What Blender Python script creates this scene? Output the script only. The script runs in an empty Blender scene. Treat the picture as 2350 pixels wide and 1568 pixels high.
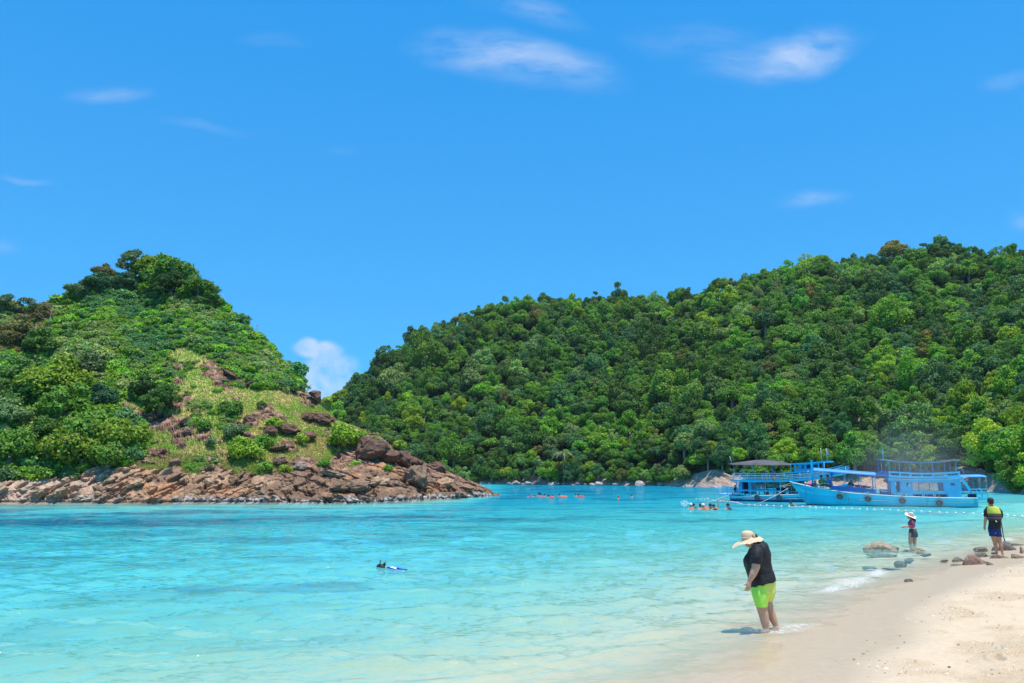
import bpy, bmesh, math, random
import numpy as np
from mathutils import Vector, Matrix, Euler

# ------------------------------------------------------------------ scene, camera, light
SC = bpy.context.scene
COL = SC.collection
PI = math.pi
F_PX, CX, CY = 1828.0, 1175.0, 784.0           # photo measured on a 2350 x 1568 grid
PITCH = math.atan((1090.0 - CY) / F_PX)
CAM_H = 2.4
cam = bpy.data.cameras.new('camera')
cam.sensor_width = 36.0
cam.lens = 36.0 * F_PX / 2350.0
cam.clip_end = 6000
camo = bpy.data.objects.new('camera', cam)
COL.objects.link(camo)
camo.location = (0, 0, CAM_H)
camo.rotation_euler = (PI / 2 + PITCH, 0, 0)
SC.camera = camo

SUN_EL, SUN_AZ = math.radians(78), math.radians(138)   # azimuth clockwise from +Y (view direction)
sun_dir = Vector((math.sin(SUN_AZ) * math.cos(SUN_EL), math.cos(SUN_AZ) * math.cos(SUN_EL), math.sin(SUN_EL)))
sl = bpy.data.lights.new('sun', 'SUN')
sl.energy = 4.1
sl.angle = math.radians(0.5)
sl.color = (1.0, 0.94, 0.82)
so = bpy.data.objects.new('sun', sl)
COL.objects.link(so)
so.rotation_euler = sun_dir.to_track_quat('Z', 'Y').to_euler()
so.location = (0, 0, 80)

SC.view_settings.view_transform = 'Standard'
SC.view_settings.look = 'None'
SC.view_settings.exposure = 0.45
SC.view_settings.gamma = 1.0
SC.view_settings.use_curve_mapping = False
try:
    SC.cycles.max_bounces = 8
    SC.cycles.transparent_max_bounces = 12
    SC.cycles.volume_step_rate = 4.0
    SC.cycles.caustics_reflective = False
    SC.cycles.caustics_refractive = False
except Exception:
    pass


class NT:
    """tiny node-tree helper"""
    def __init__(self, tree):
        self.t = tree
        tree.nodes.clear()

    def n(self, typ, props=None, **ins):
        nd = self.t.nodes.new(typ)
        for k, v in (props or {}).items():
            setattr(nd, k, v)
        for k, v in ins.items():
            key = int(k[1:]) if k[0] == '_' and k[1:].isdigit() else k.replace('_', ' ')
            self.put(nd.inputs[key], v)
        return nd

    def put(self, sock, v):
        if isinstance(v, bpy.types.NodeSocket):
            self.t.links.new(v, sock)
        elif isinstance(v, bpy.types.Node):
            self.t.links.new(v.outputs[0], sock)
        else:
            sock.default_value = v

    def math(self, op, a, b=0.0, c=None, clamp=False):
        nd = self.n('ShaderNodeMath', {'operation': op, 'use_clamp': clamp})
        self.put(nd.inputs[0], a)
        self.put(nd.inputs[1], b)
        if c is not None:
            self.put(nd.inputs[2], c)
        return nd.outputs[0]

    def mix(self, f, a, b, blend='MIX'):
        nd = self.n('ShaderNodeMix', {'data_type': 'RGBA', 'blend_type': blend, 'clamp_factor': True})
        self.put(nd.inputs[0], f)
        self.put(nd.inputs[6], a)
        self.put(nd.inputs[7], b)
        return nd.outputs[2]

    def ramp(self, f, stops):
        nd = self.n('ShaderNodeValToRGB')
        el = nd.color_ramp.elements
        while len(el) < len(stops):
            el.new(0.5)
        for e, (p, c) in zip(el, stops):
            e.position = p
            e.color = c if len(c) == 4 else (*c, 1)
        self.put(nd.inputs[0], f)
        return nd.outputs[0]

    def rng(self, v, a, b, c=0.0, d=1.0, smooth=False):
        nd = self.n('ShaderNodeMapRange', {'interpolation_type': 'SMOOTHSTEP' if smooth else 'LINEAR'})
        for i, x in enumerate((v, a, b, c, d)):
            self.put(nd.inputs[i], x)
        return nd.outputs[0]

    def noise(self, scale, vec=None, detail=4.0, rough=0.55, dist=0.0):
        nd = self.n('ShaderNodeTexNoise', Scale=scale, Detail=detail, Roughness=rough, Distortion=dist)
        if vec is not None:
            self.put(nd.inputs['Vector'], vec)
        return nd.outputs[0]


# sky: Nishita plus thin clouds fixed to directions of the sky
W = bpy.data.worlds.new('World')
SC.world = W
W.use_nodes = True
w = NT(W.node_tree)
sky = w.n('ShaderNodeTexSky', {'sky_type': 'NISHITA', 'sun_disc': False, 'sun_elevation': SUN_EL,
                               'sun_rotation': SUN_AZ, 'altitude': 0, 'air_density': 1.0,
                               'dust_density': 0.35, 'ozone_density': 2.2})
tint = w.mix(1.0, sky.outputs[0], (0.27, 1.22, 1.70, 1), 'MULTIPLY')
tc = w.n('ShaderNodeTexCoord')
sep = w.n('ShaderNodeSeparateXYZ', Vector=tc.outputs['Generated'])
yy = w.math('MAXIMUM', sep.outputs[1], 0.02)
u = w.math('DIVIDE', sep.outputs[0], yy)
v = w.math('DIVIDE', sep.outputs[2], yy)
front = w.rng(sep.outputs[1], 0.05, 0.3)
uv = w.n('ShaderNodeCombineXYZ', X=u, Y=v)


def px_uv(x, y):
    a, b = (x - CX) / F_PX, (CY - y) / F_PX
    Y = math.cos(PITCH) - b * math.sin(PITCH)
    Z = math.sin(PITCH) + b * math.cos(PITCH)
    return a / Y, Z / Y


warp = w.n('ShaderNodeTexNoise', Vector=uv, Scale=7.0, Detail=3.0)
wv = w.n('ShaderNodeVectorMath', {'operation': 'MULTIPLY_ADD'}, _0=warp.outputs[1], _1=(0.11, 0.05, 0), _2=uv)
wv2 = w.n('ShaderNodeVectorMath', {'operation': 'SUBTRACT'}, _0=wv, _1=(0.055, 0.025, 0))
stretch = w.n('ShaderNodeMapping', Vector=wv2)
stretch.inputs['Rotation'].default_value = (0, 0, 0.3)
stretch.inputs['Scale'].default_value = (7.0, 24.0, 1)
wisp = w.noise(1.0, stretch, 9.0, 0.66)
wisp2 = w.rng(wisp, 0.36, 0.72)
total = None
# (x, y, half width, half height, tilt, density)
CL = [(1180, 140, 225, 58, -0.22, .62), (1300, 165, 120, 45, -0.1, .35), (1810, 118, 190, 55, 0.16, .62),
      (1600, 85, 160, 50, 0.0, .16), (1200, 20, 150, 40, -0.25, .30), (265, 212, 80, 26, -0.1, .30),
      (1850, 466, 95, 24, 0.05, .36), (60, 408, 70, 11, -0.1, .22), (460, 295, 100, 16, -0.1, .10),
      (2320, 185, 90, 20, 0.1, .16), (2345, 500, 60, 24, 0, .22), (630, 90, 90, 22, 0, .10), (10, 560, 60, 22, 0, .22),
      (790, 338, 50, 14, 0, .10)]
for (cx, cy, sx, sy, rot, den) in CL:
    cu, cv = px_uv(cx, cy)
    mp = w.n('ShaderNodeMapping', {'vector_type': 'TEXTURE'}, Vector=wv2)
    mp.inputs['Location'].default_value = (cu, cv, 0)
    mp.inputs['Rotation'].default_value = (0, 0, rot)
    mp.inputs['Scale'].default_value = (sx / F_PX * 1.25, sy / F_PX * 1.25, 1)
    ln = w.n('ShaderNodeVectorMath', {'operation': 'LENGTH'}, _0=mp)
    m = w.rng(ln.outputs['Value'], 1.15, 0.0, 0.0, den * 1.12, True)
    total = m if total is None else w.math('MAXIMUM', total, m)
thin = w.math('MULTIPLY', total, w.math('MULTIPLY_ADD', wisp2, 0.95, 0.10))
# the low cumulus seen in the gap between the hills
puff = None
for (cx, cy, sx, sy) in [(760, 850, 78, 46), (708, 800, 34, 26), (745, 808, 48, 26), (700, 880, 60, 50), (800, 880, 56, 40), (740, 920, 110, 40)]:
    cu, cv = px_uv(cx, cy)
    mp = w.n('ShaderNodeMapping', {'vector_type': 'TEXTURE'}, Vector=wv2)
    mp.inputs['Location'].default_value = (cu, cv, 0)
    mp.inputs['Scale'].default_value = (sx / F_PX, sy / F_PX, 1)
    ln = w.n('ShaderNodeVectorMath', {'operation': 'LENGTH'}, _0=mp)
    m = w.rng(ln.outputs['Value'], 1.1, 0.55, 0.0, 1.0, True)
    puff = m if puff is None else w.math('MAXIMUM', puff, m)
pn = w.noise(26.0, uv, 7.0, 0.6)
puffd = w.math('MULTIPLY', puff, w.rng(pn, 0.30, 0.62, 0.05, 0.66))
cl = w.math('MAXIMUM', thin, puffd)
cl = w.math('MULTIPLY', cl, front, clamp=True)
grad = w.mix(w.rng(sep.outputs[2], 0.05, 0.62), (0.56, 2.42, 5.1, 1), (0.08, 1.86, 5.1, 1))
tint = w.mix(0.72, tint, grad)
skyc = w.mix(cl, tint, (4.4, 5.0, 6.2, 1))
bg = w.n('ShaderNodeBackground', Color=skyc, Strength=0.12)
w.n('ShaderNodeOutputWorld', Surface=bg)


# ------------------------------------------------------------------ helpers
def ray(x, y):
    a, b = (x - CX) / F_PX, (CY - y) / F_PX
    return Vector((a, math.cos(PITCH) - b * math.sin(PITCH), math.sin(PITCH) + b * math.cos(PITCH)))


def G(x, y, z=0.0):
    r = ray(x, y)
    t = (z - CAM_H) / r.z
    return Vector((r.x * t, r.y * t, z))


def P(x, y, D):
    r = ray(x, y)
    t = D / r.y
    return Vector((r.x * t, D, CAM_H + r.z * t))


def project(Pn):
    """world points (N,3) -> photo grid coordinates"""
    x, y, z = Pn[:, 0], Pn[:, 1], Pn[:, 2] - CAM_H
    c, s = math.cos(PITCH), math.sin(PITCH)
    d = y * c + z * s
    upv = -y * s + z * c
    return CX + F_PX * x / d, CY - F_PX * upv / d


def hsh(ix, iy, iz, seed):
    h = (ix.astype(np.int64) * 374761393 + iy.astype(np.int64) * 668265263 + iz.astype(np.int64) * 2147483647 + seed * 1274126177) & 0xFFFFFFFF
    h = ((h ^ (h >> 13)) * 1274126177) & 0xFFFFFFFF
    h = ((h ^ (h >> 16)) * 2246822519) & 0xFFFFFFFF
    return ((h ^ (h >> 15)) & 0xFFFFFF) / float(0xFFFFFF)


def vn(x, y, z=None, seed=0):
    z = np.zeros_like(x) if z is None else z
    ix, iy, iz = np.floor(x), np.floor(y), np.floor(z)
    fx, fy, fz = x - ix, y - iy, z - iz
    fx, fy, fz = [f * f * f * (f * (f * 6 - 15) + 10) for f in (fx, fy, fz)]
    r = 0
    for dz in (0, 1):
        wz = fz if dz else 1 - fz
        if not dz or np.any(fz > 0):
            for dy in (0, 1):
                wy = fy if dy else 1 - fy
                for dx in (0, 1):
                    wx = fx if dx else 1 - fx
                    r = r + wx * wy * wz * hsh(ix + dx, iy + dy, iz + dz, seed)
    return r * 2 - 1


def fbm(x, y, z=None, oct=4, seed=0, gain=0.5, lac=2.03):
    r, a, s = 0, 1.0, 0.0
    for i in range(oct):
        r = r + a * vn(x, y, z, seed + i * 17)
        s += a
        a *= gain
        x, y = x * lac + 3.1, y * lac + 1.7
        z = None if z is None else z * lac + 5.3
    return r / s


def sstep(a, b, x):
    t = np.clip((x - a) / (b - a), 0, 1)
    return t * t * (3 - 2 * t)


def mesh_np(name, V, Fq, mats=(), smooth=True, attrs=None, mi=None):
    V = np.asarray(V, dtype=np.float32)
    Fq = np.asarray(Fq, dtype=np.int32)
    me = bpy.data.meshes.new(name)
    n, k = Fq.shape
    me.vertices.add(len(V))
    me.vertices.foreach_set('co', V.ravel())
    me.loops.add(n * k)
    me.loops.foreach_set('vertex_index', Fq.ravel())
    me.polygons.add(n)
    me.polygons.foreach_set('loop_start', np.arange(n, dtype=np.int32) * k)
    me.polygons.foreach_set('loop_total', np.full(n, k, dtype=np.int32))
    me.polygons.foreach_set('use_smooth', np.full(n, smooth, dtype=bool))
    for m in mats:
        me.materials.append(m)
    if mi is not None:
        me.polygons.foreach_set('material_index', np.asarray(mi, dtype=np.int32))
    me.update(calc_edges=True)
    for an, (typ, dat) in (attrs or {}).items():
        at = me.attributes.new(an, typ, 'POINT')
        dat = np.asarray(dat, dtype=np.float32)
        if typ == 'FLOAT_COLOR':
            if dat.shape[1] == 3:
                dat = np.hstack([dat, np.ones((len(dat), 1), np.float32)])
            at.data.foreach_set('color', dat.ravel())
        elif typ == 'FLOAT_VECTOR':
            at.data.foreach_set('vector', dat.ravel())
        else:
            at.data.foreach_set('value', dat.ravel())
    me.validate()
    return me


def grid_faces(nr, nc):
    i = np.arange(nr - 1)[:, None] * nc + np.arange(nc - 1)[None, :]
    return np.stack([i, i + 1, i + nc + 1, i + nc], -1).reshape(-1, 4)


def link(name, me, parent=None, loc=None, rot=None, scale=None, **props):
    o = bpy.data.objects.new(name, me)
    COL.objects.link(o)
    if parent is not None:
        o.parent = parent
    if loc is not None:
        o.location = loc
    if rot is not None:
        o.rotation_euler = rot
    if scale is not None:
        o.scale = scale if hasattr(scale, '__len__') else (scale,) * 3
    for k, v in props.items():
        o[k] = v
    return o


def thing(name, label, category, loc=(0, 0, 0), rz=0.0, group=None, scale=None):
    p = dict(label=label, category=category)
    if group:
        p['group'] = group
    return link(name, None, None, loc, (0, 0, rz), scale, **p)


def mat(name):
    m = bpy.data.materials.new(name)
    m.use_nodes = True
    return m, NT(m.node_tree)


def simple(name, col, rough=0.6, spec=0.3, var=0.12, scale=6.0, bump=0.0, metal=0.0, bscale=30.0, trans=None):
    m, t = mat(name)
    co = t.n('ShaderNodeTexCoord').outputs['Object']
    nz = t.noise(scale, co, 5.0, 0.6)
    f = t.rng(nz, 0.3, 0.7, 1 - var, 1 + var)
    c = t.mix(1.0, (*col, 1), t.n('ShaderNodeCombineXYZ', X=f, Y=f, Z=f).outputs[0], 'MULTIPLY')
    b = t.n('ShaderNodeBsdfPrincipled', Base_Color=c, Roughness=rough, Metallic=metal)
    b.inputs['Specular IOR Level'].default_value = spec
    if bump:
        bp = t.n('ShaderNodeBump', Strength=bump, Distance=0.02, Height=t.noise(bscale, co, 5.0, 0.6))
        t.put(b.inputs['Normal'], bp.outputs[0])
    out = b.outputs[0]
    if trans:
        tr = t.n('ShaderNodeBsdfTranslucent', Color=c)
        out = t.n('ShaderNodeMixShader', _0=trans, _1=out, _2=tr.outputs[0]).outputs[0]
    t.n('ShaderNodeOutputMaterial', Surface=out)
    return m


# ------------------------------------------------------------------ shoreline of the beach
SHORE_PX = [(1250, 1900), (1420, 1700), (1660, 1568), (1770, 1500), (1860, 1452), (1935, 1412), (2000, 1368), (2090, 1334),
            (2170, 1308), (2240, 1284), (2330, 1258)]
shore = [tuple(G(*p)[:2]) for p in SHORE_PX]
shore = [(-16.0, 2.5), (-4.5, 4.2)] + shore[2:] + [(21, 32), (32, 40), (48, 60), (62, 82), (78, 100), (140, 120), (140, -60), (-40, -60), (-40, 0)]
SH = np.array(shore)


def sdist(X, Y):
    """signed distance to the beach: + on land"""
    best = np.full(X.shape, 1e9)
    inside = np.zeros(X.shape, bool)
    n = len(SH)
    for i in range(n):
        (ax, ay), (bx, by) = SH[i], SH[(i + 1) % n]
        dx, dy = bx - ax, by - ay
        t = np.clip(((X - ax) * dx + (Y - ay) * dy) / (dx * dx + dy * dy), 0, 1)
        best = np.minimum(best, np.hypot(X - ax - t * dx, Y - ay - t * dy))
        with np.errstate(divide='ignore', invalid='ignore'):
            c = ((ay > Y) != (by > Y)) & (X < (bx - ax) * (Y - ay) / (by - ay + 1e-12) + ax)
        inside ^= c
    return np.where(inside, best, -best)


# shorelines of the two hills as distance Y over tangent u = X/Y
HL_W = [(-700, 1150), (-300, 1157), (0, 1157), (150, 1156), (300, 1156), (500, 1155), (700, 1155), (800, 1155), (900, 1152), (1000, 1147), (1080, 1143), (1120, 1140), (1150, 1138)]
HL_S = [(-700, 760), (-300, 745), (-100, 720), (0, 706), (80, 712), (145, 690), (200, 650), (245, 632), (300, 640), (400, 648), (470, 668),
        (500, 695), (560, 748), (620, 800), (680, 866), (705, 905), (735, 930), (770, 962), (830, 985), (865, 1000), (905, 1030),
        (960, 1058), (1020, 1082), (1080, 1108), (1120, 1126), (1150, 1136)]
RH_W = [(300, 1111), (700, 1111), (1150, 1112), (1500, 1115), (1640, 1119), (1850, 1121), (2050, 1123), (2250, 1127), (2350, 1134), (2600, 1150), (2900, 1165)]
RH_S = [(300, 1105), (500, 1060), (640, 1000), (755, 945), (800, 905), (900, 835), (1000, 772), (1100, 730), (1200, 710), (1300, 710), (1430, 702),
        (1500, 712), (1600, 704), (1700, 666), (1850, 628), (2000, 618), (2150, 606), (2250, 608), (2350, 612), (2600, 610), (2900, 680)]


def tab(px, f):
    a = np.array(px, float)
    return (lambda x: np.interp(x, a[:, 0], a[:, 1]))


hlw, hls, rhw, rhs = tab(HL_W, 0), tab(HL_S, 0), tab(RH_W, 0), tab(RH_S, 0)


def ground_dist(xs, ys):
    b = (CY - ys) / F_PX
    return CAM_H * (math.cos(PITCH) - b * math.sin(PITCH)) / -(math.sin(PITCH) + b * math.cos(PITCH))


def pos(xs, ys, D):
    a, b = (xs - CX) / F_PX, (CY - ys) / F_PX
    ry = math.cos(PITCH) - b * math.sin(PITCH)
    rz = math.sin(PITCH) + b * math.cos(PITCH)
    return np.stack([a / ry * D, D, CAM_H + rz / ry * D], -1)


def hl_ridge(x):
    return np.interp(x, [-700, 0, 330, 600, 800, 950, 1080, 1150], [34, 34, 44, 34, 20, 12, 6, 1.5])


def hl_point(x, t):
    """headland surface: t 0 waterline .. 1 ridge"""
    yw, ys = hlw(x), hls(x)
    D0 = ground_dist(x, yw)
    D = D0 + hl_ridge(x) * (0.12 * t + 0.88 * t ** 1.35)
    return pos(x, yw + (ys - yw) * t, D)


def rh_point(x, t):
    yw, ys = rhw(x), rhs(x)
    D0 = ground_dist(x, yw)
    wd = np.interp(x, [300, 755, 1000, 1400, 2100, 2900], [30, 50, 85, 110, 125, 120])
    D = D0 + wd * (0.10 * t + 0.90 * t ** 1.2)
    return pos(x, yw + (ys - yw) * t, D)


# ------------------------------------------------------------------ ground sheet: seabed and beach
def bed_height(X, Y):
    sd = sdist(X, Y)
    land = 0.075 * np.minimum(sd, 3.2) + 0.03 * np.clip(sd - 3.2, 0, 20)
    dd = -sd
    sea = -(0.085 * np.minimum(dd, 4) + 0.09 * np.clip(dd - 4, 0, 10) + 0.055 * np.clip(dd - 14, 0, 45) + 0.02 * np.clip(dd - 59, 0, 80))
    return np.where(sd > 0, land, sea), sd


def polar(rs, us):
    Yg = rs[:, None] * np.ones_like(us)[None, :]
    Xg = rs[:, None] * us[None, :]
    return Xg.ravel(), Yg.ravel()


def inv_rows(r0, r1, n):
    return 1.0 / np.linspace(1.0 / r0, 1.0 / r1, n)


m_sand, t = mat('sand')
geo = t.n('ShaderNodeNewGeometry')
posn = geo.outputs['Position']
cov = t.n('ShaderNodeAttribute', {'attribute_name': 'cover'})
wet = t.n('ShaderNodeAttribute', {'attribute_name': 'wet'}).outputs['Fac']
coarse = t.n('ShaderNodeAttribute', {'attribute_name': 'coarse'}).outputs['Fac']
grain = t.noise(55.0, posn, 6.0, 0.7)
grain2 = t.noise(9.0, posn, 5.0, 0.6)
dry = t.mix(t.rng(grain2, 0.3, 0.7), (0.67, 0.53, 0.375, 1), (0.60, 0.465, 0.32, 1))
dry = t.mix(t.math('MULTIPLY', coarse, t.rng(grain, 0.42, 0.6)), dry, (0.46, 0.32, 0.17, 1))
wetc = t.mix(t.rng(grain2, 0.3, 0.7), (0.52, 0.40, 0.27, 1), (0.46, 0.35, 0.235, 1))
c = t.mix(wet, dry, wetc)
c = t.mix(1.0, c, cov.outputs['Color'], 'MULTIPLY')
b = t.n('ShaderNodeBsdfPrincipled', Base_Color=c, Roughness=t.rng(wet, 0, 1, 0.85, 0.38))
b.inputs['Specular IOR Level'].default_value = 0.3
bh = t.math('ADD', t.math('MULTIPLY', grain, t.math('MULTIPLY_ADD', coarse, 1.6, 0.5)), t.math('MULTIPLY', grain2, 1.2))
bp = t.n('ShaderNodeBump', Strength=t.rng(wet, 0, 1, 0.55, 0.15), Distance=0.02, Height=bh)
t.put(b.inputs['Normal'], bp.outputs[0])
t.n('ShaderNodeOutputMaterial', Surface=b.outputs[0])

rs = np.concatenate([inv_rows(4.0, 60.0, 620), np.geomspace(62, 2500, 40)])
us = np.concatenate([np.linspace(-3.0, -0.8, 12)[:-1], np.linspace(-0.8, 0.0, 140)[:-1], np.linspace(0.0, 0.85, 520)[:-1], np.linspace(0.85, 3.0, 14)])
X, Y = polar(rs, us)
Z, sd = bed_height(X, Y)
nearf = sstep(45, 20, Y)
und = fbm(X * 0.8, Y * 0.8, oct=3, seed=3)
dents = fbm(X * 2.6, Y * 2.6, oct=3, seed=9)
landm = sstep(0.6, 3.0, sd)
Z = Z + nearf * (landm * (0.04 * und + 0.034 * np.minimum(dents, 0.15) + 0.006 * fbm(X * 14, Y * 14, oct=2, seed=21)))
Z = Z + 0.03 * sstep(-1, -6, sd) * fbm(X * 0.5, Y * 0.7, oct=3, seed=31)
# footprints pressed into the dry sand
rnd = random.Random(5)
for k in range(210):
    fx, fy = rnd.uniform(3.0, 17), rnd.uniform(9.5, 24)
    s0 = sdist(np.array([fx]), np.array([fy]))[0]
    if s0 < 2.6:
        continue
    an = rnd.uniform(0.3, 1.4)
    m = (abs(X - fx) < 0.4) & (abs(Y - fy) < 0.4)
    dx, dy = X[m] - fx, Y[m] - fy
    p1 = (dx * math.cos(an) + dy * math.sin(an)) / 0.15
    p2 = (-dx * math.sin(an) + dy * math.cos(an)) / 0.065
    q = p1 ** 2 + p2 ** 2
    Z[m] += -0.045 * np.exp(-q * q) + 0.022 * np.exp(-(np.sqrt(q) - 1.5) ** 2 * 5)
shelf = 0.4 * fbm(X * 0.35, Y * 0.35, oct=3, seed=12)
wet_a = sstep(2.0, 1.0, sd + shelf) * (0.15 + 0.85 * sstep(-3.0, -0.6, sd))
coarse_a = sstep(1.2, 2.0, sd + shelf) * sstep(4.6, 3.0, sd + 1.5 * shelf) * (0.35 + 0.65 * sstep(-0.1, 0.35, fbm(X * 1.1, Y * 1.1, oct=3, seed=44)))
# dark reef on the seabed at left and small weedy patches
pxx, pyy = project(np.stack([X, Y, np.zeros_like(X)], -1))
rf = fbm(X * 0.11 + 4, Y * 0.16, oct=5, seed=71)
reef = sstep(-0.02, 0.30, rf + 0.35 * sstep(620, 60, pxx) - 0.12) * sstep(1215, 1195, pyy) * sstep(1160, 1172, pyy) * sstep(700, 350, pxx)
reef2 = sstep(0.28, 0.5, fbm(X * 0.22 + 9, Y * 0.5, oct=4, seed=73) + 0.25 * np.exp(-((pyy - 1325) / 26) ** 2) * sstep(900, 200, pxx)) * sstep(-5, -9, sd) * 0.5
reef3 = sstep(0.30, 0.5, fbm(X * 0.12, Y * 0.3, oct=4, seed=77) + 0.1) * sstep(-8, -14, sd) * 0.55
reef = np.clip(reef + reef2 + reef3, 0, 1) * (sd < 0)
rc = np.array([0.22, 0.30, 0.34])
olive = sstep(1171, 1160, pyy) * sstep(1120, 700, pxx)
cover = 1 - reef[:, None] * (1 - rc)
cover = cover * (1 - olive[:, None] * (1 - np.array([0.42, 0.36, 0.22])))
ground = link('seabed_and_beach', mesh_np('seabed_and_beach', np.stack([X, Y, Z], -1), grid_faces(len(rs), len(us)), [m_sand],
              attrs={'cover': ('FLOAT_COLOR', cover), 'wet': ('FLOAT', wet_a), 'coarse': ('FLOAT', coarse_a)}), kind='structure')


def zground(x, y):
    h, s = bed_height(np.array([float(x)]), np.array([float(y)]))
    return float(h[0])


# ------------------------------------------------------------------ water
m_water, t = mat('sea_water')
dep = t.n('ShaderNodeAttribute', {'attribute_name': 'depth'}).outputs['Fac']
foam = t.n('ShaderNodeAttribute', {'attribute_name': 'foam'}).outputs['Fac']
geo = t.n('ShaderNodeNewGeometry')
posn = geo.outputs['Position']
mp = t.n('ShaderNodeMapping', Vector=posn)
mp.inputs['Rotation'].default_value = (0, 0, 0.12)
mp.inputs['Scale'].default_value = (0.55, 1.0, 1.0)
n1 = t.noise(3.2, mp, 6.0, 0.62)
n2 = t.noise(0.9, mp, 5.0, 0.6)
cd = t.n('ShaderNodeVectorMath', {'operation': 'LENGTH'}, _0=posn)
far = t.rng(cd.outputs['Value'], 8, 60)
hgt = t.math('ADD', n1, t.math('MULTIPLY', n2, t.math('MULTIPLY_ADD', far, 2.5, 0.3)))
bp = t.n('ShaderNodeBump', Strength=t.rng(dep, 0.0, 0.35, 0.25, 1.0), Distance=0.085, Height=hgt)
ext = [(0.38, 'r'), (0.975, 'g'), (0.985, 'b')]
cosv = t.n('ShaderNodeVectorMath', {'operation': 'DOT_PRODUCT'}, _0=bp, _1=geo.outputs['Incoming']).outputs['Value']
dev = t.math('SUBTRACT', cosv, t.math('DIVIDE', CAM_H, t.math('MAXIMUM', cd.outputs['Value'], 3.0)))
pathf = t.rng(dev, -0.13, 0.17, 1.55, 0.62)
dep0 = dep
dep = t.math('MULTIPLY', dep, pathf)
ch = [t.math('POWER', base, dep) for base, _ in ext]
T = t.n('ShaderNodeCombineXYZ', X=ch[0], Y=ch[1], Z=ch[2])
tr = t.n('ShaderNodeBsdfTransparent', Color=T.outputs[0])
body = t.ramp(t.rng(dep, 0.0, 5.0), [(0.0, (0.34, 0.78, 0.74)), (0.18, (0.15, 0.66, 0.66)), (0.36, (0.028, 0.46, 0.54)), (0.60, (0.006, 0.30, 0.41)), (0.85, (0.003, 0.15, 0.26)), (1.0, (0.003, 0.125, 0.235))])
rfa = t.n('ShaderNodeAttribute', {'attribute_name': 'reef'}).outputs['Fac']
body = t.mix(rfa, body, t.mix(1.0, body, (0.42, 0.40, 0.55, 1), 'MULTIPLY'))
df = t.n('ShaderNodeBsdfDiffuse', Color=body)
under = t.n('ShaderNodeMixShader', _0=t.ramp(t.rng(dep, 0.0, 5.0), [(0, (0, 0, 0)), (0.05, (.22,) * 3), (0.2, (.58,) * 3), (0.4, (.72,) * 3), (0.8, (.92,) * 3), (1.0, (.97,) * 3)]), _1=tr.outputs[0], _2=df.outputs[0])
gl = t.n('ShaderNodeBsdfGlossy', Color=(1, 1, 1, 1), Roughness=0.035, Normal=bp.outputs[0])
fr = t.n('ShaderNodeFresnel', IOR=1.33, Normal=bp.outputs[0])
frm = t.math('MULTIPLY', fr.outputs[0], t.math('MULTIPLY', t.rng(dep, 0.0, 0.3, 0.5, 1.0), t.rng(cd.outputs['Value'], 18, 75, 1.0, 0.34)))
s1 = t.n('ShaderNodeMixShader', _0=frm, _1=under.outputs[0], _2=gl.outputs[0])
fo = t.n('ShaderNodeBsdfDiffuse', Color=(0.92, 0.93, 0.95, 1))
fn = t.noise(20.0, posn, 8.0, 0.9)
ff = t.math('MULTIPLY', t.rng(t.math('ADD', fn, t.math('MULTIPLY', foam, 0.10)), 0.52, 0.66), t.rng(foam, 0.02, 1.0, 0.0, 0.75), clamp=True)
s2 = t.n('ShaderNodeMixShader', _0=ff, _1=s1.outputs[0], _2=fo.outputs[0])
t.n('ShaderNodeOutputMaterial', Surface=s2.outputs[0])

rs = np.concatenate([inv_rows(4.5, 150.0, 640), np.geomspace(152, 2500, 40)])
us = np.concatenate([np.linspace(-3.0, -0.8, 12)[:-1], np.linspace(-0.8, 0.8, 820), np.linspace(0.8, 3.0, 14)[1:]])
X, Y = polar(rs, us)
bz, sd = bed_height(X, Y)
pxx, pyy = project(np.stack([X, Y, np.zeros_like(X)], -1))
# distance in front of the headland's foot (metres)
dh = ground_dist(pxx, hlw(np.clip(pxx, -700, 1150))) - Y
depth = np.where(sd < 0, -bz, 0.0)
lim = 0.10 + 0.085 * np.clip(dh, 0, 100) + 4.0 * sstep(1040, 1230, pxx)
depth = np.where(pxx > -900, np.minimum(depth, lim), depth)
depth = depth * (1 + 0.16 * fbm(X * 0.07, Y * 0.12, oct=3, seed=5))
# waves: many short-crested components running towards the beach
rnd = np.random.RandomState(4)
wx = X + 0.5 * fbm(X * 0.25, Y * 0.25, oct=2, seed=50)
wy = Y + 0.6 * fbm(X * 0.25 + 7, Y * 0.25, oct=2, seed=51)
H = np.zeros_like(X)
drow = Y * Y / (CAM_H * 796.0) * 0.45
for k in range(50):
    lam = 0.18 * (2.2 / 0.18) ** (rnd.rand() ** 1.25)
    ang = rnd.normal(-PI / 2 + 0.2, 0.36)
    kx, ky = math.cos(ang) * 2 * PI / lam, math.sin(ang) * 2 * PI / lam
    amp = 0.0118 * lam ** 0.85
    fade = sstep(1.0, 3.0, lam / np.maximum(drow, 1e-3))
    env = 0.65 + 0.6 * vn(X * 0.9 / lam * 0.25 + k, Y * 0.9 / lam * 0.25, seed=100 + k)
    ph = kx * wx + ky * wy + rnd.rand() * 6.28
    H += amp * fade * env * np.sin(ph + 0.35 * np.sin(ph))
shal = sstep(0.0, 0.5, -sd / 6.0 + 0.08)
H = H * (0.25 + 0.75 * shal)
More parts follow.
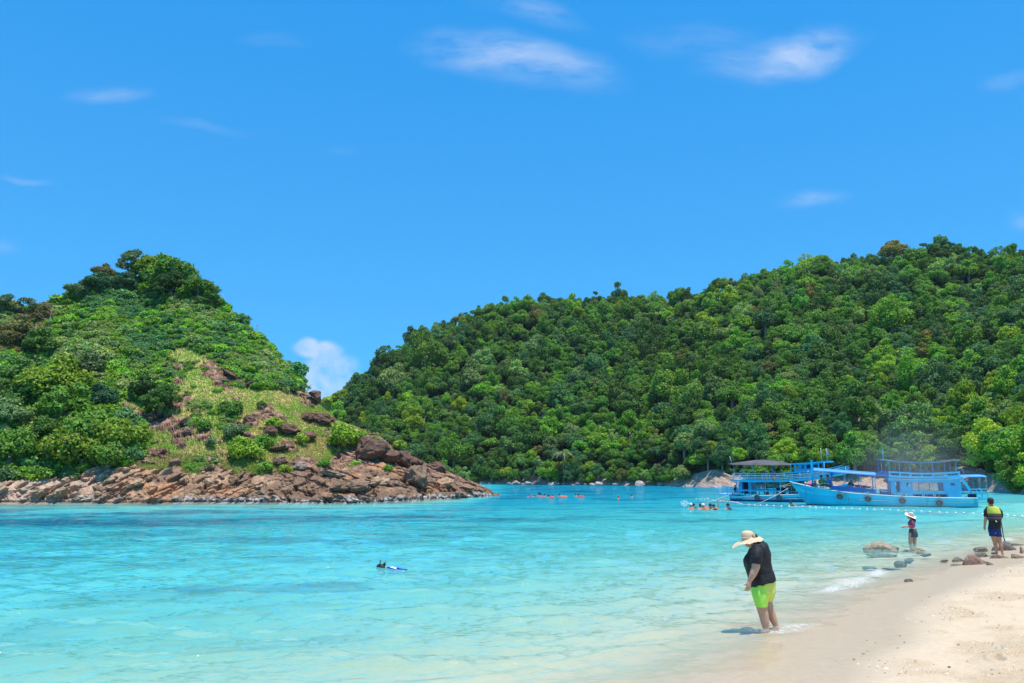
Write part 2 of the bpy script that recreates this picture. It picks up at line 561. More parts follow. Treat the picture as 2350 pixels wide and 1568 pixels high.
# small breaking ridge that runs along the shore
off = -sd + 0.5 * fbm(X * 0.35, Y * 0.35, oct=3, seed=61)
H += 0.05 * np.exp(-((off - 1.1) / 0.22) ** 2) * sstep(12, 16, Y) * (0.4 + 0.6 * sstep(-0.1, 0.4, fbm(X * 0.3, Y * 0.3, oct=2, seed=62)))
fl = sstep(-0.15, 0.35, fbm(X * 0.55, Y * 0.55, oct=3, seed=64))
foam_a = 0.62 * np.exp(-((off - 0.9) / 0.26) ** 2) * fl * sstep(11.5, 14, Y) + 0.10 * np.exp(-((off - 0.1) / 0.14) ** 2)
wf = G(1775, 1446)
dxw, dyw = X - wf.x, Y - wf.y
foam_a += 0.62 * np.exp(-((dxw - 0.36 - 0.2 * dyw) / 0.36) ** 2 - ((dyw - 0.12 - 0.35 * dxw) / 0.26) ** 2)
foam_a += 0.4 * np.exp(-((dxw + 0.05) / 0.45) ** 2 - ((dyw + 0.14) / 0.12) ** 2)
foam_a += 0.16 * sstep(2.6, 0.3, off)
foam_a = np.where(sd < 0.4, foam_a, 0) * sstep(70, 30, Y)
Zw = H
rf = fbm(X * 0.10 + 4, Y * 0.15, oct=5, seed=71)
reefw = sstep(-0.08, 0.22, rf + 0.30 * sstep(560, 60, pxx) - 0.10) * sstep(1218, 1196, pyy) * sstep(1158, 1172, pyy) * sstep(760, 380, pxx)
reefw = reefw + 0.55 * sstep(0.22, 0.42, fbm(X * 0.2 + 9, Y * 0.45, oct=4, seed=73) + 0.30 * np.exp(-((pyy - 1325) / 22) ** 2) * sstep(900, 200, pxx)) * sstep(-5, -9, sd)
reefw = np.clip(reefw + 0.6 * sstep(0.24, 0.42, fbm(X * 0.10, Y * 0.30, oct=4, seed=77) + 0.12 * np.exp(-((pyy - 1185) / 14) ** 2)) * sstep(-8, -14, sd) + 0.9 * sstep(8, 1, dh) * (pxx < 1120) * (dh > -3) * sstep(1130, 900, pxx) * (0.6 + 0.6 * vn(X * 0.5, Y * 0.3, seed=7)), 0, 1)
ok = np.ones(len(X), bool)
water = link('sea_water', mesh_np('sea_water', np.stack([X, Y, Zw], -1), grid_faces(len(rs), len(us)), [m_water],
             attrs={'reef': ('FLOAT', reefw), 'depth': ('FLOAT', np.clip(depth, 0, 9)), 'foam': ('FLOAT', np.clip(foam_a, 0, 1.2))}), kind='structure')

# ------------------------------------------------------------------ foliage building blocks
def leaf_material(name, trans=0.3, var=0.45):
    m, t = mat(name)
    at = t.n('ShaderNodeAttribute', {'attribute_type': 'INSTANCER', 'attribute_name': 'tint'})
    gi = t.n('ShaderNodeNewGeometry')
    rv = t.rng(gi.outputs['Random Per Island'], 0, 1, 1 - var, 1 + var)
    hue = t.n('ShaderNodeHueSaturation', Hue=t.rng(gi.outputs['Random Per Island'], 0, 1, 0.488, 0.512), Saturation=1.0, Value=rv, Color=at.outputs['Color'])
    b = t.n('ShaderNodeBsdfPrincipled', Base_Color=hue.outputs[0], Roughness=0.55)
    b.inputs['Specular IOR Level'].default_value = 0.25
    tr = t.n('ShaderNodeBsdfTranslucent', Color=t.mix(1.0, hue.outputs[0], (1.2, 1.25, 0.5, 1), 'MULTIPLY'))
    mx = t.n('ShaderNodeMixShader', _0=trans, _1=b.outputs[0], _2=tr.outputs[0])
    t.n('ShaderNodeOutputMaterial', Surface=mx.outputs[0])
    return m


M_LEAF = leaf_material('leaves')
M_BARK = simple('bark', (0.34, 0.28, 0.22), 0.9, 0.1, 0.3, 4.0, 0.6)
M_TWIG = simple('pale_twigs', (0.42, 0.36, 0.30), 0.9, 0.1, 0.2, 4.0)


def quads_mesh(name, C, N, S, seed, material=None, asp=1.4, parent_attrs=None):
    """leaf-shaped quads at centres C with normals N and sizes S"""
    r = np.random.RandomState(seed)
    n = len(C)
    N = N / np.maximum(np.linalg.norm(N, axis=1, keepdims=True), 1e-6)
    a = r.normal(size=(n, 3))
    U = np.cross(N, a)
    U /= np.maximum(np.linalg.norm(U, axis=1, keepdims=True), 1e-6)
    Vv = np.cross(N, U)
    S = S[:, None]
    bend = N * S * 0.25
    V = np.stack([C + U * S * asp * 0.5, C + Vv * S * 0.5 - bend, C - U * S * asp * 0.5, C - Vv * S * 0.5 - bend], 1).reshape(-1, 3)
    F = np.arange(n * 4).reshape(-1, 4)
    return mesh_np(name, V, F, [material or M_LEAF], smooth=False)


def crown_mesh(name, seed, nl=14, nq=3600, size=0.085, flat=0.8, lob=(0.26, 0.46), hang=0.35, top=0.25):
    r = np.random.RandomState(seed)
    cs, rr = [], []
    for i in range(nl):
        th = r.rand() * 2 * PI
        ph = math.acos(r.uniform(-hang, 1.0))
        R = r.uniform(0.45, 0.85)
        c = np.array([math.sin(ph) * math.cos(th) * R, math.sin(ph) * math.sin(th) * R, math.cos(ph) * R * flat])
        cs.append(c)
        rr.append(r.uniform(*lob))
    # one or two tops that stick out
    for i in range(2):
        cs.append(np.array([r.uniform(-.35, .35), r.uniform(-.35, .35), flat * (0.7 + top * r.rand())]))
        rr.append(r.uniform(0.2, 0.34))
    cs, rr = np.array(cs), np.array(rr)
    wt = rr ** 2
    idx = r.choice(len(cs), nq, p=wt / wt.sum())
    d = r.normal(size=(nq, 3))
    d[:, 2] += 0.45
    d /= np.linalg.norm(d, axis=1, keepdims=True)
    lump = 1 + 0.22 * np.sin(d[:, 0] * 9 + idx * 1.7) * np.sin(d[:, 1] * 8 + idx) + 0.12 * np.sin(d[:, 2] * 17 + idx * 3)
    rad = rr[idx] * lump * (1 - 0.25 * r.rand(nq) ** 2) * (1 + 0.10 * (r.rand(nq) > 0.93))
    C = cs[idx] + d * rad[:, None] * np.array([1, 1, 0.8])
    # drop the leaves buried deep in other lobes
    dist = np.linalg.norm(C[:, None, :] - cs[None], axis=2) / rr[None]
    keep = (dist.min(axis=1) > 0.6)
    C, d = C[keep], d[keep]
    N = d + r.normal(size=d.shape) * 0.65 + np.array([0, 0, 0.2])
    S = size * r.uniform(0.6, 1.5, len(C))
    return quads_mesh(name, C, N, S, seed + 1)


def tube_mesh_data(path, radii, seg=7, cap=True):
    """ring tube along a path -> verts, quads"""
    V, Fq = [], []
    path = [Vector(p) for p in path]
    prev = None
    for i, p in enumerate(path):
        d = (path[min(i + 1, len(path) - 1)] - path[max(i - 1, 0)]).normalized()
        a = prev if prev is not None else (Vector((0, 0, 1)) if abs(d.z) < 0.9 else Vector((1, 0, 0)))
        s = (a - d * a.dot(d)).normalized()
        prev = s
        q = d.cross(s)
        r = radii[i] if hasattr(radii, '__len__') else radii
        for k in range(seg):
            an = 2 * PI * k / seg
            V.append(p + (s * math.cos(an) + q * math.sin(an)) * r)
    for i in range(len(path) - 1):
        for k in range(seg):
            a0, b0 = i * seg + k, i * seg + (k + 1) % seg
            Fq.append((a0, b0, b0 + seg, a0 + seg))
    if cap:
        for base in (0, (len(path) - 1) * seg):
            V.append(path[0] if base == 0 else path[-1])
            c = len(V) - 1
            for k in range(seg):
                a0, b0 = base + k, base + (k + 1) % seg
                Fq.append((b0, a0, c, c) if base == 0 else (a0, b0, c, c))
    return V, Fq


class MB:
    """collects shapes into one bmesh, then links it as ONE mesh object"""
    def __init__(self):
        self.bm = bmesh.new()

    def add(self, V, F, mi=0, smooth=False):
        vs = [self.bm.verts.new(v) for v in V]
        for f in F:
            ids = []
            for i in f:
                if i not in ids:
                    ids.append(i)
            if len(ids) > 2:
                try:
                    fc = self.bm.faces.new([vs[i] for i in ids])
                    fc.material_index = mi
                    fc.smooth = smooth
                except ValueError:
                    pass
        return self

    def box(self, x0, x1, y0, y1, z0, z1, mi=0):
        V = [(x, y, z) for x in (x0, x1) for y in (y0, y1) for z in (z0, z1)]
        return self.add(V, [(0, 1, 3, 2), (4, 6, 7, 5), (0, 4, 5, 1), (2, 3, 7, 6), (0, 2, 6, 4), (1, 5, 7, 3)], mi)

    def tube(self, path, r, seg=7, mi=0, smooth=True):
        V, F = tube_mesh_data(path, r, seg)
        return self.add(V, F, mi, smooth)

    def bar(self, a, b, w, h, mi=0):
        """rectangular bar from a to b, w across (y-ish), h high"""
        a, b = Vector(a), Vector(b)
        d = (b - a).normalized()
        up = Vector((0, 0, 1)) if abs(d.z) < 0.9 else Vector((1, 0, 0))
        s = d.cross(up).normalized()
        u_ = s.cross(d).normalized()
        V = []
        for p in (a, b):
            for (i, j) in ((-1, -1), (1, -1), (1, 1), (-1, 1)):
                V.append(p + s * (w / 2 * i) + u_ * (h / 2 * j))
        return self.add(V, [(3, 2, 1, 0), (4, 5, 6, 7), (0, 1, 5, 4), (1, 2, 6, 5), (2, 3, 7, 6), (3, 0, 4, 7)], mi)

    def ellipsoid(self, c, r, seg=12, rings=8, mi=0, rot=None):
        c = Vector(c)
        V, F = [], []
        R = rot or Matrix.Identity(3)
        for i in range(rings + 1):
            ph = PI * i / rings
            for k in range(seg):
                th = 2 * PI * k / seg
                V.append(c + R @ Vector((r[0] * math.sin(ph) * math.cos(th), r[1] * math.sin(ph) * math.sin(th), r[2] * math.cos(ph))))
        for i in range(rings):
            for k in range(seg):
                a0, b0 = i * seg + k, i * seg + (k + 1) % seg
                F.append((a0 + seg, b0 + seg, b0, a0))
        return self.add(V, F, mi, True)

    def loft(self, rings, mi=0, seg=16):
        """rings: (cx, cy, cz, rx, ry[, tilt about y]) closed tube with capped ends"""
        V, F = [], []
        for rg in rings:
            cx, cy, cz, rx, ry = rg[:5]
            tl = rg[5] if len(rg) > 5 else 0.0
            for k in range(seg):
                th = 2 * PI * k / seg
                px, py = rx * math.cos(th), ry * math.sin(th)
                V.append((cx + px * math.cos(tl), cy + py, cz + px * math.sin(tl)))
        n = len(rings)
        for i in range(n - 1):
            for k in range(seg):
                a0, b0 = i * seg + k, i * seg + (k + 1) % seg
                F.append((a0, b0, b0 + seg, a0 + seg))
        V.append(rings[0][:3]); V.append(rings[-1][:3])
        for k in range(seg):
            F.append(((k + 1) % seg, k, len(V) - 2))
            F.append(((n - 1) * seg + k, (n - 1) * seg + (k + 1) % seg, len(V) - 1))
        return self.add(V, F, mi, True)

    def mesh(self, name, mats, weld=True):
        if weld:
            bmesh.ops.remove_doubles(self.bm, verts=self.bm.verts, dist=1e-5)
        bmesh.ops.recalc_face_normals(self.bm, faces=self.bm.faces)
        me = bpy.data.meshes.new(name)
        self.bm.to_mesh(me)
        self.bm.free()
        for m in (mats if isinstance(mats, (list, tuple)) else [mats]):
            me.materials.append(m)
        return me

    def build(self, name, mats, parent=None, **kw):
        return link(name, self.mesh(name, mats), parent, **kw)


def baked(me, name, voxel=None, smooth=0, subdiv=0, disp=None, dec=None):
    """run remesh / smooth / subdivision on a mesh once and return the result"""
    o = bpy.data.objects.new('bake', me)
    COL.objects.link(o)
    if voxel:
        md = o.modifiers.new('r', 'REMESH'); md.mode = 'VOXEL'; md.voxel_size = voxel; md.use_smooth_shade = True
    if smooth:
        md = o.modifiers.new('s', 'SMOOTH'); md.iterations = smooth; md.factor = 0.5
    if subdiv:
        md = o.modifiers.new('d', 'SUBSURF'); md.levels = subdiv; md.render_levels = subdiv
    dg = bpy.context.evaluated_depsgraph_get()
    dg.update()
    out = bpy.data.meshes.new_from_object(o.evaluated_get(dg))
    out.name = name
    bpy.data.objects.remove(o)
    if disp:
        n = len(out.vertices)
        co = np.empty(n * 3, np.float32); out.vertices.foreach_get('co', co); co = co.reshape(-1, 3)
        nn = np.empty(n * 3, np.float32); out.vertices.foreach_get('normal', nn); nn = nn.reshape(-1, 3)
        co = co + nn * disp(co)[:, None]
        out.vertices.foreach_set('co', co.astype(np.float32).ravel())
        out.update()
    return out


def trunk_mesh(name, seed, h=3.0, r0=0.18, limbs=5, spread=0.9):
    r = random.Random(seed)
    mb = MB()
    top = Vector((r.uniform(-.3, .3), r.uniform(-.3, .3), h))
    mid = Vector((top.x * .3, top.y * .3, h * .5))
    mb.tube([(0, 0, -1.2), mid, top], [r0 * 1.2, r0, r0 * 0.7], 7)
    for i in range(limbs):
        th = 2 * PI * i / limbs + r.uniform(-.4, .4)
        b0 = mid.lerp(top, r.uniform(0.3, 1.0))
        e = b0 + Vector((math.cos(th) * spread, math.sin(th) * spread, r.uniform(0.5, 1.1)))
        k = b0.lerp(e, 0.5) + Vector((0, 0, -0.12))
        mb.tube([b0, k, e], [r0 * .5, r0 * .35, r0 * .15], 5)
    return mb.mesh(name, M_BARK)


# crown unit radius 1; trunk unit made so that crown centre sits at z = 1 above the foot
CROWNS = [
    ('round domed', crown_mesh('crown', 1, 15, 4600, 0.080, 0.85)),
    ('round domed', crown_mesh('crown', 2, 18, 4600, 0.085, 0.80)),
    ('broad spreading', crown_mesh('crown', 3, 18, 4600, 0.085, 0.50, hang=0.05)),
    ('broad spreading', crown_mesh('crown', 4, 16, 4400, 0.090, 0.55, hang=0.1)),
    ('tall vine-hung', crown_mesh('crown', 5, 22, 5600, 0.080, 1.35, hang=0.8)),
    ('tall vine-hung', crown_mesh('crown', 6, 20, 5400, 0.080, 1.5, lob=(0.22, 0.38), hang=0.9)),
    ('many-lobed', crown_mesh('crown', 7, 30, 5200, 0.080, 0.95, lob=(0.16, 0.32))),
    ('many-lobed', crown_mesh('crown', 8, 34, 5200, 0.080, 0.9, lob=(0.14, 0.30))),
    ('loose open', crown_mesh('crown', 9, 20, 2600, 0.080, 0.9, lob=(0.16, 0.28), top=0.5)),
    ('ragged topped', crown_mesh('crown', 10, 22, 4400, 0.085, 1.1, lob=(0.18, 0.40), top=0.7)),
]
BUSHES = [crown_mesh('foliage', 20 + i, 9, 800, 0.17, 0.62 + 0.08 * (i % 3), lob=(0.3, 0.5), hang=0.0, top=0.1) for i in range(6)]
FINEBUSH = [crown_mesh('foliage', 40 + i, 16, 2600, 0.10, 0.62 + 0.05 * i, lob=(0.22, 0.42), hang=0.25, top=0.15) for i in range(4)]
TRUNKS = [trunk_mesh('trunk', 60 + i) for i in range(4)]

# colour kinds: words, base colour
GREENS = {
    'deep green': (0.060, 0.125, 0.028), 'mid green': (0.105, 0.210, 0.035), 'bright green': (0.150, 0.290, 0.035),
    'yellow-green': (0.230, 0.330, 0.028), 'blue-green': (0.070, 0.165, 0.075), 'olive brown': (0.200, 0.175, 0.060),
    'grey-green': (0.150, 0.220, 0.095), 'pale green': (0.200, 0.310, 0.120),
}
GW = [('deep green', .25), ('mid green', .30), ('bright green', .15), ('yellow-green', .05), ('blue-green', .12), ('olive brown', .02), ('grey-green', .07), ('pale green', .05)]


def pick(r, table):
    x = r.random() * sum(w_ for _, w_ in table)
    for k, w_ in table:
        x -= w_
        if x <= 0:
            return k
    return table[0][0]


def gn_scatter(name, pts, scl, rot, idx, tints, meshes, **props):
    """one 'stuff' object whose points carry instances of the given meshes"""
    n = len(pts)
    me = bpy.data.meshes.new(name)
    me.vertices.add(n)
    me.vertices.foreach_set('co', np.asarray(pts, np.float32).ravel())
    for an, typ, dat in (('scl', 'FLOAT_VECTOR', scl), ('rot', 'FLOAT_VECTOR', rot), ('tint', 'FLOAT_COLOR', tints)):
        at = me.attributes.new(an, typ, 'POINT')
        dat = np.asarray(dat, np.float32)
        if typ == 'FLOAT_COLOR':
            dat = np.hstack([dat, np.ones((n, 1), np.float32)])
        at.data.foreach_set('color' if typ == 'FLOAT_COLOR' else 'vector', dat.ravel())
    at = me.attributes.new('idx', 'INT', 'POINT')
    at.data.foreach_set('value', np.asarray(idx, np.int32))
    o = link(name, me, None, **props)
    ng = bpy.data.node_groups.new(name, 'GeometryNodeTree')
    ng.interface.new_socket('Geometry', in_out='INPUT', socket_type='NodeSocketGeometry')
    ng.interface.new_socket('Geometry', in_out='OUTPUT', socket_type='NodeSocketGeometry')
    N, L = ng.nodes, ng.links
    gi, go = N.new('NodeGroupInput'), N.new('NodeGroupOutput')
    jn = N.new('GeometryNodeJoinGeometry')

    def attr(nm, ty):
        a = N.new('GeometryNodeInputNamedAttribute')
        a.data_type = ty
        a.inputs[0].default_value = nm
        return a.outputs[0]
    ai, asc, aro = attr('idx', 'INT'), attr('scl', 'FLOAT_VECTOR'), attr('rot', 'FLOAT_VECTOR')
    e2r = N.new('FunctionNodeEulerToRotation')
    L.new(aro, e2r.inputs[0])
    for k, m in enumerate(meshes):
        ob = bpy.data.objects.new(name + '_source', m)     # not linked to the scene
        oi = N.new('GeometryNodeObjectInfo')
        oi.inputs['Object'].default_value = ob
        oi.inputs['As Instance'].default_value = True
        cmp_ = N.new('FunctionNodeCompare')
        cmp_.data_type = 'INT'
        cmp_.operation = 'EQUAL'
        L.new(ai, cmp_.inputs[2])
        cmp_.inputs[3].default_value = k
        ip = N.new('GeometryNodeInstanceOnPoints')
        L.new(gi.outputs[0], ip.inputs['Points'])
        L.new(cmp_.outputs[0], ip.inputs['Selection'])
        L.new(oi.outputs['Geometry'], ip.inputs['Instance'])
        L.new(e2r.outputs[0], ip.inputs['Rotation'])
        L.new(asc, ip.inputs['Scale'])
        L.new(ip.outputs[0], jn.inputs[0])
    L.new(jn.outputs[0], go.inputs[0])
    md = o.modifiers.new('scatter', 'NODES')
    md.node_group = ng
    return o


ORD = ['', 'first', 'second', 'third', 'fourth', 'fifth', 'sixth', 'seventh', 'eighth', 'ninth', 'tenth', 'eleventh', 'twelfth', 'thirteenth',
       'fourteenth', 'fifteenth', 'sixteenth', 'seventeenth', 'eighteenth', 'nineteenth']
TENS = ['', '', 'twent', 'thirt', 'fort', 'fift', 'sixt', 'sevent', 'eight', 'ninet']


def ordw(n):
    if n < 20:
        return ORD[n]
    if n > 99:
        return 'hundred and ' + ordw(n - 100) if n > 100 else 'hundredth'
    a, b = divmod(n, 10)
    return TENS[a] + ('ieth' if b == 0 else 'y-' + ORD[b])


# ------------------------------------------------------------------ forested hill across the bay
m_hill, t = mat('forest_floor')
co = t.n('ShaderNodeNewGeometry').outputs['Position']
hz = t.n('ShaderNodeSeparateXYZ', Vector=co).outputs[2]
c = t.mix(t.rng(t.noise(0.5, co), 0.4, 0.6), (0.030, 0.050, 0.018, 1), (0.04, 0.04, 0.02, 1))
rk = t.mix(t.rng(t.noise(1.6, co, 8.0, 0.65), 0.35, 0.65), (0.50, 0.38, 0.29, 1), (0.24, 0.19, 0.16, 1))
c = t.mix(t.rng(t.math('MULTIPLY_ADD', t.noise(0.35, co), 3.0, hz), 3.6, 4.0), rk, c)
b = t.n('ShaderNodeBsdfPrincipled', Base_Color=c, Roughness=0.95)
t.n('ShaderNodeOutputMaterial', Surface=b.outputs[0])
xs = np.linspace(300, 2900, 420)
ts = np.linspace(0, 1, 90)
rowsP = [rh_point(xs, 0 * xs + tt) for tt in ts]
base = rowsP[0].copy(); base[:, 2] = -6; base[:, 1] -= 6
backs = []
for q in (0.08, 0.3, 0.7, 1.2):
    bk = rowsP[-1].copy()
    bk[:, 1] += q * 60
    bk[:, 0] += 0
    bk[:, 2] = bk[:, 2] * (1 - min(1, q ** 1.3)) - (6 if q > 1 else 0)
    backs.append(bk)
A = np.stack([base] + rowsP + backs)
nr = len(A)
V = A.reshape(-1, 3)
dn = fbm(V[:, 0] * 0.045, V[:, 1] * 0.045, oct=4, seed=81) * 3.0
rl = fbm(V[:, 0] * 0.3, V[:, 2] * 0.5 + V[:, 1] * 0.2, oct=4, seed=82) * 0.9
tt = np.concatenate([[0], ts, [1] * 4])[:, None].repeat(len(xs), 1).ravel()
V[:, 2] += dn * sstep(0.05, 0.3, tt) * sstep(1.0, 0.9, tt)
V[:, 1] += rl * sstep(0.0, 0.05, tt)
hill = link('forested_hill', mesh_np('forested_hill', V, grid_faces(nr, len(xs)), [m_hill]), kind='structure')

# trees on the hill: poisson-like spread over the surface
rnd = random.Random(11)
npr = np.random.RandomState(11)
cells = {}
trees = []
for k in range(60000):
    x = npr.uniform(560, 2780)
    tq = npr.uniform(0.0, 1.03)
    p = rh_point(np.array([x]), np.array([min(tq, 1.0)]))[0]
    if tq > 1:
        p[1] += (tq - 1) * 60
    size = (1.65 + 2.8 * npr.rand() ** 1.6) * (0.72 + 0.28 * min(1.0, tq * 5))
    if npr.rand() < 0.08:
        size *= 1.35
    gx, gy = int(p[0] // 6), int(p[1] // 6)
    ok = True
    for a in (-1, 0, 1):
        for b2 in (-1, 0, 1):
            for q, s2 in cells.get((gx + a, gy + b2), ()):
                if (q[0] - p[0]) ** 2 + (q[1] - p[1]) ** 2 < (0.54 * (size + s2)) ** 2:
                    ok = False
                    break
            if not ok:
                break
        if not ok:
            break
    if ok and not (tq < 0.045 and (1570 < x < 1720 or 1850 < x < 2330)):
        cells.setdefault((gx, gy), []).append((p, size))
        trees.append((p, size, x, tq))
T = np.array([p for p, *_ in trees])
Sz = np.array([s for _, s, *_ in trees])
TX = np.array([x for *_, x, _ in trees])
TQ = np.array([q for *_, q in trees])
dn = fbm(T[:, 0] * 0.045, T[:, 1] * 0.045, oct=4, seed=81) * 3.0 * sstep(0.05, 0.3, TQ)
px_, py_ = project(T + np.stack([0 * Sz, 0 * Sz, Sz], -1))
inview = (px_ > -40) & (px_ < 2400) & ~((px_ < 755) & (TX < 740))
app = np.where(inview & (py_ < 1105), Sz / T[:, 1], 0)
# hidden behind the headland: skip
hid = (px_ < 1150) & (py_ > hls(np.clip(px_, -700, 1150)) + 12)
keep = ~(hid) & (px_ > 600)
app = np.where(keep, app, 0)
order = np.argsort(-app)[:300]
chosen = np.zeros(len(T), bool)
chosen[order] = True
tone = fbm(T[:, 0] * 0.05, T[:, 1] * 0.05, oct=3, seed=91)
kinds, cidx = [], []
for i in range(len(T)):
    r = rnd.random()
    k = pick(rnd, GW)
    if k in ('mid green', 'deep green') and tone[i] < -0.22 and rnd.random() < 0.5:
        k = 'blue-green'
    if T[i, 1] < 150 and rnd.random() < 0.35:
        k = rnd.choice(['bright green', 'mid green', 'yellow-green'])
    kinds.append(k)
    cidx.append(rnd.choices(range(10), [3, 3, 1.5, 1.5, 1.6, 1.2, 3, 3, 0.7, 1.5])[0])


def jitter(c, r, a=0.16):
    f = 1 + r.uniform(-a, a) * 1.4
    return [max(0.004, c[0] * f * (1 + r.uniform(-a, a))), c[1] * f, max(0.004, c[2] * f * (1 + r.uniform(-a, a)))]


tints = np.array([jitter(GREENS[k], rnd) for k in kinds]) * np.array([1.40, 1.38, 0.92])
stret = npr.uniform(0.8, 1.35, len(T))
zc = np.array([CROWNS[c][1] and Sz[i] * (0.55 if 'spreading' in CROWNS[c][0] else (0.9 if 'tall' in CROWNS[c][0] else 0.65)) for i, c in enumerate(cidx)]) + 0.7 + 2.4 * npr.rand(len(T)) ** 1.6
zc = np.where(TQ < 0.05, Sz * 0.55 + 0.6, zc)
zc = np.where(TQ > 0.93, np.minimum(zc, Sz * 0.55 + 0.8 + 1.0 * (np.arange(len(T)) % 5 == 0)), zc)
foot_z = T[:, 2] + dn
rz = npr.rand(len(T)) * 6.283
xy = 1 + 0.15 * (npr.rand(len(T)) - 0.5)
rest = keep & ~chosen
CC = T.copy(); CC[:, 2] = foot_z + zc
gn_scatter('forest_canopy', CC[rest], np.stack([Sz * xy, Sz * xy, Sz * stret], -1)[rest], np.stack([0 * rz, 0 * rz, rz], -1)[rest], np.array(cidx)[rest], tints[rest],
           [c[1] for c in CROWNS], kind='stuff')
# low growth between the trees so that no bare floor shows
ng_ = 2600
ux = npr.uniform(640, 2700, ng_); uq = npr.uniform(0.03, 1.0, ng_)
U = np.array([rh_point(np.array([a]), np.array([b_]))[0] for a, b_ in zip(ux, uq)])
U[:, 2] += fbm(U[:, 0] * 0.045, U[:, 1] * 0.045, oct=4, seed=81) * 3.0 * sstep(0.05, 0.3, uq) + 0.3
px2, py2 = project(U)
ku = ~((uq < 0.06) & (ux > 1570)) & ~((px2 < 1150) & (py2 > hls(np.clip(px2, -700, 1150)) + 12))
us_ = npr.uniform(1.1, 2.3, ng_)
gn_scatter('forest_undergrowth', U[ku], np.stack([us_] * 3, -1)[ku], np.stack([0 * us_, 0 * us_, ux], -1)[ku], npr.randint(0, 4, ng_)[ku],
           np.array([jitter(GREENS[pick(rnd, GW)], rnd) for _ in range(ng_)])[ku] * 0.5, FINEBUSH, kind='stuff')  # darkened tint paints shade into the gaps between crowns

# the 300 largest in view as trees of their own, rows counted up the slope
ids = sorted(order, key=lambda i: T[i, 1] - ground_dist(TX[i], rhw(TX[i])))
nrow = 10
per = len(ids) // nrow
row_of = {}
for ri in range(nrow):
    part = ids[ri * per:(ri + 1) * per] if ri < nrow - 1 else ids[ri * per:]
    for n_, i in enumerate(sorted(part, key=lambda i: px_[i])):
        row_of[i] = (ri + 1, n_ + 1)


def landmark(x):
    if x < 1150: return 'beyond the headland'
    if x < 1640: return 'across open bay'
    if x < 1830: return 'behind the grey-awning boat'
    if x < 2080: return 'behind the long boat\'s bow'
    if x < 2280: return 'behind the long boat\'s cabin'
    return 'astern of the long boat'


for i in ids:
    ri, n_ = row_of[i]
    s = Sz[i]
    lab = f"{kinds[i]} {CROWNS[cidx[i]][0]} tree {landmark(px_[i])}, {ordw(n_)} from left, {ordw(ri)} row"
    tr = thing('jungle_tree', lab, 'tree', (T[i, 0], T[i, 1], foot_z[i]), rz[i], 'jungle trees covering the hill across the bay')
    cr = link('crown', CROWNS[cidx[i]][1], tr, (0, 0, zc[i]), None, (Sz[i] * xy[i], Sz[i] * xy[i], Sz[i] * stret[i]), tint=[*tints[i], 1.0])
    hh = zc[i] + Sz[i] * 0.1
    link('trunk', TRUNKS[i % 4], tr, (0, 0, 0), None, (Sz[i] * 0.55, Sz[i] * 0.55, hh / 3.3))


# the one palm that shows its fronds, low on the forested hill
pp = rh_point(np.array([1292.0]), np.array([0.10]))[0]
pd = pp[1] - 7
pc = P(1292, 1046, pd)
palm = thing('palm_tree', 'single palm with pale drooping fronds low on the hillside across open bay', 'palm', (pc.x, pd, pc.z - 5))
MB().tube([(0, 0, -3), (.1, 0, 2), (0, 0, 5)], [.2, .15, .12], 7).build('trunk', M_BARK, palm)
r_ = random.Random(4)
for k in range(13):
    a = 2 * PI * k / 13 + r_.uniform(-.2, .2)
    L, dr = r_.uniform(2.6, 3.4), r_.uniform(.3, 1.6)
    V, F = [], []
    for i in range(9):
        q = i / 8
        c = Vector((math.cos(a) * L * q, math.sin(a) * L * q, 5 + 1.3 * math.sin(q * 2.2) - dr * q * q * 1.6))
        s_ = Vector((-math.sin(a), math.cos(a), 0)) * (0.42 * math.sin(PI * min(q * .9 + .08, 1)) * (1 if i % 2 else .55))
        V += [c - s_ - Vector((0, 0, .15)), c, c + s_ - Vector((0, 0, .15))]
    for i in range(8):
        F += [(i * 3, i * 3 + 1, i * 3 + 4, i * 3 + 3), (i * 3 + 1, i * 3 + 2, i * 3 + 5, i * 3 + 4)]
    mb = MB(); mb.add(V, F)
    mb.build('frond', M_LEAF, palm)['tint'] = [0.22, 0.24, 0.13, 1.0]

# ------------------------------------------------------------------ rocks
def rock_mesh(name, seed, sub=3, flat=0.7, cuts=9, rough=0.05, material=None):
    r = np.random.RandomState(seed)
    bm = bmesh.new()
    bmesh.ops.create_icosphere(bm, subdivisions=sub, radius=1.0)
    co = np.array([v.co[:] for v in bm.verts])
    for k in range(cuts):
        n = r.normal(size=3); n /= np.linalg.norm(n)
        d = r.uniform(0.55, 0.9)
        q = co @ n
        over = q > d
        co[over] -= np.outer(q[over] - d, n) * 0.92
    co += co * (rough * fbm(co[:, 0] * 3, co[:, 1] * 3, co[:, 2] * 3, 4, seed))[:, None] * 3
    co[:, 2] *= flat
    for v, c_ in zip(bm.verts, co):
        v.co = c_
    me = bpy.data.meshes.new(name)
    bm.to_mesh(me); bm.free()
    me.polygons.foreach_set('use_smooth', [False] * len(me.polygons))
    me.materials.append(material)
    return me


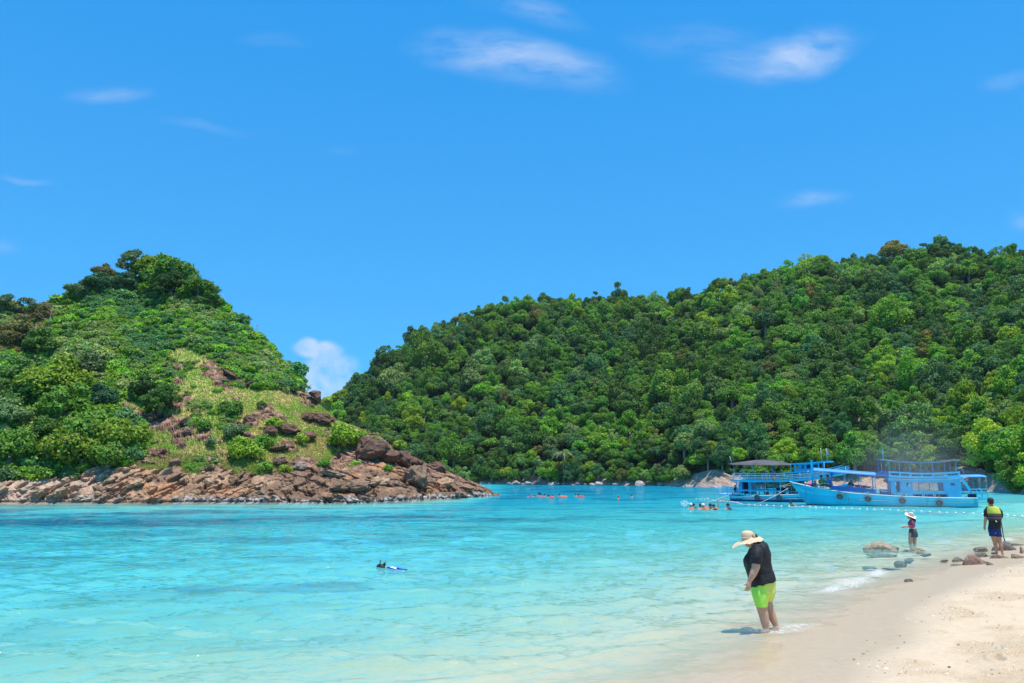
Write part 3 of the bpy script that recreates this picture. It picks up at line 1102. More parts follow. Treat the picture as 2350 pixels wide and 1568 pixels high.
def rock_material(name, barn=True, bump=0.7):
    m, t = mat(name)
    at = t.n('ShaderNodeAttribute', {'attribute_type': 'INSTANCER', 'attribute_name': 'tint'})
    gp = t.n('ShaderNodeNewGeometry').outputs['Position']
    nz = t.noise(2.2, gp, 8.0, 0.65)
    nz2 = t.noise(9.0, gp, 6.0, 0.7)
    f = t.rng(nz, 0.3, 0.7, 0.55, 1.45)
    c = t.mix(1.0, at.outputs['Color'], t.n('ShaderNodeCombineXYZ', X=f, Y=f, Z=t.math('POWER', f, 1.1)).outputs[0], 'MULTIPLY')
    c = t.mix(t.rng(nz2, 0.50, 0.62, 0, 0.55), c, (0.10, 0.075, 0.06, 1))
    if barn:
        z = t.n('ShaderNodeSeparateXYZ', Vector=gp).outputs[2]
        zz = t.math('MULTIPLY_ADD', nz, -0.5, z)
        sp = t.mix(t.rng(nz2, 0.42, 0.60), (0.14, 0.12, 0.11, 1), (0.58, 0.54, 0.52, 1))
        c = t.mix(t.rng(zz, 0.10, 0.38, 0.85, 0.0), c, sp)
    b = t.n('ShaderNodeBsdfPrincipled', Base_Color=c, Roughness=0.85)
    b.inputs['Specular IOR Level'].default_value = 0.25
    bp = t.n('ShaderNodeBump', Strength=bump, Distance=0.12, Height=t.math('ADD', nz, t.math('MULTIPLY', nz2, 0.5)))
    t.put(b.inputs['Normal'], bp.outputs[0])
    t.n('ShaderNodeOutputMaterial', Surface=b.outputs[0])
    return m


M_ROCK = rock_material('shore_rock')
ROCKS = [rock_mesh('boulder', 200 + i, 3, 0.55 + 0.1 * (i % 4), 8 + i % 5, 0.05, M_ROCK) for i in range(10)]
SLABS = [rock_mesh('slab', 230 + i, 3, 0.34, 12, 0.06, M_ROCK) for i in range(5)]

# pale boulders along the far shore: countable ones as things
rnd = random.Random(31)
farlist = []
for k in range(130):
    x = rnd.uniform(1090, 2360)
    p = rh_point(np.array([x]), np.array([rnd.uniform(0.0, 0.02)]))[0]
    farlist.append((x, p, rnd.uniform(0.35, 1.0) * (0.6 if x > 2000 else 1) + (0.8 if rnd.random() < 0.08 else 0)))
farlist.sort(key=lambda q: q[0])
cnt = 0
for (x, p, s) in farlist:
    cnt += 1
    c0 = rnd.choice([('pale grey', (0.50, 0.45, 0.40)), ('sandy', (0.55, 0.42, 0.30)), ('pinkish', (0.52, 0.38, 0.31)), ('brown', (0.33, 0.24, 0.18))])
    link('shore_boulder', rnd.choice(ROCKS), None, (p[0], p[1] - 1.0, max(p[2], 0) * 0.4 + 0.1 * s), (rnd.uniform(-.3, .3), rnd.uniform(-.3, .3), rnd.uniform(0, 6.28)),
         (s * rnd.uniform(.9, 1.6), s, s * 0.85), tint=[*c0[1], 1.0], group='pale boulders along the far shore',
         category='boulder', label=f"{'large' if s > 1 else 'small'} {c0[0]} boulder on the far shore, {ordw(cnt)} along it from the headland")
# pale cliff faces at the waterline behind the boats
for (x0, x1, top, nm) in ((1560, 1735, 1078, 'cracked pinkish-grey cliff face above the waterline behind the far boat\'s stern'),
                          (1850, 2080, 1088, 'broken pinkish-tan rock bank seen through the long boat\'s open foredeck'),
                          (2060, 2330, 1070, 'pinkish rock slope above the waterline behind the long boat\'s stern')):
    xa = np.linspace(x0, x1, 80)
    q = np.linspace(0, 1, 40)
    sh = np.sin(np.linspace(0.0, PI, 80)) ** 0.5
    D = ground_dist(xa, rhw(xa)) - 2.0
    rows = [pos(xa, rhw(xa) + 3 + (top - rhw(xa) - 3) * sh * qq, D + 6 * qq + 0) for qq in q]
    rows.append(rows[-1] + np.array([0, 6, -0.5]))
    rows.append(rows[-1] + np.array([0, 4, -9]))
    Vc = np.array(rows).reshape(-1, 3)
    sst = Vc[:, 0] * 0.8 + Vc[:, 2] * 1.1
    Vc[:, 1] -= 1.6 * np.abs(fbm(sst * 0.45, Vc[:, 2] * 0.25, oct=5, seed=301)) + 0.5 * fbm(Vc[:, 0] * 1.5, Vc[:, 2] * 1.5, oct=3, seed=303)
    link('cliff', mesh_np('cliff', Vc, grid_faces(len(rows), 80), [M_ROCK], smooth=False), None, tint=[0.40, 0.28, 0.21, 1.0], label=nm, category='cliff')

# ------------------------------------------------------------------ rocky headland at left
def inpoly(px, py, poly):
    r = np.zeros(px.shape, bool)
    n = len(poly)
    for i in range(n):
        (ax, ay), (bx, by) = poly[i], poly[(i + 1) % n]
        r ^= ((ay > py) != (by > py)) & (px < (bx - ax) * (py - ay) / (by - ay + 1e-9) + ax)
    return r


GRASS_POLY = [(385, 800), (440, 800), (520, 850), (590, 893), (660, 902), (705, 892), (735, 905), (780, 940), (840, 985), (905, 1028), (1000, 1070), (1060, 1100), (1180, 1140),
              (1180, 1200), (-50, 1200), (-50, 1112), (60, 1108), (130, 1092), (250, 1075), (318, 1060), (335, 1010), (325, 975), (285, 965), (280, 925), (340, 925), (400, 905), (398, 860)]
BAND_TOP = [(-300, 1112), (0, 1108), (100, 1106), (160, 1096), (250, 1085), (320, 1078), (420, 1082), (520, 1092), (600, 1096), (660, 1085), (760, 1078), (840, 1062), (900, 1060), (1000, 1085), (1150, 1120)]
bandt = tab(BAND_TOP, 0)

xs = np.concatenate([np.linspace(-700, -60, 50)[:-1], np.linspace(-60, 1150, 1150)])
tq = np.concatenate([np.linspace(0, 0.22, 150)[:-1], np.linspace(0.22, 1, 170)])
rowsP = [hl_point(xs, 0 * xs + q) for q in tq]
foot1 = rowsP[0].copy(); foot1[:, 1] -= 1.2; foot1[:, 2] = -0.22
foot2 = rowsP[0].copy(); foot2[:, 1] -= 22; foot2[:, 2] = -4.5
foot3 = rowsP[0].copy(); foot3[:, 1] -= 5; foot3[:, 2] = -0.6
foot4 = rowsP[0].copy(); foot4[:, 1] -= 11; foot4[:, 2] = -1.5
backs = []
for q in (0.1, 0.35, 0.7, 1.1):
    bk = rowsP[-1].copy()
    bk[:, 1] += q * 0.9 * hl_ridge(xs) + 0.5 * q
    bk[:, 2] = np.where(q > 1, -4, bk[:, 2] * (1 - q ** 1.5))
    backs.append(bk)
A = np.stack([foot2, foot4, foot3, foot1] + rowsP + backs)
V = A.reshape(-1, 3).copy()
nc = len(xs)
tfull = np.concatenate([[0, 0, 0, 0], tq, [1] * 4])[:, None].repeat(nc, 1).ravel()
px0, py0 = project(V)
wob = fbm(V[:, 0] * 0.35, V[:, 2] * 0.35, V[:, 1] * 0.1, 3, 401) * 17
wob2 = fbm(V[:, 0] * 1.2, V[:, 2] * 1.2, V[:, 1] * 0.3, 3, 402) * 5
gx, gy = px0 + wob + wob2, py0 + wob * 0.8 + wob2
grassy = inpoly(gx, gy, GRASS_POLY)
band = sstep(-4, 4, gy - bandt(np.clip(gx, -300, 1150)))
# outcrops inside the grass, more of them low and towards the tip
oc = fbm(V[:, 0] * 0.42 + V[:, 2] * 0.45, V[:, 2] * 0.95, V[:, 1] * 0.2, 6, 410, gain=0.62)
bias = -0.13 + 0.10 * sstep(500, 800, px0) * sstep(900, 960, py0) + 0.26 * sstep(760, 860, px0) * sstep(930, 990, py0) + 0.10 * sstep(1030, 1075, py0) + 0.10 * np.exp(-((px0 - 450) / 40) ** 2 - ((py0 - 960) / 40) ** 2)
bias = bias + 0.35 * np.exp(-(((px0 - 722) / 16) ** 2 + ((py0 - 905) / 16) ** 2)) + 0.28 * np.exp(-(((px0 - 510) - (py0 - 868) * 1.6) / 40) ** 2 - ((py0 - 868) / 16) ** 2)
outc = sstep(-0.01, 0.05, oc + bias) * grassy * (1 - band)
rock = np.clip(band + outc, 0, 1) * (tfull < 1.01)
veg = (~grassy) & (band < 0.5)
# strata: saw-tooth ledges dipping to the left
n3 = fbm(V[:, 0] * 0.25, V[:, 1] * 0.2, V[:, 2] * 0.4, 3, 420)
dip = np.where(px0 < 560, 0.95, 0.55)
sco = (V[:, 2] * 1.0 - V[:, 0] * 0.55 * 1.0) * 1.05 + n3 * 1.6
sco2 = (V[:, 2] * 1.0 + V[:, 0] * 0.42) * 1.1 + n3 * 1.6
mixs = sstep(560, 660, px0)
saw = lambda s: (s - np.floor(s)) ** 0.6
ca_, sa_ = math.cos(0.70), math.sin(0.70)
al1, ac1 = V[:, 0] * ca_ + V[:, 2] * 1.3 * sa_, -V[:, 0] * sa_ + V[:, 2] * 1.3 * ca_
cb_, sb_ = math.cos(-0.38), math.sin(-0.38)
al2, ac2 = V[:, 0] * cb_ + V[:, 2] * 1.3 * sb_, -V[:, 0] * sb_ + V[:, 2] * 1.3 * cb_
gr1 = np.abs(fbm(al1 * 0.28, ac1 * 1.15, V[:, 1] * 0.1, 4, 431)); gr2 = np.abs(fbm(al2 * 0.30, ac2 * 1.2, V[:, 1] * 0.1, 4, 432))
groove = (1 - mixs) * gr1 + mixs * gr2
ledge = (1 - mixs) * saw(sco) + mixs * saw(sco2)
ledge2 = (1 - mixs) * saw(sco * 2.7 + 3 * n3) + mixs * saw(sco2 * 2.9 + 2 * n3)
crack = np.abs(fbm(V[:, 0] * 0.8, V[:, 1] * 0.4, V[:, 2] * 0.9, 4, 430))
crack2 = np.abs(fbm(V[:, 0] * 2.2, V[:, 1] * 1.0, V[:, 2] * 2.4, 3, 433))
big = fbm(V[:, 0] * 0.22, V[:, 1] * 0.12, V[:, 2] * 0.25, 4, 440)
lumpy = fbm(V[:, 0] * 1.5, V[:, 1] * 1.5, V[:, 2] * 1.5, 4, 441)
hgt = rock * (0.18 * (ledge - 0.5) + 0.08 * (ledge2 - 0.5) + 0.85 * sstep(0.0, 0.12, groove) + 0.22 * sstep(0.0, 0.08, crack) + 0.05 * sstep(0, .12, crack2) - 0.75)
hgt += (1 - rock) * 0.22 * lumpy + 0.12 * rock * lumpy + 0.45 * big
fade = np.where(tfull > 0, 1.0, 0.55) * sstep(1150, 1120, px0 - 0 * px0) * np.where(tfull >= 1, 0.25, 1.0)
nrm = np.array([0.0, -0.80, 0.60])
V = V + nrm[None] * (hgt * fade * 0.9)[:, None]
# colours of rock, soil and grass cover
nz = fbm(V[:, 0] * 0.5, V[:, 1] * 0.5, V[:, 2] * 0.6, 5, 450)
nzf = fbm(V[:, 0] * 2.5, V[:, 1] * 2.5, V[:, 2] * 2.5, 4, 451)
tan = np.array([0.41, 0.25, 0.15]); orange = np.array([0.46, 0.23, 0.12]); brown = np.array([0.21, 0.125, 0.078]); dark = np.array([0.135, 0.070, 0.048]); pale = np.array([0.50, 0.42, 0.35])
mixc = lambda a, b_, f: a + (b_ - a) * f[:, None]
bandc = mixc(np.tile(tan, (len(V), 1)), np.tile(brown, (len(V), 1)), sstep(-0.15, 0.30, nz + 0.42 * sstep(400, 700, px0)))
bandc = mixc(bandc, np.tile(orange, (len(V), 1)), sstep(0.15, 0.40, fbm(V[:, 0] * 0.4 + 9, V[:, 2] * 0.9, V[:, 1] * 0.3, 3, 455)) * 0.8)
bandc = mixc(bandc, np.tile(pale, (len(V), 1)), sstep(330, 150, px0) * 0.45)
upc = mixc(np.tile(dark, (len(V), 1)), np.tile(np.array([0.34, 0.20, 0.135]), (len(V), 1)), sstep(-0.15, 0.3, nzf))
rockc = mixc(upc, bandc, sstep(-14, 6, gy - bandt(np.clip(gx, -300, 1150)) - 8 * nz - 14 * sstep(700, 850, px0)))
grassc = mixc(np.tile([0.33, 0.41, 0.085], (len(V), 1)), np.tile([0.50, 0.43, 0.16], (len(V), 1)), sstep(-0.2, 0.35, nz + nzf * 0.5 + 0.15 * sstep(1000, 1060, py0)))
grassc = mixc(grassc, np.tile([0.24, 0.36, 0.06], (len(V), 1)), sstep(0.1, 0.4, fbm(V[:, 0] * 0.35, V[:, 2] * 0.35, V[:, 1] * .3, 3, 458)) * 0.7)
vegc = np.tile([0.07, 0.11, 0.03], (len(V), 1))
colr = mixc(grassc, rockc, rock)
colr = np.where(veg[:, None], vegc, colr)
# wet barnacle band at the waterline
bar = sstep(0.62, 0.30, V[:, 2] + 0.35 * nz) * np.where(tfull < 0.25, 1, 0) * sstep(250, 520, px0)
spk = sstep(-0.15, 0.25, fbm(V[:, 0] * 4, V[:, 1] * 4, V[:, 2] * 4, 3, 460))
colr = mixc(colr, mixc(np.tile([0.10, 0.085, 0.08], (len(V), 1)), np.tile([0.55, 0.51, 0.49], (len(V), 1)), spk), bar * 0.85)
colr = mixc(colr, np.tile([0.15, 0.145, 0.055], (len(V), 1)), sstep(0.06, -0.10, V[:, 2]))
m_head, t = mat('headland_surface')
at = t.n('ShaderNodeAttribute', {'attribute_name': 'cover'})
gp = t.n('ShaderNodeNewGeometry').outputs['Position']
a1, a2 = t.noise(3.0, gp, 8.0, 0.68), t.noise(14.0, gp, 5.0, 0.7)
f = t.rng(a1, 0.32, 0.68, 0.55, 1.4)
c = t.mix(1.0, at.outputs['Color'], t.n('ShaderNodeCombineXYZ', X=f, Y=f, Z=f).outputs[0], 'MULTIPLY')
b = t.n('ShaderNodeBsdfPrincipled', Base_Color=c, Roughness=0.88)
b.inputs['Specular IOR Level'].default_value = 0.25
bp = t.n('ShaderNodeBump', Strength=0.6, Distance=0.09, Height=t.math('ADD', a1, t.math('MULTIPLY', a2, 0.4)))
t.put(b.inputs['Normal'], bp.outputs[0])
t.n('ShaderNodeOutputMaterial', Surface=b.outputs[0])
headland = link('rocky_headland_hill', mesh_np('rocky_headland_hill', V, grid_faces(len(A), nc), [m_head], smooth=True, attrs={'cover': ('FLOAT_COLOR', np.clip(colr, 0.005, 1))}), kind='structure')
HV = V.reshape(len(A), nc, 3)


def hl_at(x, y):
    """surface point of the headland seen at photo position (x, y)"""
    j = int(np.clip(np.searchsorted(xs, x), 1, nc - 1))
    yw, ys = float(hlw(x)), float(hls(x))
    q = np.clip((y - yw) / (ys - yw), 0, 1)
    i = int(np.clip(np.searchsorted(tq, q), 0, len(tq) - 1)) + 4
    return HV[i, j].copy()


# grass cover: tufts of blades (nobody could count them)
npr = np.random.RandomState(77)
flat_idx = np.where((~veg) & (rock < 0.4) & (tfull > 0) & (tfull < 0.999) & (px0 > -60) & grassy)[0]
Aall = HV
n_t = 110000
sel = npr.choice(flat_idx, n_t)
C = V[sel] + npr.normal(size=(n_t, 3)) * np.array([0.10, 0.15, 0.03])
col_t = colr[sel]
ht = npr.uniform(0.04, 0.15, n_t)
ang = npr.rand(n_t) * 2 * PI
dx, dy = np.cos(ang) * 0.05, np.sin(ang) * 0.05
lean = npr.normal(size=(n_t, 2)) * 0.06
B0 = C + np.stack([-dx, -dy, 0 * dx - 0.03], -1)
B1 = C + np.stack([dx, dy, 0 * dx - 0.03], -1)
T1 = C + np.stack([lean[:, 0] + 0.03, lean[:, 1], ht], -1)
Vg = np.stack([B0, B1, T1], 1).reshape(-1, 3)
m_grass, t = mat('dry_grass')
at = t.n('ShaderNodeAttribute', {'attribute_name': 'cover'})
ri = t.n('ShaderNodeNewGeometry').outputs['Random Per Island']
f = t.rng(ri, 0, 1, 0.65, 1.45)
c = t.mix(1.0, at.outputs['Color'], t.n('ShaderNodeCombineXYZ', X=f, Y=f, Z=f).outputs[0], 'MULTIPLY')
df = t.n('ShaderNodeBsdfDiffuse', Color=c); tl = t.n('ShaderNodeBsdfTranslucent', Color=c)
t.n('ShaderNodeOutputMaterial', Surface=t.n('ShaderNodeMixShader', _0=0.35, _1=df.outputs[0], _2=tl.outputs[0]).outputs[0])
link('dry_grass', mesh_np('dry_grass', Vg, np.arange(n_t * 3).reshape(-1, 3), [m_grass], smooth=False, attrs={'cover': ('FLOAT_COLOR', np.repeat(col_t, 3, 0))}), kind='stuff')

# shrub carpet on the rest of the headland
sparse = grassy & (band < 0.3) & (rock < 0.5) & (fbm(V[:, 0] * 0.55, V[:, 2] * 0.55, V[:, 1] * 0.2, 3, 475) > 0.33 + 0.1 * sstep(500, 650, px0))
vi = np.where((veg | sparse) & (tfull > 0) & (px0 > -80) & (py0 < 1110))[0]
# area-uniform choice on the slope grid
pts, sc, idx, tn, rt = [], [], [], [], []
cells = {}
rnd = random.Random(9)
tries = npr.choice(vi, 60000)
tonev = fbm(V[:, 0] * 0.16, V[:, 2] * 0.16, V[:, 1] * 0.1, 4, 470)
for i in tries:
    p = V[i]
    s = 0.32 + 0.55 * rnd.random() ** 1.8
    if rnd.random() < 0.035:
        s *= 1.9
    if grassy[i]:
        s *= 0.5
    if px0[i] < 330 and py0[i] > 820:
        s *= 1.5
    key = (int(p[0] / 0.9), int(p[1] / 0.9), int(p[2] / 0.9))
    if any((q[0] - p[0]) ** 2 + (q[1] - p[1]) ** 2 + (q[2] - p[2]) ** 2 < (0.46 * (s + s2)) ** 2 for q, s2 in cells.get(key, ())):
        continue
    cells.setdefault(key, []).append((p, s))
    pts.append(p + np.array([0, -0.05, s * 0.15]))
    sc.append([s * rnd.uniform(.9, 1.3), s * rnd.uniform(.9, 1.3), s * rnd.uniform(.75, 1.25)])
    idx.append(rnd.randrange(6))
    rt.append([rnd.uniform(-.3, .3), rnd.uniform(-.3, .3), rnd.uniform(0, 6.28)])
    tv = tonev[i] + rnd.uniform(-.25, .25)
    g = GREENS['grey-green'] if tv > 0.06 else GREENS['mid green'] if tv > -0.14 else GREENS['bright green'] if tv > -0.25 else GREENS['blue-green']
    if px0[i] < 115 and py0[i] < 820 and rnd.random() < 0.5:
        g = (0.17, 0.15, 0.06)
    tn.append([k_ * q_ for k_, q_ in zip((1.95, 1.75, 1.2), jitter(g, rnd, 0.16))])
print('shrubs', len(pts))
gn_scatter('shrub_cover', np.array(pts), np.array(sc), np.array(rt), np.array(idx), np.array(tn), BUSHES, kind='stuff')

# trees and bushes of the headland one can tell apart: (x, y of crown centre, radius in photo px, colour, form, label)
HT = [
    (455, 668, 40, 'bright green', 0, 'dense dark-shaded tree leaning down the right shoulder of the headland summit'),
    (392, 632, 54, 'bright green', 0, 'tallest dense green tree on the very summit of the headland'),
    (342, 622, 40, 'yellow-green', 6, 'sunlit yellow-green tree on the summit beside the airy one'),
    (300, 610, 38, 'grey-green', 8, 'airy see-through tree at the left edge of the headland summit'),
    (395, 662, 40, 'deep green', 7, 'deeply shaded low tree below the tallest tree on the headland summit'),
    (485, 690, 26, 'mid green', 9, 'small ragged tree at the right end of the summit trees'),
    (238, 625, 24, 'olive brown', 1, 'small brownish-green bush-like tree just left of the airy summit tree'),
    (225, 655, 34, 'blue-green', 6, 'dark blue-green tree below the brownish one near the headland summit'),
    (185, 668, 30, 'grey-green', 1, 'grey-green tree on the left shoulder of the headland summit'),
    (290, 655, 30, 'blue-green', 7, 'dark low tree in the gap beneath the airy summit tree'),
    (130, 880, 72, 'yellow-green', 1, 'big yellow-green tree in the middle of the headland\'s wooded gully'),
    (150, 940, 60, 'bright green', 6, 'bright green tree below the big yellow-green tree in the gully'),
    (60, 920, 50, 'mid green', 0, 'dark-centred tree at the foot of the gully left of the yellow-green tree'),
    (205, 1000, 66, 'bright green', 2, 'broad bright green tree low on the headland above the shore boulders'),
    (270, 1010, 52, 'yellow-green', 3, 'yellowish spreading tree that ends at the dry grass low on the headland'),
    (160, 1040, 60, 'yellow-green', 3, 'lowest spreading yellow-green tree hanging over the tan shore boulders'),
    (250, 1052, 44, 'bright green', 2, 'low dense tree next to the grass just above the tilted rock slabs'),
    (90, 1010, 52, 'mid green', 7, 'many-lobed green tree between the lowest spreading tree and the far left one'),
    (20, 1040, 62, 'bright green', 2, 'bright-leaved tree hanging over the far left end of the shore rocks'),
    (15, 960, 50, 'pale green', 6, 'pale-leaved tree at the left border above the bright-leaved one'),
    (30, 880, 48, 'mid green', 9, 'mid green tree at the left border beside the yellow-green gully tree'),
    (100, 800, 46, 'mid green', 7, 'tree at the upper end of the wooded gully under the bare grey branches'),
    (190, 850, 44, 'grey-green', 6, 'grey-green tree right of the big yellow-green gully tree'),
    (230, 920, 40, 'blue-green', 7, 'dark blue-green tree between gully and brown outcrop'),
    (368, 925, 44, 'mid green', 7, 'dark rounded tree at the left edge of the dry grass slope'),
    (340, 895, 38, 'deep green', 1, 'deep green tree directly above the dark rounded one at the grass edge'),
    (10, 705, 30, 'grey-green', 8, 'thin open tree on the left skyline of the headland'),
    (60, 712, 30, 'grey-green', 8, 'second thin open tree on the left skyline with sky showing through'),
    (105, 725, 28, 'olive brown', 8, 'brownish half-bare tree on the left skyline next to the grey branches'),
    (40, 770, 40, 'olive brown', 9, 'olive-brown tree below the left skyline among bare twigs'),
]
HB = [
    (793, 1003, 42, 'yellow-green', 'large round bright bush among dark boulders near the headland tip'),
    (560, 1032, 36, 'yellow-green', 'wide yellow-green bush in the middle of the dry grass slope'),
    (597, 1018, 26, 'bright green', 'bright bush adjoining the wide yellow-green bush on its upper right'),
    (608, 1072, 17, 'bright green', 'small upright bush at the edge of the shore rocks below the wide bush'),
    (628, 972, 20, 'yellow-green', 'small yellow-green bush against the dark outcrop high on the slope'),
    (690, 1008, 17, 'yellow-green', 'little yellow-green bush on the dark rocks left of the large round bush'),
    (532, 938, 24, 'mid green', 'mid green bush on the upper grass slope left of the dark outcrop'),
    (540, 990, 24, 'grey-green', 'grey-green bush above the wide yellow-green bush'),
    (463, 978, 18, 'mid green', 'small green bush beside the stacked brown rocks in the grass'),
    (602, 930, 12, 'deep green', 'tiny dark bush on the brown boulder high on the grass slope'),
    (678, 895, 12, 'deep green', 'tiny dark shrub at the top of the grass near the ridge'),
    (915, 1022, 17, 'yellow-green', 'small yellowish bush on the skyline near the headland tip'),
    (745, 1066, 15, 'bright green', 'low bright shrub in the grass just under the overhanging boulder'),
    (890, 1076, 12, 'bright green', 'tiny green shrub between the big lower boulders near the tip'),
    (480, 1015, 14, 'grey-green', 'small dull bush in the grass left of the grey-green bush'),
    (655, 1078, 14, 'yellow-green', 'low yellowish bush along the top of the rock band'),
]
rnd = random.Random(15)
for (x, y, rpx, cn, form, lab) in HT:
    p = hl_at(x, max(y + rpx * 0.6, float(hls(x)) + 2))
    D = p[1] - 0.3
    R = rpx / F_PX * D
    c3 = P(x, y, D)
    tr = thing('headland_tree', lab, 'tree', (c3.x, D, p[2] - 0.2), 0)
    link('crown', CROWNS[form][1], tr, (0, 0, c3.z - p[2] + 0.2), (0, 0, rnd.uniform(0, 6.28)), (R * 1.12, R * 1.12, R * (1.25 if form in (2, 3) else 0.95)), tint=[*jitter(GREENS[cn], rnd, 0.05), 1.0])
    link('trunk', TRUNKS[rnd.randrange(4)], tr, None, None, (R * 0.6, R * 0.6, max(0.3, (c3.z - p[2] + 0.2) / 3.2)))
for (x, y, rpx, cn, lab) in HB:
    p = hl_at(x, y + rpx * 0.55)
    D = p[1] - 0.4
    R = rpx / F_PX * D
    c3 = P(x, y, D)
    link('bush', BUSHES[rnd.randrange(6)] if rpx < 22 else FINEBUSH[rnd.randrange(4)], None, (c3.x, D, c3.z - R * 0.2), (0, 0, rnd.uniform(0, 6)), (R * 1.15, R * 1.15, R * 1.2),
         tint=[*[1.3 * q_ for q_ in jitter(GREENS[cn], rnd, 0.05)], 1.0], label=lab, category='bush')


def bare_tree(x, y_base, h_px, lab, seed, lean=0.0):
    r = random.Random(seed)
    p = hl_at(x, max(y_base, float(hls(x)) + 1))
    h = h_px / F_PX * p[1]
    tr = thing('bare_tree', lab, 'tree', tuple(p))
    mb = MB()
    mb.tube([(0, 0, -.3), (lean * h * .4, 0, h * .5), (lean * h, 0, h)], [.045, .03, .012], 5)
    mb.build('trunk', M_TWIG, tr)
    for i in range(7):
        z = h * r.uniform(.3, .95)
        b0 = Vector((lean * z, 0, z))
        e = b0 + Vector((r.uniform(-.45, .45) * h, r.uniform(-.3, .3) * h, r.uniform(.1, .4) * h))
        m2 = MB()
        m2.tube([b0, b0.lerp(e, .5) + Vector((0, 0, -.03)), e], [.022, .016, .008], 4)
        m2.build('branch', M_TWIG, tr)


bare_tree(515, 700, 38, 'thin leafless sapling standing on the ridge right of the summit trees', 1, -0.2)
bare_tree(585, 760, 26, 'short leafless shrub on the ridge halfway down to the gap', 2, 0.1)
bare_tree(702, 900, 20, 'tiny bare twig on the lowest part of the green ridge', 3, 0.5)
bare_tree(108, 770, 66, 'bare grey-branched tree above the wooded gully at left', 4, 0.15)
bare_tree(90, 800, 60, 'second bare grey tree lower in the gully at left', 5, -0.25)

# boulders lying on the headland
CRAGS = [rock_mesh('boulder', 260 + i, 4, 0.62 + 0.06 * (i % 4), 16, 0.09, M_ROCK) for i in range(8)]
BO = [
    (848, 1030, 48, 40, 'dark', 'huge dark craggy boulder with an overhang right of the large round bush'),
    (885, 1046, 34, 22, 'dark', 'dark blocky boulder immediately right of the overhanging one'),
    (925, 1058, 26, 22, 'dark', 'rounded dark boulder on the skyline right of the blocky one'),
    (955, 1062, 22, 18, 'dark', 'dark boulder on the skyline above the flat-topped tan rocks'),
    (1000, 1072, 26, 14, 'dark', 'long low dark boulder on the skyline near the tip'),
    (956, 1100, 36, 30, 'brown', 'large brown boulder with a shaded side among tan rocks near the tip'),
    (740, 962, 30, 16, 'dark', 'dark wedge-shaped boulder on the slope above the round bush'),
    (705, 958, 18, 13, 'dark', 'dark boulder just left of the wedge-shaped one'),
    (810, 990, 24, 10, 'brown', 'smooth brown slab on the skyline behind the round bush'),
    (660, 985, 34, 14, 'dark', 'broad dark slab outcrop in the middle of the slope'),
    (700, 1002, 30, 12, 'dark', 'dark slab outcrop downhill of the broad one'),
    (575, 962, 20, 12, 'dark', 'dark boulder left of the small high bush'),
    (618, 992, 22, 14, 'dark', 'dark boulder below the small high bush'),
    (600, 936, 12, 9, 'brown', 'small brown boulder standing alone high in the grass'),
    (430, 992, 16, 14, 'brown', 'rounded brown boulder in the grass under the dark rounded tree'),
    (425, 965, 12, 15, 'brown', 'upright brown rock stacked above the rounded brown boulder'),
    (295, 938, 16, 18, 'brown', 'reddish-brown outcrop rock in the bushes left of the grass'),
    (530, 860, 24, 8, 'dark', 'flat dark ledge rock high on the grass slope'),
    (572, 882, 16, 7, 'dark', 'smaller flat dark rock downhill from the high ledge rock'),
    (722, 903, 14, 13, 'dark', 'black rock knob on the ridge at the lower end of the green slope'),
    (728, 915, 12, 12, 'dark', 'black rock just below the knob on the ridge'),
    (640, 1058, 18, 12, 'brown', 'brown boulder between the small upright bush and the dark slabs'),
    (688, 1072, 16, 13, 'grey', 'grey rounded rock at the top of the shore band under the slope'),
    (480, 1075, 18, 9, 'brown', 'brown rock at the lower edge of the grass'),
    (400, 1062, 20, 12, 'brown', 'jagged brown rock ridge at the top of the tilted slabs'),
    (640, 1030, 22, 10, 'dark', 'dark broken rock downslope of the broad slab outcrop'),
    (765, 1090, 34, 14, 'grey', 'grey weathered boulder pile in the shore band under the grass'),
    (820, 1115, 30, 18, 'brown', 'brown overhanging shore boulder with dark shade under it'),
    (780, 1118, 26, 16, 'brown', 'brown shore boulder left of the overhanging one'),
    (870, 1108, 26, 15, 'tan', 'tan block right of the overhanging shore boulder'),
    (1020, 1108, 30, 14, 'tan', 'tan cracked boulder near the tip of the headland'),
    (1065, 1118, 24, 10, 'brown', 'low brown boulder second from the tip of the headland'),
    (1098, 1124, 18, 8, 'brown', 'last brown boulder at the tip of the headland'),
    (95, 1133, 22, 12, 'tan', 'large square pale boulder at the far left shore'),
    (140, 1132, 22, 12, 'tan', 'square tan boulder right of the pale square one at far left'),
    (315, 1112, 26, 10, 'tan', 'long tan tilted slab left of the orange streak'),
]
RC = {'dark': (0.155, 0.080, 0.052), 'brown': (0.25, 0.15, 0.095), 'grey': (0.29, 0.22, 0.165), 'tan': (0.47, 0.30, 0.18), 'orange': (0.47, 0.25, 0.12), 'pale': (0.50, 0.38, 0.27)}
for (x, y, rx, ry, cn, lab) in BO:
    p = hl_at(x, y + ry * 0.5)
    D = p[1] - 0.25
    sx, sz = rx / F_PX * D * 0.9, ry / F_PX * D * 0.82
    c3 = P(x, y, D)
    me = rnd.choice(CRAGS)
    link('boulder', me, None, (c3.x, D, c3.z), (rnd.uniform(-.2, .2), 0.25 if x > 600 else -0.5, rnd.uniform(-.3, .3) + (PI if rnd.random() < .5 else 0)), (sx * 1.15, (sx + sz) * 0.6, sz * 1.5),
         tint=[*RC[cn], 1.0], label=lab, category='boulder')
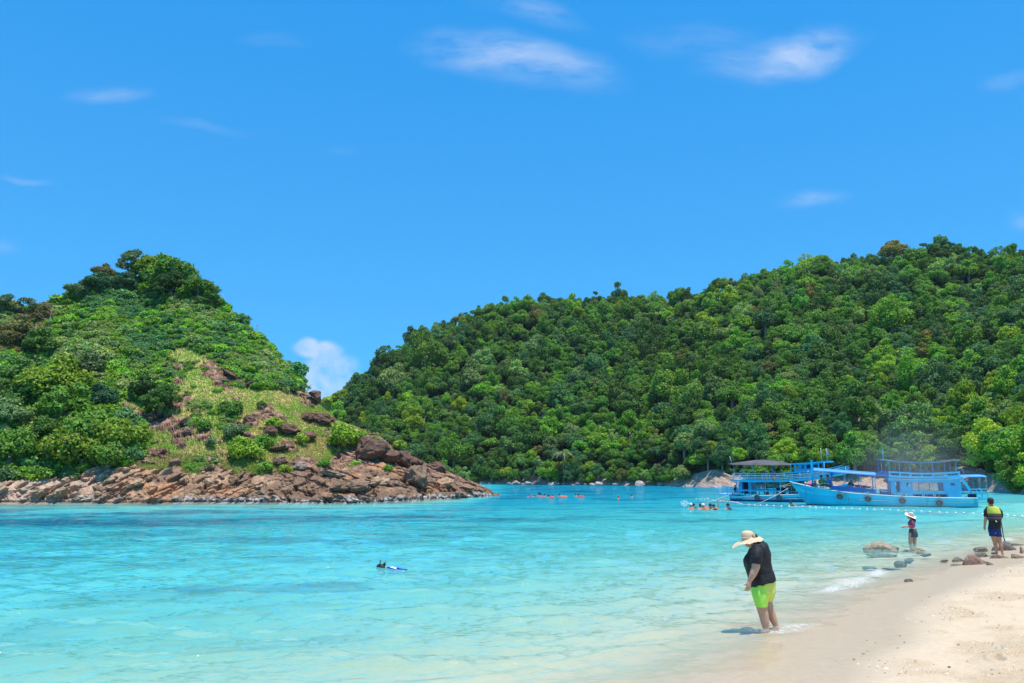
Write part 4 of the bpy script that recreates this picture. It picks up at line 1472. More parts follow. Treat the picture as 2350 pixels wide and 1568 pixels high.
# rocks of the tilted shore band
rnd = random.Random(41)
band_r = []
for k in range(420):
    x = rnd.uniform(-20, 1135)
    if x > 300 and rnd.random() < 0.80:
        continue
    yt = float(bandt(x)) + 4
    yb = float(hlw(x)) - 1
    y = rnd.uniform(yt, yb)
    s = rnd.uniform(4, 13) * (1.0 if x > 60 else 1.2)
    low = (yb - y) < 9
    if low:
        s *= 0.8
    if all((x - a) ** 2 + (2.0 * (y - b_)) ** 2 > (0.85 * (s + c_)) ** 2 for a, b_, c_, _ in band_r):
        band_r.append((x, y, s, low))
band_r.sort()
nlow = nup = 0
for (x, y, s, low) in band_r[:240]:
    p = hl_at(x, y)
    D = p[1] - 0.1
    R = s / F_PX * D
    slabby = rnd.random() < (0.75 if 300 < x < 700 else 0.4)
    cn = rnd.choice(['tan', 'pale', 'tan', 'brown']) if x < 330 else rnd.choice(['tan', 'brown', 'brown', 'orange', 'grey']) if x < 700 else rnd.choice(['brown', 'dark', 'brown', 'tan'])
    if low:
        nlow += 1
        lab = f"{cn} barnacled {'slab' if slabby else 'rock'} at the headland waterline, {ordw(nlow)} from its left end"
    else:
        nup += 1
        lab = f"{cn} {'tilted slab' if slabby else 'angular rock'} in the headland shore band, {ordw(nup)} from its left end"
    me = rnd.choice(SLABS) if slabby else rnd.choice(ROCKS)
    tilt = -0.62 if x < 600 else 0.35
    link('shore_rock', me, None, (p[0], D, p[2]), (rnd.uniform(-.25, .1), (tilt + rnd.uniform(-.2, .2)) if slabby else rnd.uniform(-.4, .4), rnd.uniform(-.3, .3)),
         (R * (1.5 if slabby else 1.1), R * 1.1, R * (1.5 if slabby else 0.95)), tint=[*[v_ * 0.85 * sc_ for sc_ in (rnd.uniform(.85, 1.1),) for v_ in RC[cn]], 1.0],
         group='rocks of the headland shore band', category='rock', label=lab)

# ------------------------------------------------------------------ boats
def paint(name, col, rust=0.0, var=0.10, rough=0.45):
    m, t = mat(name)
    co = t.n('ShaderNodeTexCoord').outputs['Object']
    f = t.rng(t.noise(0.9, co, 6.0, 0.65), 0.3, 0.7, 1 - var, 1 + var)
    c = t.mix(1.0, (*col, 1), t.n('ShaderNodeCombineXYZ', X=f, Y=f, Z=f).outputs[0], 'MULTIPLY')
    # chalky fading and grime
    c = t.mix(t.rng(t.noise(2.6, co, 8.0, 0.7), 0.52, 0.75, 0, 0.30), c, (0.20, 0.42, 0.52, 1))
    if rust:
        mp = t.n('ShaderNodeMapping', Vector=co)
        mp.inputs['Scale'].default_value = (3.2, 1.0, 0.35)
        s = t.rng(t.noise(1.0, mp, 6.0, 0.6), 0.60, 0.70, 0, rust)
        c = t.mix(s, c, (0.24, 0.13, 0.05, 1))
    b = t.n('ShaderNodeBsdfPrincipled', Base_Color=c, Roughness=rough)
    b.inputs['Specular IOR Level'].default_value = 0.35
    t.n('ShaderNodeOutputMaterial', Surface=b.outputs[0])
    return m


M_HULL = paint('hull_blue', (0.008, 0.50, 0.76), 0.75)
M_HULL2 = paint('upper_strake_blue', (0.030, 0.64, 0.86), 0.75)
M_DARKHULL = paint('dark_hull_blue', (0.008, 0.10, 0.30), 0.2)
M_CABIN = paint('cabin_blue', (0.008, 0.50, 0.82), 0.10)
M_TRIM = paint('pale_blue_trim', (0.20, 0.52, 0.80), 0.1)
M_WHITE = simple('white_trim', (0.72, 0.76, 0.78), 0.5, 0.3, 0.1)
M_TARP = simple('blue_tarpaulin', (0.09, 0.38, 0.82), 0.45, 0.35, 0.12, 2.0, 0.4, bscale=3.0, trans=0.25)
M_NAVYT = simple('dark_blue_tarpaulin', (0.010, 0.11, 0.42), 0.5, 0.3, 0.12, 2.0, 0.5, bscale=4.0)
M_AWN = simple('grey_awning', (0.11, 0.105, 0.12), 0.8, 0.1, 0.25, 1.0)
M_NET = simple('shade_net', (0.10, 0.09, 0.10), 0.9, 0.1, 0.3, 2.0)
M_RUB = simple('tyre_rubber', (0.11, 0.10, 0.095), 0.85, 0.2, 0.2)
M_IN = simple('cabin_inside', (0.02, 0.05, 0.09), 0.8, 0.2, 0.3)
M_DECK = simple('deck_boards', (0.10, 0.26, 0.36), 0.8, 0.2, 0.25)
M_ANTI = simple('waterline_growth', (0.13, 0.13, 0.07), 0.8, 0.2, 0.3, 1.5)
M_ROPE = simple('rope', (0.55, 0.50, 0.42), 0.9, 0.1, 0.1)
M_CHAIR = simple('chair_plastic', (0.10, 0.30, 0.55), 0.5, 0.3, 0.1)
M_BLACK = simple('black_paint', (0.02, 0.02, 0.022), 0.6, 0.3, 0.1)
M_PIPE = simple('pale_pipe', (0.55, 0.60, 0.62), 0.4, 0.4, 0.1)
mg, t = mat('window_glass')
b = t.n('ShaderNodeBsdfPrincipled', Base_Color=(0.3, 0.4, 0.45, 1), Roughness=0.05)
tr = t.n('ShaderNodeBsdfTransparent', Color=(0.85, 0.9, 0.92, 1))
t.n('ShaderNodeOutputMaterial', Surface=t.n('ShaderNodeMixShader', _0=0.18, _1=tr.outputs[0], _2=b.outputs[0]).outputs[0])
M_GLASS = mg


class Boat:
    def __init__(self, name, label, A, B, ax, bx, zl, vpx, depth, rzoff=0.0):
        """A, B: two points on the waterline; ax, bx: their measured positions; zl(x): measured waterline height"""
        d = B - A
        self.s = d.length / (bx - ax)
        self.mx = (ax + bx) / 2
        self.zl = zl
        self.sv = vpx * depth / F_PX
        mid = (A + B) / 2
        self.rz = math.atan2(d.y, d.x)
        self.o = thing(name, label, 'boat', mid, self.rz)

    def X(self, x):
        return (x - self.mx) * self.s

    def Z(self, x, y):
        return (self.zl(x) - y) * self.sv

    def p(self, x, y, yy=0.0):
        return (self.X(x), yy, self.Z(x, y))

    def add(self, name, mb, m, parent=None):
        return mb.build(name, m, parent or self.o)

    def strip(self, name, pts, y, w, h, m, parent=None, tube=False):
        mb = MB()
        ps = [self.p(a, b_, y) for a, b_ in pts]
        if tube:
            mb.tube(ps, w / 2, 6)
        else:
            V, F = [], []
            for q in ps:
                V += [(q[0], q[1] - w / 2, q[2] - h / 2), (q[0], q[1] + w / 2, q[2] - h / 2), (q[0], q[1] + w / 2, q[2] + h / 2), (q[0], q[1] - w / 2, q[2] + h / 2)]
            for i in range(len(ps) - 1):
                for k in range(4):
                    F.append((i * 4 + k, i * 4 + (k + 1) % 4, i * 4 + 4 + (k + 1) % 4, i * 4 + 4 + k))
            F += [(0, 1, 2, 3), tuple(4 * (len(ps) - 1) + k for k in (3, 2, 1, 0))]
            mb.add(V, F)
        return self.add(name, mb, m, parent)

    def plate(self, name, top, bot, y0, y1, m, parent=None):
        """solid between an upper and a lower polyline (same count), from y0 to y1"""
        mb = MB()
        V, F = [], []
        for (a, b_), (c_, d_) in zip(top, bot):
            V += [self.p(a, b_, y0), self.p(a, b_, y1), self.p(c_, d_, y1), self.p(c_, d_, y0)]
        n = len(top)
        for i in range(n - 1):
            for k in range(4):
                F.append((i * 4 + k, i * 4 + (k + 1) % 4, i * 4 + 4 + (k + 1) % 4, i * 4 + 4 + k))
        F += [(0, 1, 2, 3), tuple(4 * (n - 1) + k for k in (3, 2, 1, 0))]
        mb.add(V, F)
        return self.add(name, mb, m, parent)

    def post(self, x0, y0, x1, y1, yy, r=0.022, m=None, name='post', parent=None):
        return self.add(name, MB().tube([self.p(x0, y0, yy), self.p(x1, y1, yy)], r, 6), m or M_TRIM, parent)

    def hull(self, st, m_low, m_up, m_strip=None):
        """st: x, gunwale y, half beam, keel depth (m), sheer"""
        n = len(st)
        prof = []
        for (x, gy, hb, kd) in st:
            X, g = self.X(x), self.Z(x, gy)
            prof.append((X, g, hb, kd))
        mb = MB()
        V, F = [], []
        fr = [(1.0, 1.0), (0.985, 0.62), (0.95, 0.32), (0.88, 0.06), (0.70, -0.35), (0.35, -0.8), (0.0, -1.0)]
        K = len(fr)
        for (X, g, hb, kd) in prof:
            side = []
            for (fy, fz) in fr:
                z = fz * g if fz > 0 else fz * kd
                side.append((fy * hb, z))
            ring = [(X, -y_, z) for y_, z in side] + [(X, y_, z) for y_, z in reversed(side[:-1])]
            V += ring
        R = 2 * K - 1
        for i in range(n - 1):
            for k in range(R - 1):
                F.append((i * R + k, i * R + k + 1, (i + 1) * R + k + 1, (i + 1) * R + k))
        F.append(tuple(range(R)))
        F.append(tuple((n - 1) * R + k for k in reversed(range(R))))
        bm_mats = [m_low, m_up, m_strip or m_low]
        mb.add(V, F, 0, True)
        for f in mb.bm.faces:
            zc = f.calc_center_median()
            xs_ = [v_.co.x for v_ in f.verts]
            gloc = np.interp(zc.x, [q[0] for q in prof], [q[1] for q in prof])
            if zc.z > 0.5 * gloc:
                f.material_index = 1
            if abs(zc.z) < 0 or zc.z < 0.05:
                f.material_index = 2
        return self.add('hull', mb, bm_mats)

    def deck(self, name, pts, hbf, m, drop=0.0):
        mb = MB()
        V, F = [], []
        for (x, y) in pts:
            X, Z = self.X(x), self.Z(x, y) - drop
            h = hbf(x)
            V += [(X, -h, Z), (X, h, Z), (X, h, Z - 0.05), (X, -h, Z - 0.05)]
        n = len(pts)
        for i in range(n - 1):
            for k in range(4):
                F.append((i * 4 + k, i * 4 + (k + 1) % 4, i * 4 + 4 + (k + 1) % 4, i * 4 + 4 + k))
        F += [(0, 1, 2, 3), tuple(4 * (n - 1) + k for k in (3, 2, 1, 0))]
        mb.add(V, F)
        return self.add(name, mb, m)

    def tyre(self, x, y, yy, R=0.25, r=0.085):
        mb = MB()
        V, F = [], []
        c = Vector(self.p(x, y, yy))
        S, Q = 20, 8
        for i in range(S):
            a = 2 * PI * i / S
            for k in range(Q):
                b_ = 2 * PI * k / Q
                rr = R - r + r * math.cos(b_)
                V.append(c + Vector((rr * math.cos(a), r * 0.85 * math.sin(b_), rr * math.sin(a))))
        for i in range(S):
            for k in range(Q):
                F.append((i * Q + k, i * Q + (k + 1) % Q, ((i + 1) % S) * Q + (k + 1) % Q, ((i + 1) % S) * Q + k))
        mb.add(V, F, 0, True)
        ty = self.add('tyre_fender', mb, M_RUB)
        self.add('lanyard', MB().tube([c + Vector((0, 0, R)), c + Vector((0.03, 0.06, R + 0.28))], 0.014, 5), M_ROPE, ty)
        return ty

    def tarp(self, name, top, half, sag, m, edge=0.22, thick=0.02, parent=None, lens=False):
        """arched roof: top line of points, half width, side edges lower by sag, with a hanging edge strip"""
        mb = MB()
        V, F = [], []
        cs = np.linspace(-1, 1, 9)
        for (x, y) in top:
            for c_ in cs:
                V.append((self.X(x), c_ * half, self.Z(x, y) + sag * (1 - c_ * c_) * (math.sin(PI * (x - top[0][0]) / (top[-1][0] - top[0][0])) ** 0.6 if lens else 1.0)))
            V.append((self.X(x), half + 0.01, self.Z(x, y) - edge))
            V.insert(len(V) - 10, (self.X(x), -half - 0.01, self.Z(x, y) - edge))
        R = 11
        n = len(top)
        for i in range(n - 1):
            for k in range(R - 1):
                F.append((i * R + k, i * R + k + 1, (i + 1) * R + k + 1, (i + 1) * R + k))
        mb.add(V, F, 0, True)
        geom = mb.bm.faces[:]
        bmesh.ops.solidify(mb.bm, geom=geom, thickness=thick)
        return self.add(name, mb, m, parent)


# ---- the long nearer boat (measured on a 2350-wide enlargement: x 165 .. 2050)
zl1 = lambda x: 572 + (x - 310) * 0.0148
A1, B1 = G(1846, 1160.3), G(2242, 1165.2)
NB = Boat('tour_boat', 'long sky-blue wooden tour boat with two-deck cabin aft and tyres along its side', A1, B1, 310, 1930, zl1, 0.2431, 63.0)
NB.o.location += Vector((math.sin(-NB.rz), math.cos(NB.rz), 0)) * 1.5
HB = 1.55
st = [(170, 350, 0.03, 0.02), (215, 362, 0.16, 0.05), (262, 372, 0.34, 0.15), (330, 387, 0.62, 0.5), (440, 410, 0.98, 0.6), (600, 437, 1.35, 0.65), (800, 462, HB, 0.7), (1020, 479, HB + .03, 0.7),
      (1200, 491, HB + .03, 0.7), (1500, 505, HB, 0.7), (1750, 512, HB - .05, 0.6), (1950, 515, HB - 0.2, 0.35)]
hb_of = lambda x: float(np.interp(x, [q[0] for q in st], [q[2] for q in st]))
gy_of = lambda x: float(np.interp(x, [q[0] for q in st], [q[1] for q in st]))
hull = NB.hull(st, M_HULL, M_HULL2, M_ANTI)
# rake of the stem: pull the low vertices of the first stations aft
for v_ in hull.data.vertices:
    X0 = NB.X(330)
    if v_.co.x < X0 + 0.4:
        g = NB.Z(170, 350)
        f = max(0.0, min(1.0, 1 - v_.co.z / g))
        if v_.co.x < X0:
            v_.co.x += f ** 0.9 * (X0 - v_.co.x) * 1.02
hull.data.update()
for sgn in (-1, 1):
    V, pr = [], []
    for (x, y, hb, kd) in st:
        pr.append((NB.X(x), sgn * (hb + 0.02), NB.Z(x, y) + 0.01))
    NB.add('rubbing_strake', MB().tube(pr, 0.035, 6), M_WHITE)
    pr2 = [(NB.X(x), sgn * (hb_of(x) * 0.985 + 0.015), (NB.Z(x, gy_of(x))) * 0.52) for x in (850, 1000, 1150, 1300, 1500, 1700, 1900)]
    NB.add('lower_strake', MB().tube(pr2, 0.025, 6), M_WHITE)
NB.deck('deck', [(x, gy_of(x)) for x in (215, 300, 440, 600, 800, 1020, 1200, 1500, 1750, 1945)], lambda x: hb_of(x) * 0.96, M_DECK, 0.10)
# name painted near the bow: small dark characters that follow the sheer
txt = '\u0e51 \u0e2a \u0e2b\u0e23\u0e23\u0e29\u0e32\u0e19\u0e19\u0e17\u0e4c'
for i, ch_ in enumerate('1 S HsiansonS'):
    if ch_ == ' ':
        continue
    x = 243 + i * 13.5
    y = 393 + (i * 13.5) * 0.21
    fc = bpy.data.curves.new('letter', 'FONT')
    fc.body = ch_
    fc.size = 0.17 if i < 5 else 0.14
    fc.extrude = 0.003
    fo_ = bpy.data.objects.new('letter_tmp', fc)
    COL.objects.link(fo_)
    dg = bpy.context.evaluated_depsgraph_get()
    me = bpy.data.meshes.new_from_object(fo_.evaluated_get(dg))
    bpy.data.objects.remove(fo_)
    me.materials.clear(); me.materials.append(M_NAVYT)
    hbx = hb_of(x)
    slope = math.atan2(hb_of(x + 20) - hb_of(x - 20), NB.s * 40)
    gx_ = NB.Z(x, gy_of(x))
    zz = NB.Z(x, y + 14)
    yy = -(np.interp(zz / gx_, [.06, .32, .62, 1], [.88, .95, .985, 1]) * hbx) - 0.045
    link('letter', me, hull, (NB.X(x) , yy, zz), (PI / 2, 0.17, -slope))
# bow post, forward awning and rails
NB.add('bow_post', MB().bar(NB.p(408, 420, -0.1), NB.p(408, 150, -0.1), 0.17, 0.17), M_CABIN)
NB.add('post_cap', MB().box(NB.X(398) - .02, NB.X(418) + .02, -0.2, 0.0, NB.Z(408, 152), NB.Z(408, 146)), M_CABIN)
NB.tarp('forward_tarpaulin', [(424, 236), (560, 248), (760, 266), (960, 284), (1152, 298)], 1.5, 0.16, M_TARP, 0.12)
for x in (440, 595, 730, 875, 1018):
    for sg in (-1, 1):
        NB.post(x, gy_of(x), x, 235 + (x - 424) * 0.087, sg * min(hb_of(x) * 0.95, 1.45), 0.035 if x == 1018 else 0.024, M_CABIN if x == 1018 else M_TRIM)
for (pts) in ([(440, 392), (500, 366), (590, 376)], [(440, 388), (590, 406)], [(600, 377), (800, 400), (1015, 425)], [(440, 404), (590, 424)], [(600, 428), (800, 452), (1015, 468)]):
    NB.strip('rail', pts, -1.32, 0.03, 0.035, M_WHITE, tube=True)
NB.strip('rail', [(600, 380), (1015, 425)], 1.4, 0.03, 0.035, M_WHITE, tube=True)
NB.plate('side_tarpaulin', [(590, 372), (605, 390), (800, 404), (1012, 430)], [(590, 425), (605, 428), (800, 446), (1012, 462)], -1.50, -1.46, M_NAVYT)
NB.plate('rolled_curtain', [(590, 255), (600, 262), (622, 262)], [(590, 425), (597, 372), (604, 330)], -1.49, -1.44, M_NAVYT)
# benches, crates on the fore deck
for k, x in enumerate((700, 760, 830, 900)):
    mb = MB()
    X0, z0 = NB.X(x), NB.Z(x, gy_of(x)) - 0.1
    mb.bar((X0, -0.3, z0 + .28), (X0 + 0.55, -0.3, z0 + .30), 0.5, 0.03).bar((X0 + .5, -0.3, z0 + .3), (X0 + .85, -0.3, z0 + .62), 0.5, 0.03)
    mb.bar((X0 + .05, -.5, z0), (X0 + .05, -.5, z0 + .28), .03, .03).bar((X0 + .5, -.5, z0), (X0 + .5, -.5, z0 + .3), .03, .03)
    mb.bar((X0 + .05, -.1, z0), (X0 + .05, -.1, z0 + .28), .03, .03).bar((X0 + .5, -.1, z0), (X0 + .5, -.1, z0 + .3), .03, .03)
    mb.build('lounge_seat', M_CHAIR, NB.o)
# cabin
roof_t = [(1140, 326), (1300, 336), (1500, 342), (1680, 340), (1812, 330)]
roof_b = [(x, y + 9) for x, y in roof_t]
NB.plate('cabin_roof', roof_t, roof_b, -1.62, 1.62, M_TRIM)
NB.plate('roof_beam', [(x + 4, y + 9) for x, y in roof_t], [(x + 4, y + 27) for x, y in roof_t], -1.56, -1.50, M_CABIN)
NB.plate('roof_beam', [(x + 4, y + 9) for x, y in roof_t], [(x + 4, y + 27) for x, y in roof_t], 1.50, 1.56, M_CABIN)
sill = lambda x: gy_of(x) - 2


def wall_piece(x0, x1, y0, y1, yy=-1.48, m=M_CABIN, name='wall_panel', th=0.05):
    g0 = y0 if y0 is not None else 360
    b0, b1 = (y1, y1) if y1 is not None else (sill(x0), sill(x1))
    return NB.plate(name, [(x0, g0), (x1, g0)], [(x0, b0), (x1, b1)], yy, yy + th, m)


for yy in (-1.48, 1.43):
    wall_piece(1682, 1808, 358, None, yy)
    wall_piece(1255, 1312, 360, 455, yy)
    wall_piece(1340, 1368, 360, 455, yy)
    wall_piece(1312, 1340, 360, 372, yy)
    wall_piece(1312, 1340, 402, 455, yy)
    wall_piece(1172, 1206, 358, 455, yy)
    wall_piece(1650, 1682, 360, 455, yy)
    NB.plate('waist_board', [(1172, 455), (1400, 457), (1682, 457)], [(1172, 473), (1400, 477), (1682, 477)], yy - 0.02, yy + 0.04, M_CABIN)
    for x in (1165, 1253, 1362, 1466, 1570):
        NB.post(x, 350, x, sill(x), yy - 0.03, 0.03, M_TRIM)
    NB.plate('window_head', [(1368, 360), (1655, 362)], [(1368, 370), (1655, 371)], yy, yy + .04, M_CABIN)
for (a, b_) in ((1369, 1461), (1473, 1563), (1578, 1650)):
    wdw = NB.plate('window', [(a, 371), (b_, 371)], [(a, 374), (b_, 374)], -1.49, -1.42, M_TRIM)
    NB.plate('window_sill', [(a, 452), (b_, 452)], [(a, 457), (b_, 457)], -1.50, -1.42, M_WHITE, wdw)
    NB.plate('pane', [(a, 374), (b_, 374)], [(a, 452), (b_, 452)], -1.462, -1.456, M_GLASS, wdw)
NB.plate('door_frame', [(1206, 358), (1210, 358)], [(1206, 488), (1210, 488)], -1.5, -1.42, M_TRIM)
NB.plate('vent_window', [(1716, 380), (1754, 380)], [(1716, 402), (1754, 402)], -1.497, -1.485, M_DARKHULL)
for (a, b_) in ((1180, 1205), (1262, 1300), (1372, 1398), (1405, 1458), (1476, 1500), (1512, 1560), (1580, 1612), (1620, 1676)):
    NB.plate('locker', [(a, 479), (b_, 479)], [(a, gy_of(a) + 2), (b_, gy_of(b_) + 2)], -0.9, -0.3, M_NAVYT if (a // 10) % 2 else M_IN)
NB.plate('inner_bulkhead', [(1172, 360), (1200, 360)], [(1172, 488), (1200, 488)], -0.2, 1.4, M_CABIN)
NB.plate('steering_box', [(1075, 432), (1150, 436)], [(1075, 482), (1150, 488)], -0.8, 0.8, M_CHAIR)
NB.strip('rail', [(1060, 440), (1100, 447), (1160, 442)], -1.45, 0.03, 0.03, M_WHITE, tube=True)
# upper deck bulwark with slots
top = lambda x: float(np.interp(x, [1085, 1160, 1400, 1600, 1700, 1806], [258, 264, 283, 286, 282, 276]))
bot = lambda x: float(np.interp(x, [1085, 1160, 1400, 1600, 1700, 1806], [304, 318, 330, 335, 333, 325]))
for sg in (-1, 1):
    y0, y1 = (-1.60, -1.55) if sg < 0 else (1.55, 1.60)
    xa = [1150, 1250, 1400, 1550, 1700, 1806]
    NB.plate('bulwark_top_board', [(x, top(x)) for x in xa], [(x, top(x) + 15) for x in xa], y0, y1, M_CABIN)
    NB.plate('bulwark_low_board', [(x, bot(x) - 17) for x in xa], [(x, bot(x) + 4) for x in xa], y0, y1, M_CABIN)
    for x in (1160, 1258, 1355, 1458, 1562, 1675, 1795):
        NB.plate('bulwark_stile', [(x - 8, top(x) + 12), (x + 8, top(x) + 12)], [(x - 8, bot(x) - 14), (x + 8, bot(x) - 14)], y0 + .004, y1 - .004, M_CABIN)
    for (x0, y0_, x1, y1_) in ((1090, 262, 1090, 158), (1160, 264, 1160, 164), (1258, 274, 1258, 176), (1355, 282, 1355, 184), (1458, 285, 1458, 188), (1565, 286, 1565, 190), (1675, 283, 1675, 186), (1778, 278, 1778, 178)):
        NB.post(x0, y0_, x1, y1_, sg * 1.5, 0.02, M_CABIN)
NB.plate('rear_bulwark', [(1798, 278), (1806, 278)], [(1798, 326), (1806, 326)], -1.55, 1.55, M_CABIN)
# rounded hood at the front of the upper deck
mb = MB()
mb.loft([(NB.X(1083), 0, NB.Z(1083, 290), 0.05, 1.2), (NB.X(1088), 0, NB.Z(1083, 282), .12, 1.4), (NB.X(1120), 0, NB.Z(1120, 276), .30, 1.5)], seg=20)
mb.ellipsoid(NB.p(1122, 283, 0), (0.38, 1.5, 0.24), 18, 10)
NB.add('upper_deck_hood', mb, M_TARP)
# shade net on the upper deck
mb = MB()
V, F = [], []
net = [(1058, 149), (1110, 158), (1160, 166), (1258, 176), (1355, 184), (1458, 189), (1565, 190), (1675, 185), (1745, 178), (1808, 171)]
rn = random.Random(3)
for (x, y) in net:
    for k in range(7):
        yy = -1.65 + 3.3 * k / 6
        V.append((NB.X(x), yy, NB.Z(x, y) + 0.03 * math.sin(k * 2 + x) + rn.uniform(-.03, .03) + 0.03 * (1 - (yy / 1.65) ** 2)))
for i in range(len(net) - 1):
    for k in range(6):
        F.append((i * 7 + k, i * 7 + k + 1, (i + 1) * 7 + k + 1, (i + 1) * 7 + k))
mb.add(V, F, 0, True)
bmesh.ops.solidify(mb.bm, geom=mb.bm.faces[:], thickness=0.02)
NB.add('shade_net', mb, M_NET)
NB.strip('awning_pole', [(1060, 152), (1258, 181), (1458, 194), (1675, 190), (1808, 175)], -1.55, 0.05, 0.04, M_TRIM, tube=True)
NB.strip('awning_pole', [(1060, 152), (1258, 181), (1458, 194), (1675, 190), (1808, 175)], 1.55, 0.05, 0.04, M_TRIM, tube=True)
for k, x in enumerate((1190, 1232, 1300, 1345, 1410, 1470, 1490, 1545)):
    X0, z0 = NB.X(x), NB.Z(x, 330)
    yv = -0.9 + 0.5 * (k % 3)
    mb = MB()
    mb.bar((X0 - .45, yv, z0 + .28), (X0 + .02, yv, z0 + .30), .5, .03).bar((X0, yv, z0 + .30), (X0 + .22, yv, z0 + .82), .5, .04)
    for dx_, dy_ in ((-.4, -.2), (-.4, .2), (0, -.2), (0, .2)):
        mb.bar((X0 + dx_, yv + dy_, z0), (X0 + dx_, yv + dy_, z0 + .28), .03, .03)
    mb.bar((X0 - .4, yv - .25, z0 + .48), (X0 + .1, yv - .25, z0 + .5), .05, .03).bar((X0 - .4, yv + .25, z0 + .48), (X0 + .1, yv + .25, z0 + .5), .05, .03)
    mb.build('deck_chair', M_CHAIR, NB.o)
NB.add('light_mast', MB().bar(NB.p(1127, 160, 0), NB.p(1127, 58, 0), .07, .07), M_CABIN)
NB.add('mast_crossbar', MB().bar(NB.p(1113, 93, 0), NB.p(1140, 90, 0), .05, .05), M_WHITE)
NB.strip('boathook', [(1560, 303), (1700, 312)], -1.63, 0.03, 0.03, M_ROPE, tube=True)
# aft awning, stern frame and platform
NB.tarp('aft_tarpaulin', [(1812, 318), (1900, 318), (1945, 318), (2000, 317), (2044, 324)], 1.25, 0.10, M_TARP, 0.10)
NB.strip('awning_pole', [(1812, 326), (2040, 328)], -1.15, 0.03, 0.03, M_WHITE, tube=True)
NB.add('stern_brace', MB().bar(NB.p(1815, 325, -1.3), NB.p(1888, 445, -1.3), .05, .20), M_CABIN)
NB.add('stern_brace', MB().bar(NB.p(1815, 325, 1.3), NB.p(1888, 445, 1.3), .05, .20), M_CABIN)
for sg in (-1, 1):
    NB.strip('stern_rail', [(1850, 508), (1896, 438), (2044, 436)], sg * 1.2, 0.06, 0.06, M_TRIM)
    NB.strip('stern_rail', [(1820, 474), (1960, 474), (2044, 474)], sg * 1.2, 0.05, 0.05, M_CABIN)
    NB.strip('stern_rail', [(1820, 436), (1890, 436)], sg * 1.2, 0.04, 0.04, M_DARKHULL)
    for x in (1945, 1995, 2042):
        NB.post(x, 437, x, 515, sg * 1.2, 0.025, M_CABIN)
    NB.post(2040, 326, 2040, 436, sg * 1.15, 0.012, M_PIPE)
    NB.post(1975, 326, 1975, 436, sg * 1.15, 0.012, M_PIPE)
NB.plate('stern_platform', [(1930, 512), (2046, 512)], [(1930, 520), (2046, 520)], -1.3, 1.3, M_CABIN)
NB.strip('ladder_hoop', [(1792, 262), (1800, 246), (1818, 240), (1838, 246), (1850, 268), (1855, 300)], -0.8, 0.035, 0.035, M_TRIM, tube=True)
NB.plate('engine_box', [(1905, 480), (1960, 480)], [(1905, 512), (1960, 512)], -0.6, 0.6, M_IN)
NB.add('rudder', MB().bar(NB.p(1908, 560, -0.0), NB.p(1948, 525, -0.0), .1, .12), M_DARKHULL)
for (x, y) in ((667, 488), (937, 511), (1260, 531), (1598, 550)):
    NB.tyre(x, y, -(hb_of(x) + 0.10))


# ---- the farther boat with the grey awning (measured on another enlargement: x 110 .. 1040)
zl2 = lambda x: 408 + (x - 205) * 0.0175
A2, B2 = G(1671.3, 1150.6), G(1850, 1153.7)
FB = Boat('tour_boat', 'blue wooden boat with dark grey awning and railed upper deck, behind the long boat\'s bow', A2, B2, 205, 770, zl2, 0.3165, 74.0)
FB.o.location += Vector((math.sin(-FB.rz), math.cos(FB.rz), 0)) * 1.6
s2 = [(203, 374, 1.0, 0.25), (240, 376, 1.35, 0.5), (420, 371, 1.6, 0.7), (600, 366, 1.6, 0.7), (760, 360, 1.5, 0.7), (860, 345, 1.2, 0.6), (960, 318, 0.7, 0.4), (1040, 288, 0.15, 0.1)]
hb2 = lambda x: float(np.interp(x, [q[0] for q in s2], [q[2] for q in s2]))
g2 = lambda x: float(np.interp(x, [q[0] for q in s2], [q[1] for q in s2]))
FB.hull(s2, M_DARKHULL, M_HULL2, M_DARKHULL)
for sgn in (-1, 1):
    FB.add('rubbing_strake', MB().tube([(FB.X(x), sgn * (hb + .02), FB.Z(x, y) + .0) for x, y, hb, kd in s2], 0.035, 6), M_WHITE)
    FB.add('lower_strake', MB().tube([(FB.X(x), sgn * (hb2(x) * .985 + .02), FB.Z(x, g2(x)) * .47) for x in (225, 420, 600, 760, 860)], 0.03, 6), M_WHITE)
FB.deck('deck', [(x, g2(x)) for x in (210, 420, 600, 760, 860, 960)], lambda x: hb2(x) * .95, M_DECK, 0.06)
FB.plate('stern_platform', [(112, 352), (245, 366)], [(112, 358), (245, 373)], -1.2, 1.2, M_TRIM)
FB.plate('stern_counter', [(200, 366), (260, 370)], [(215, 382), (260, 382)], -1.25, 1.25, M_CABIN)
for sg in (-1, 1):
    for dy_ in (0, 14, 28):
        FB.strip('stern_rail', [(118, 306 + dy_), (225, 312 + dy_)], sg * 1.1, .05, .05, M_TRIM if dy_ else M_CABIN)
    for x in (120, 152, 190, 225):
        FB.post(x, 304, x, 356 + (x - 112) * .1, sg * 1.1, .028)
for x in (112, 122):
    FB.post(x, 300, x, 405, -0.5, 0.014, M_PIPE, 'boarding_ladder')
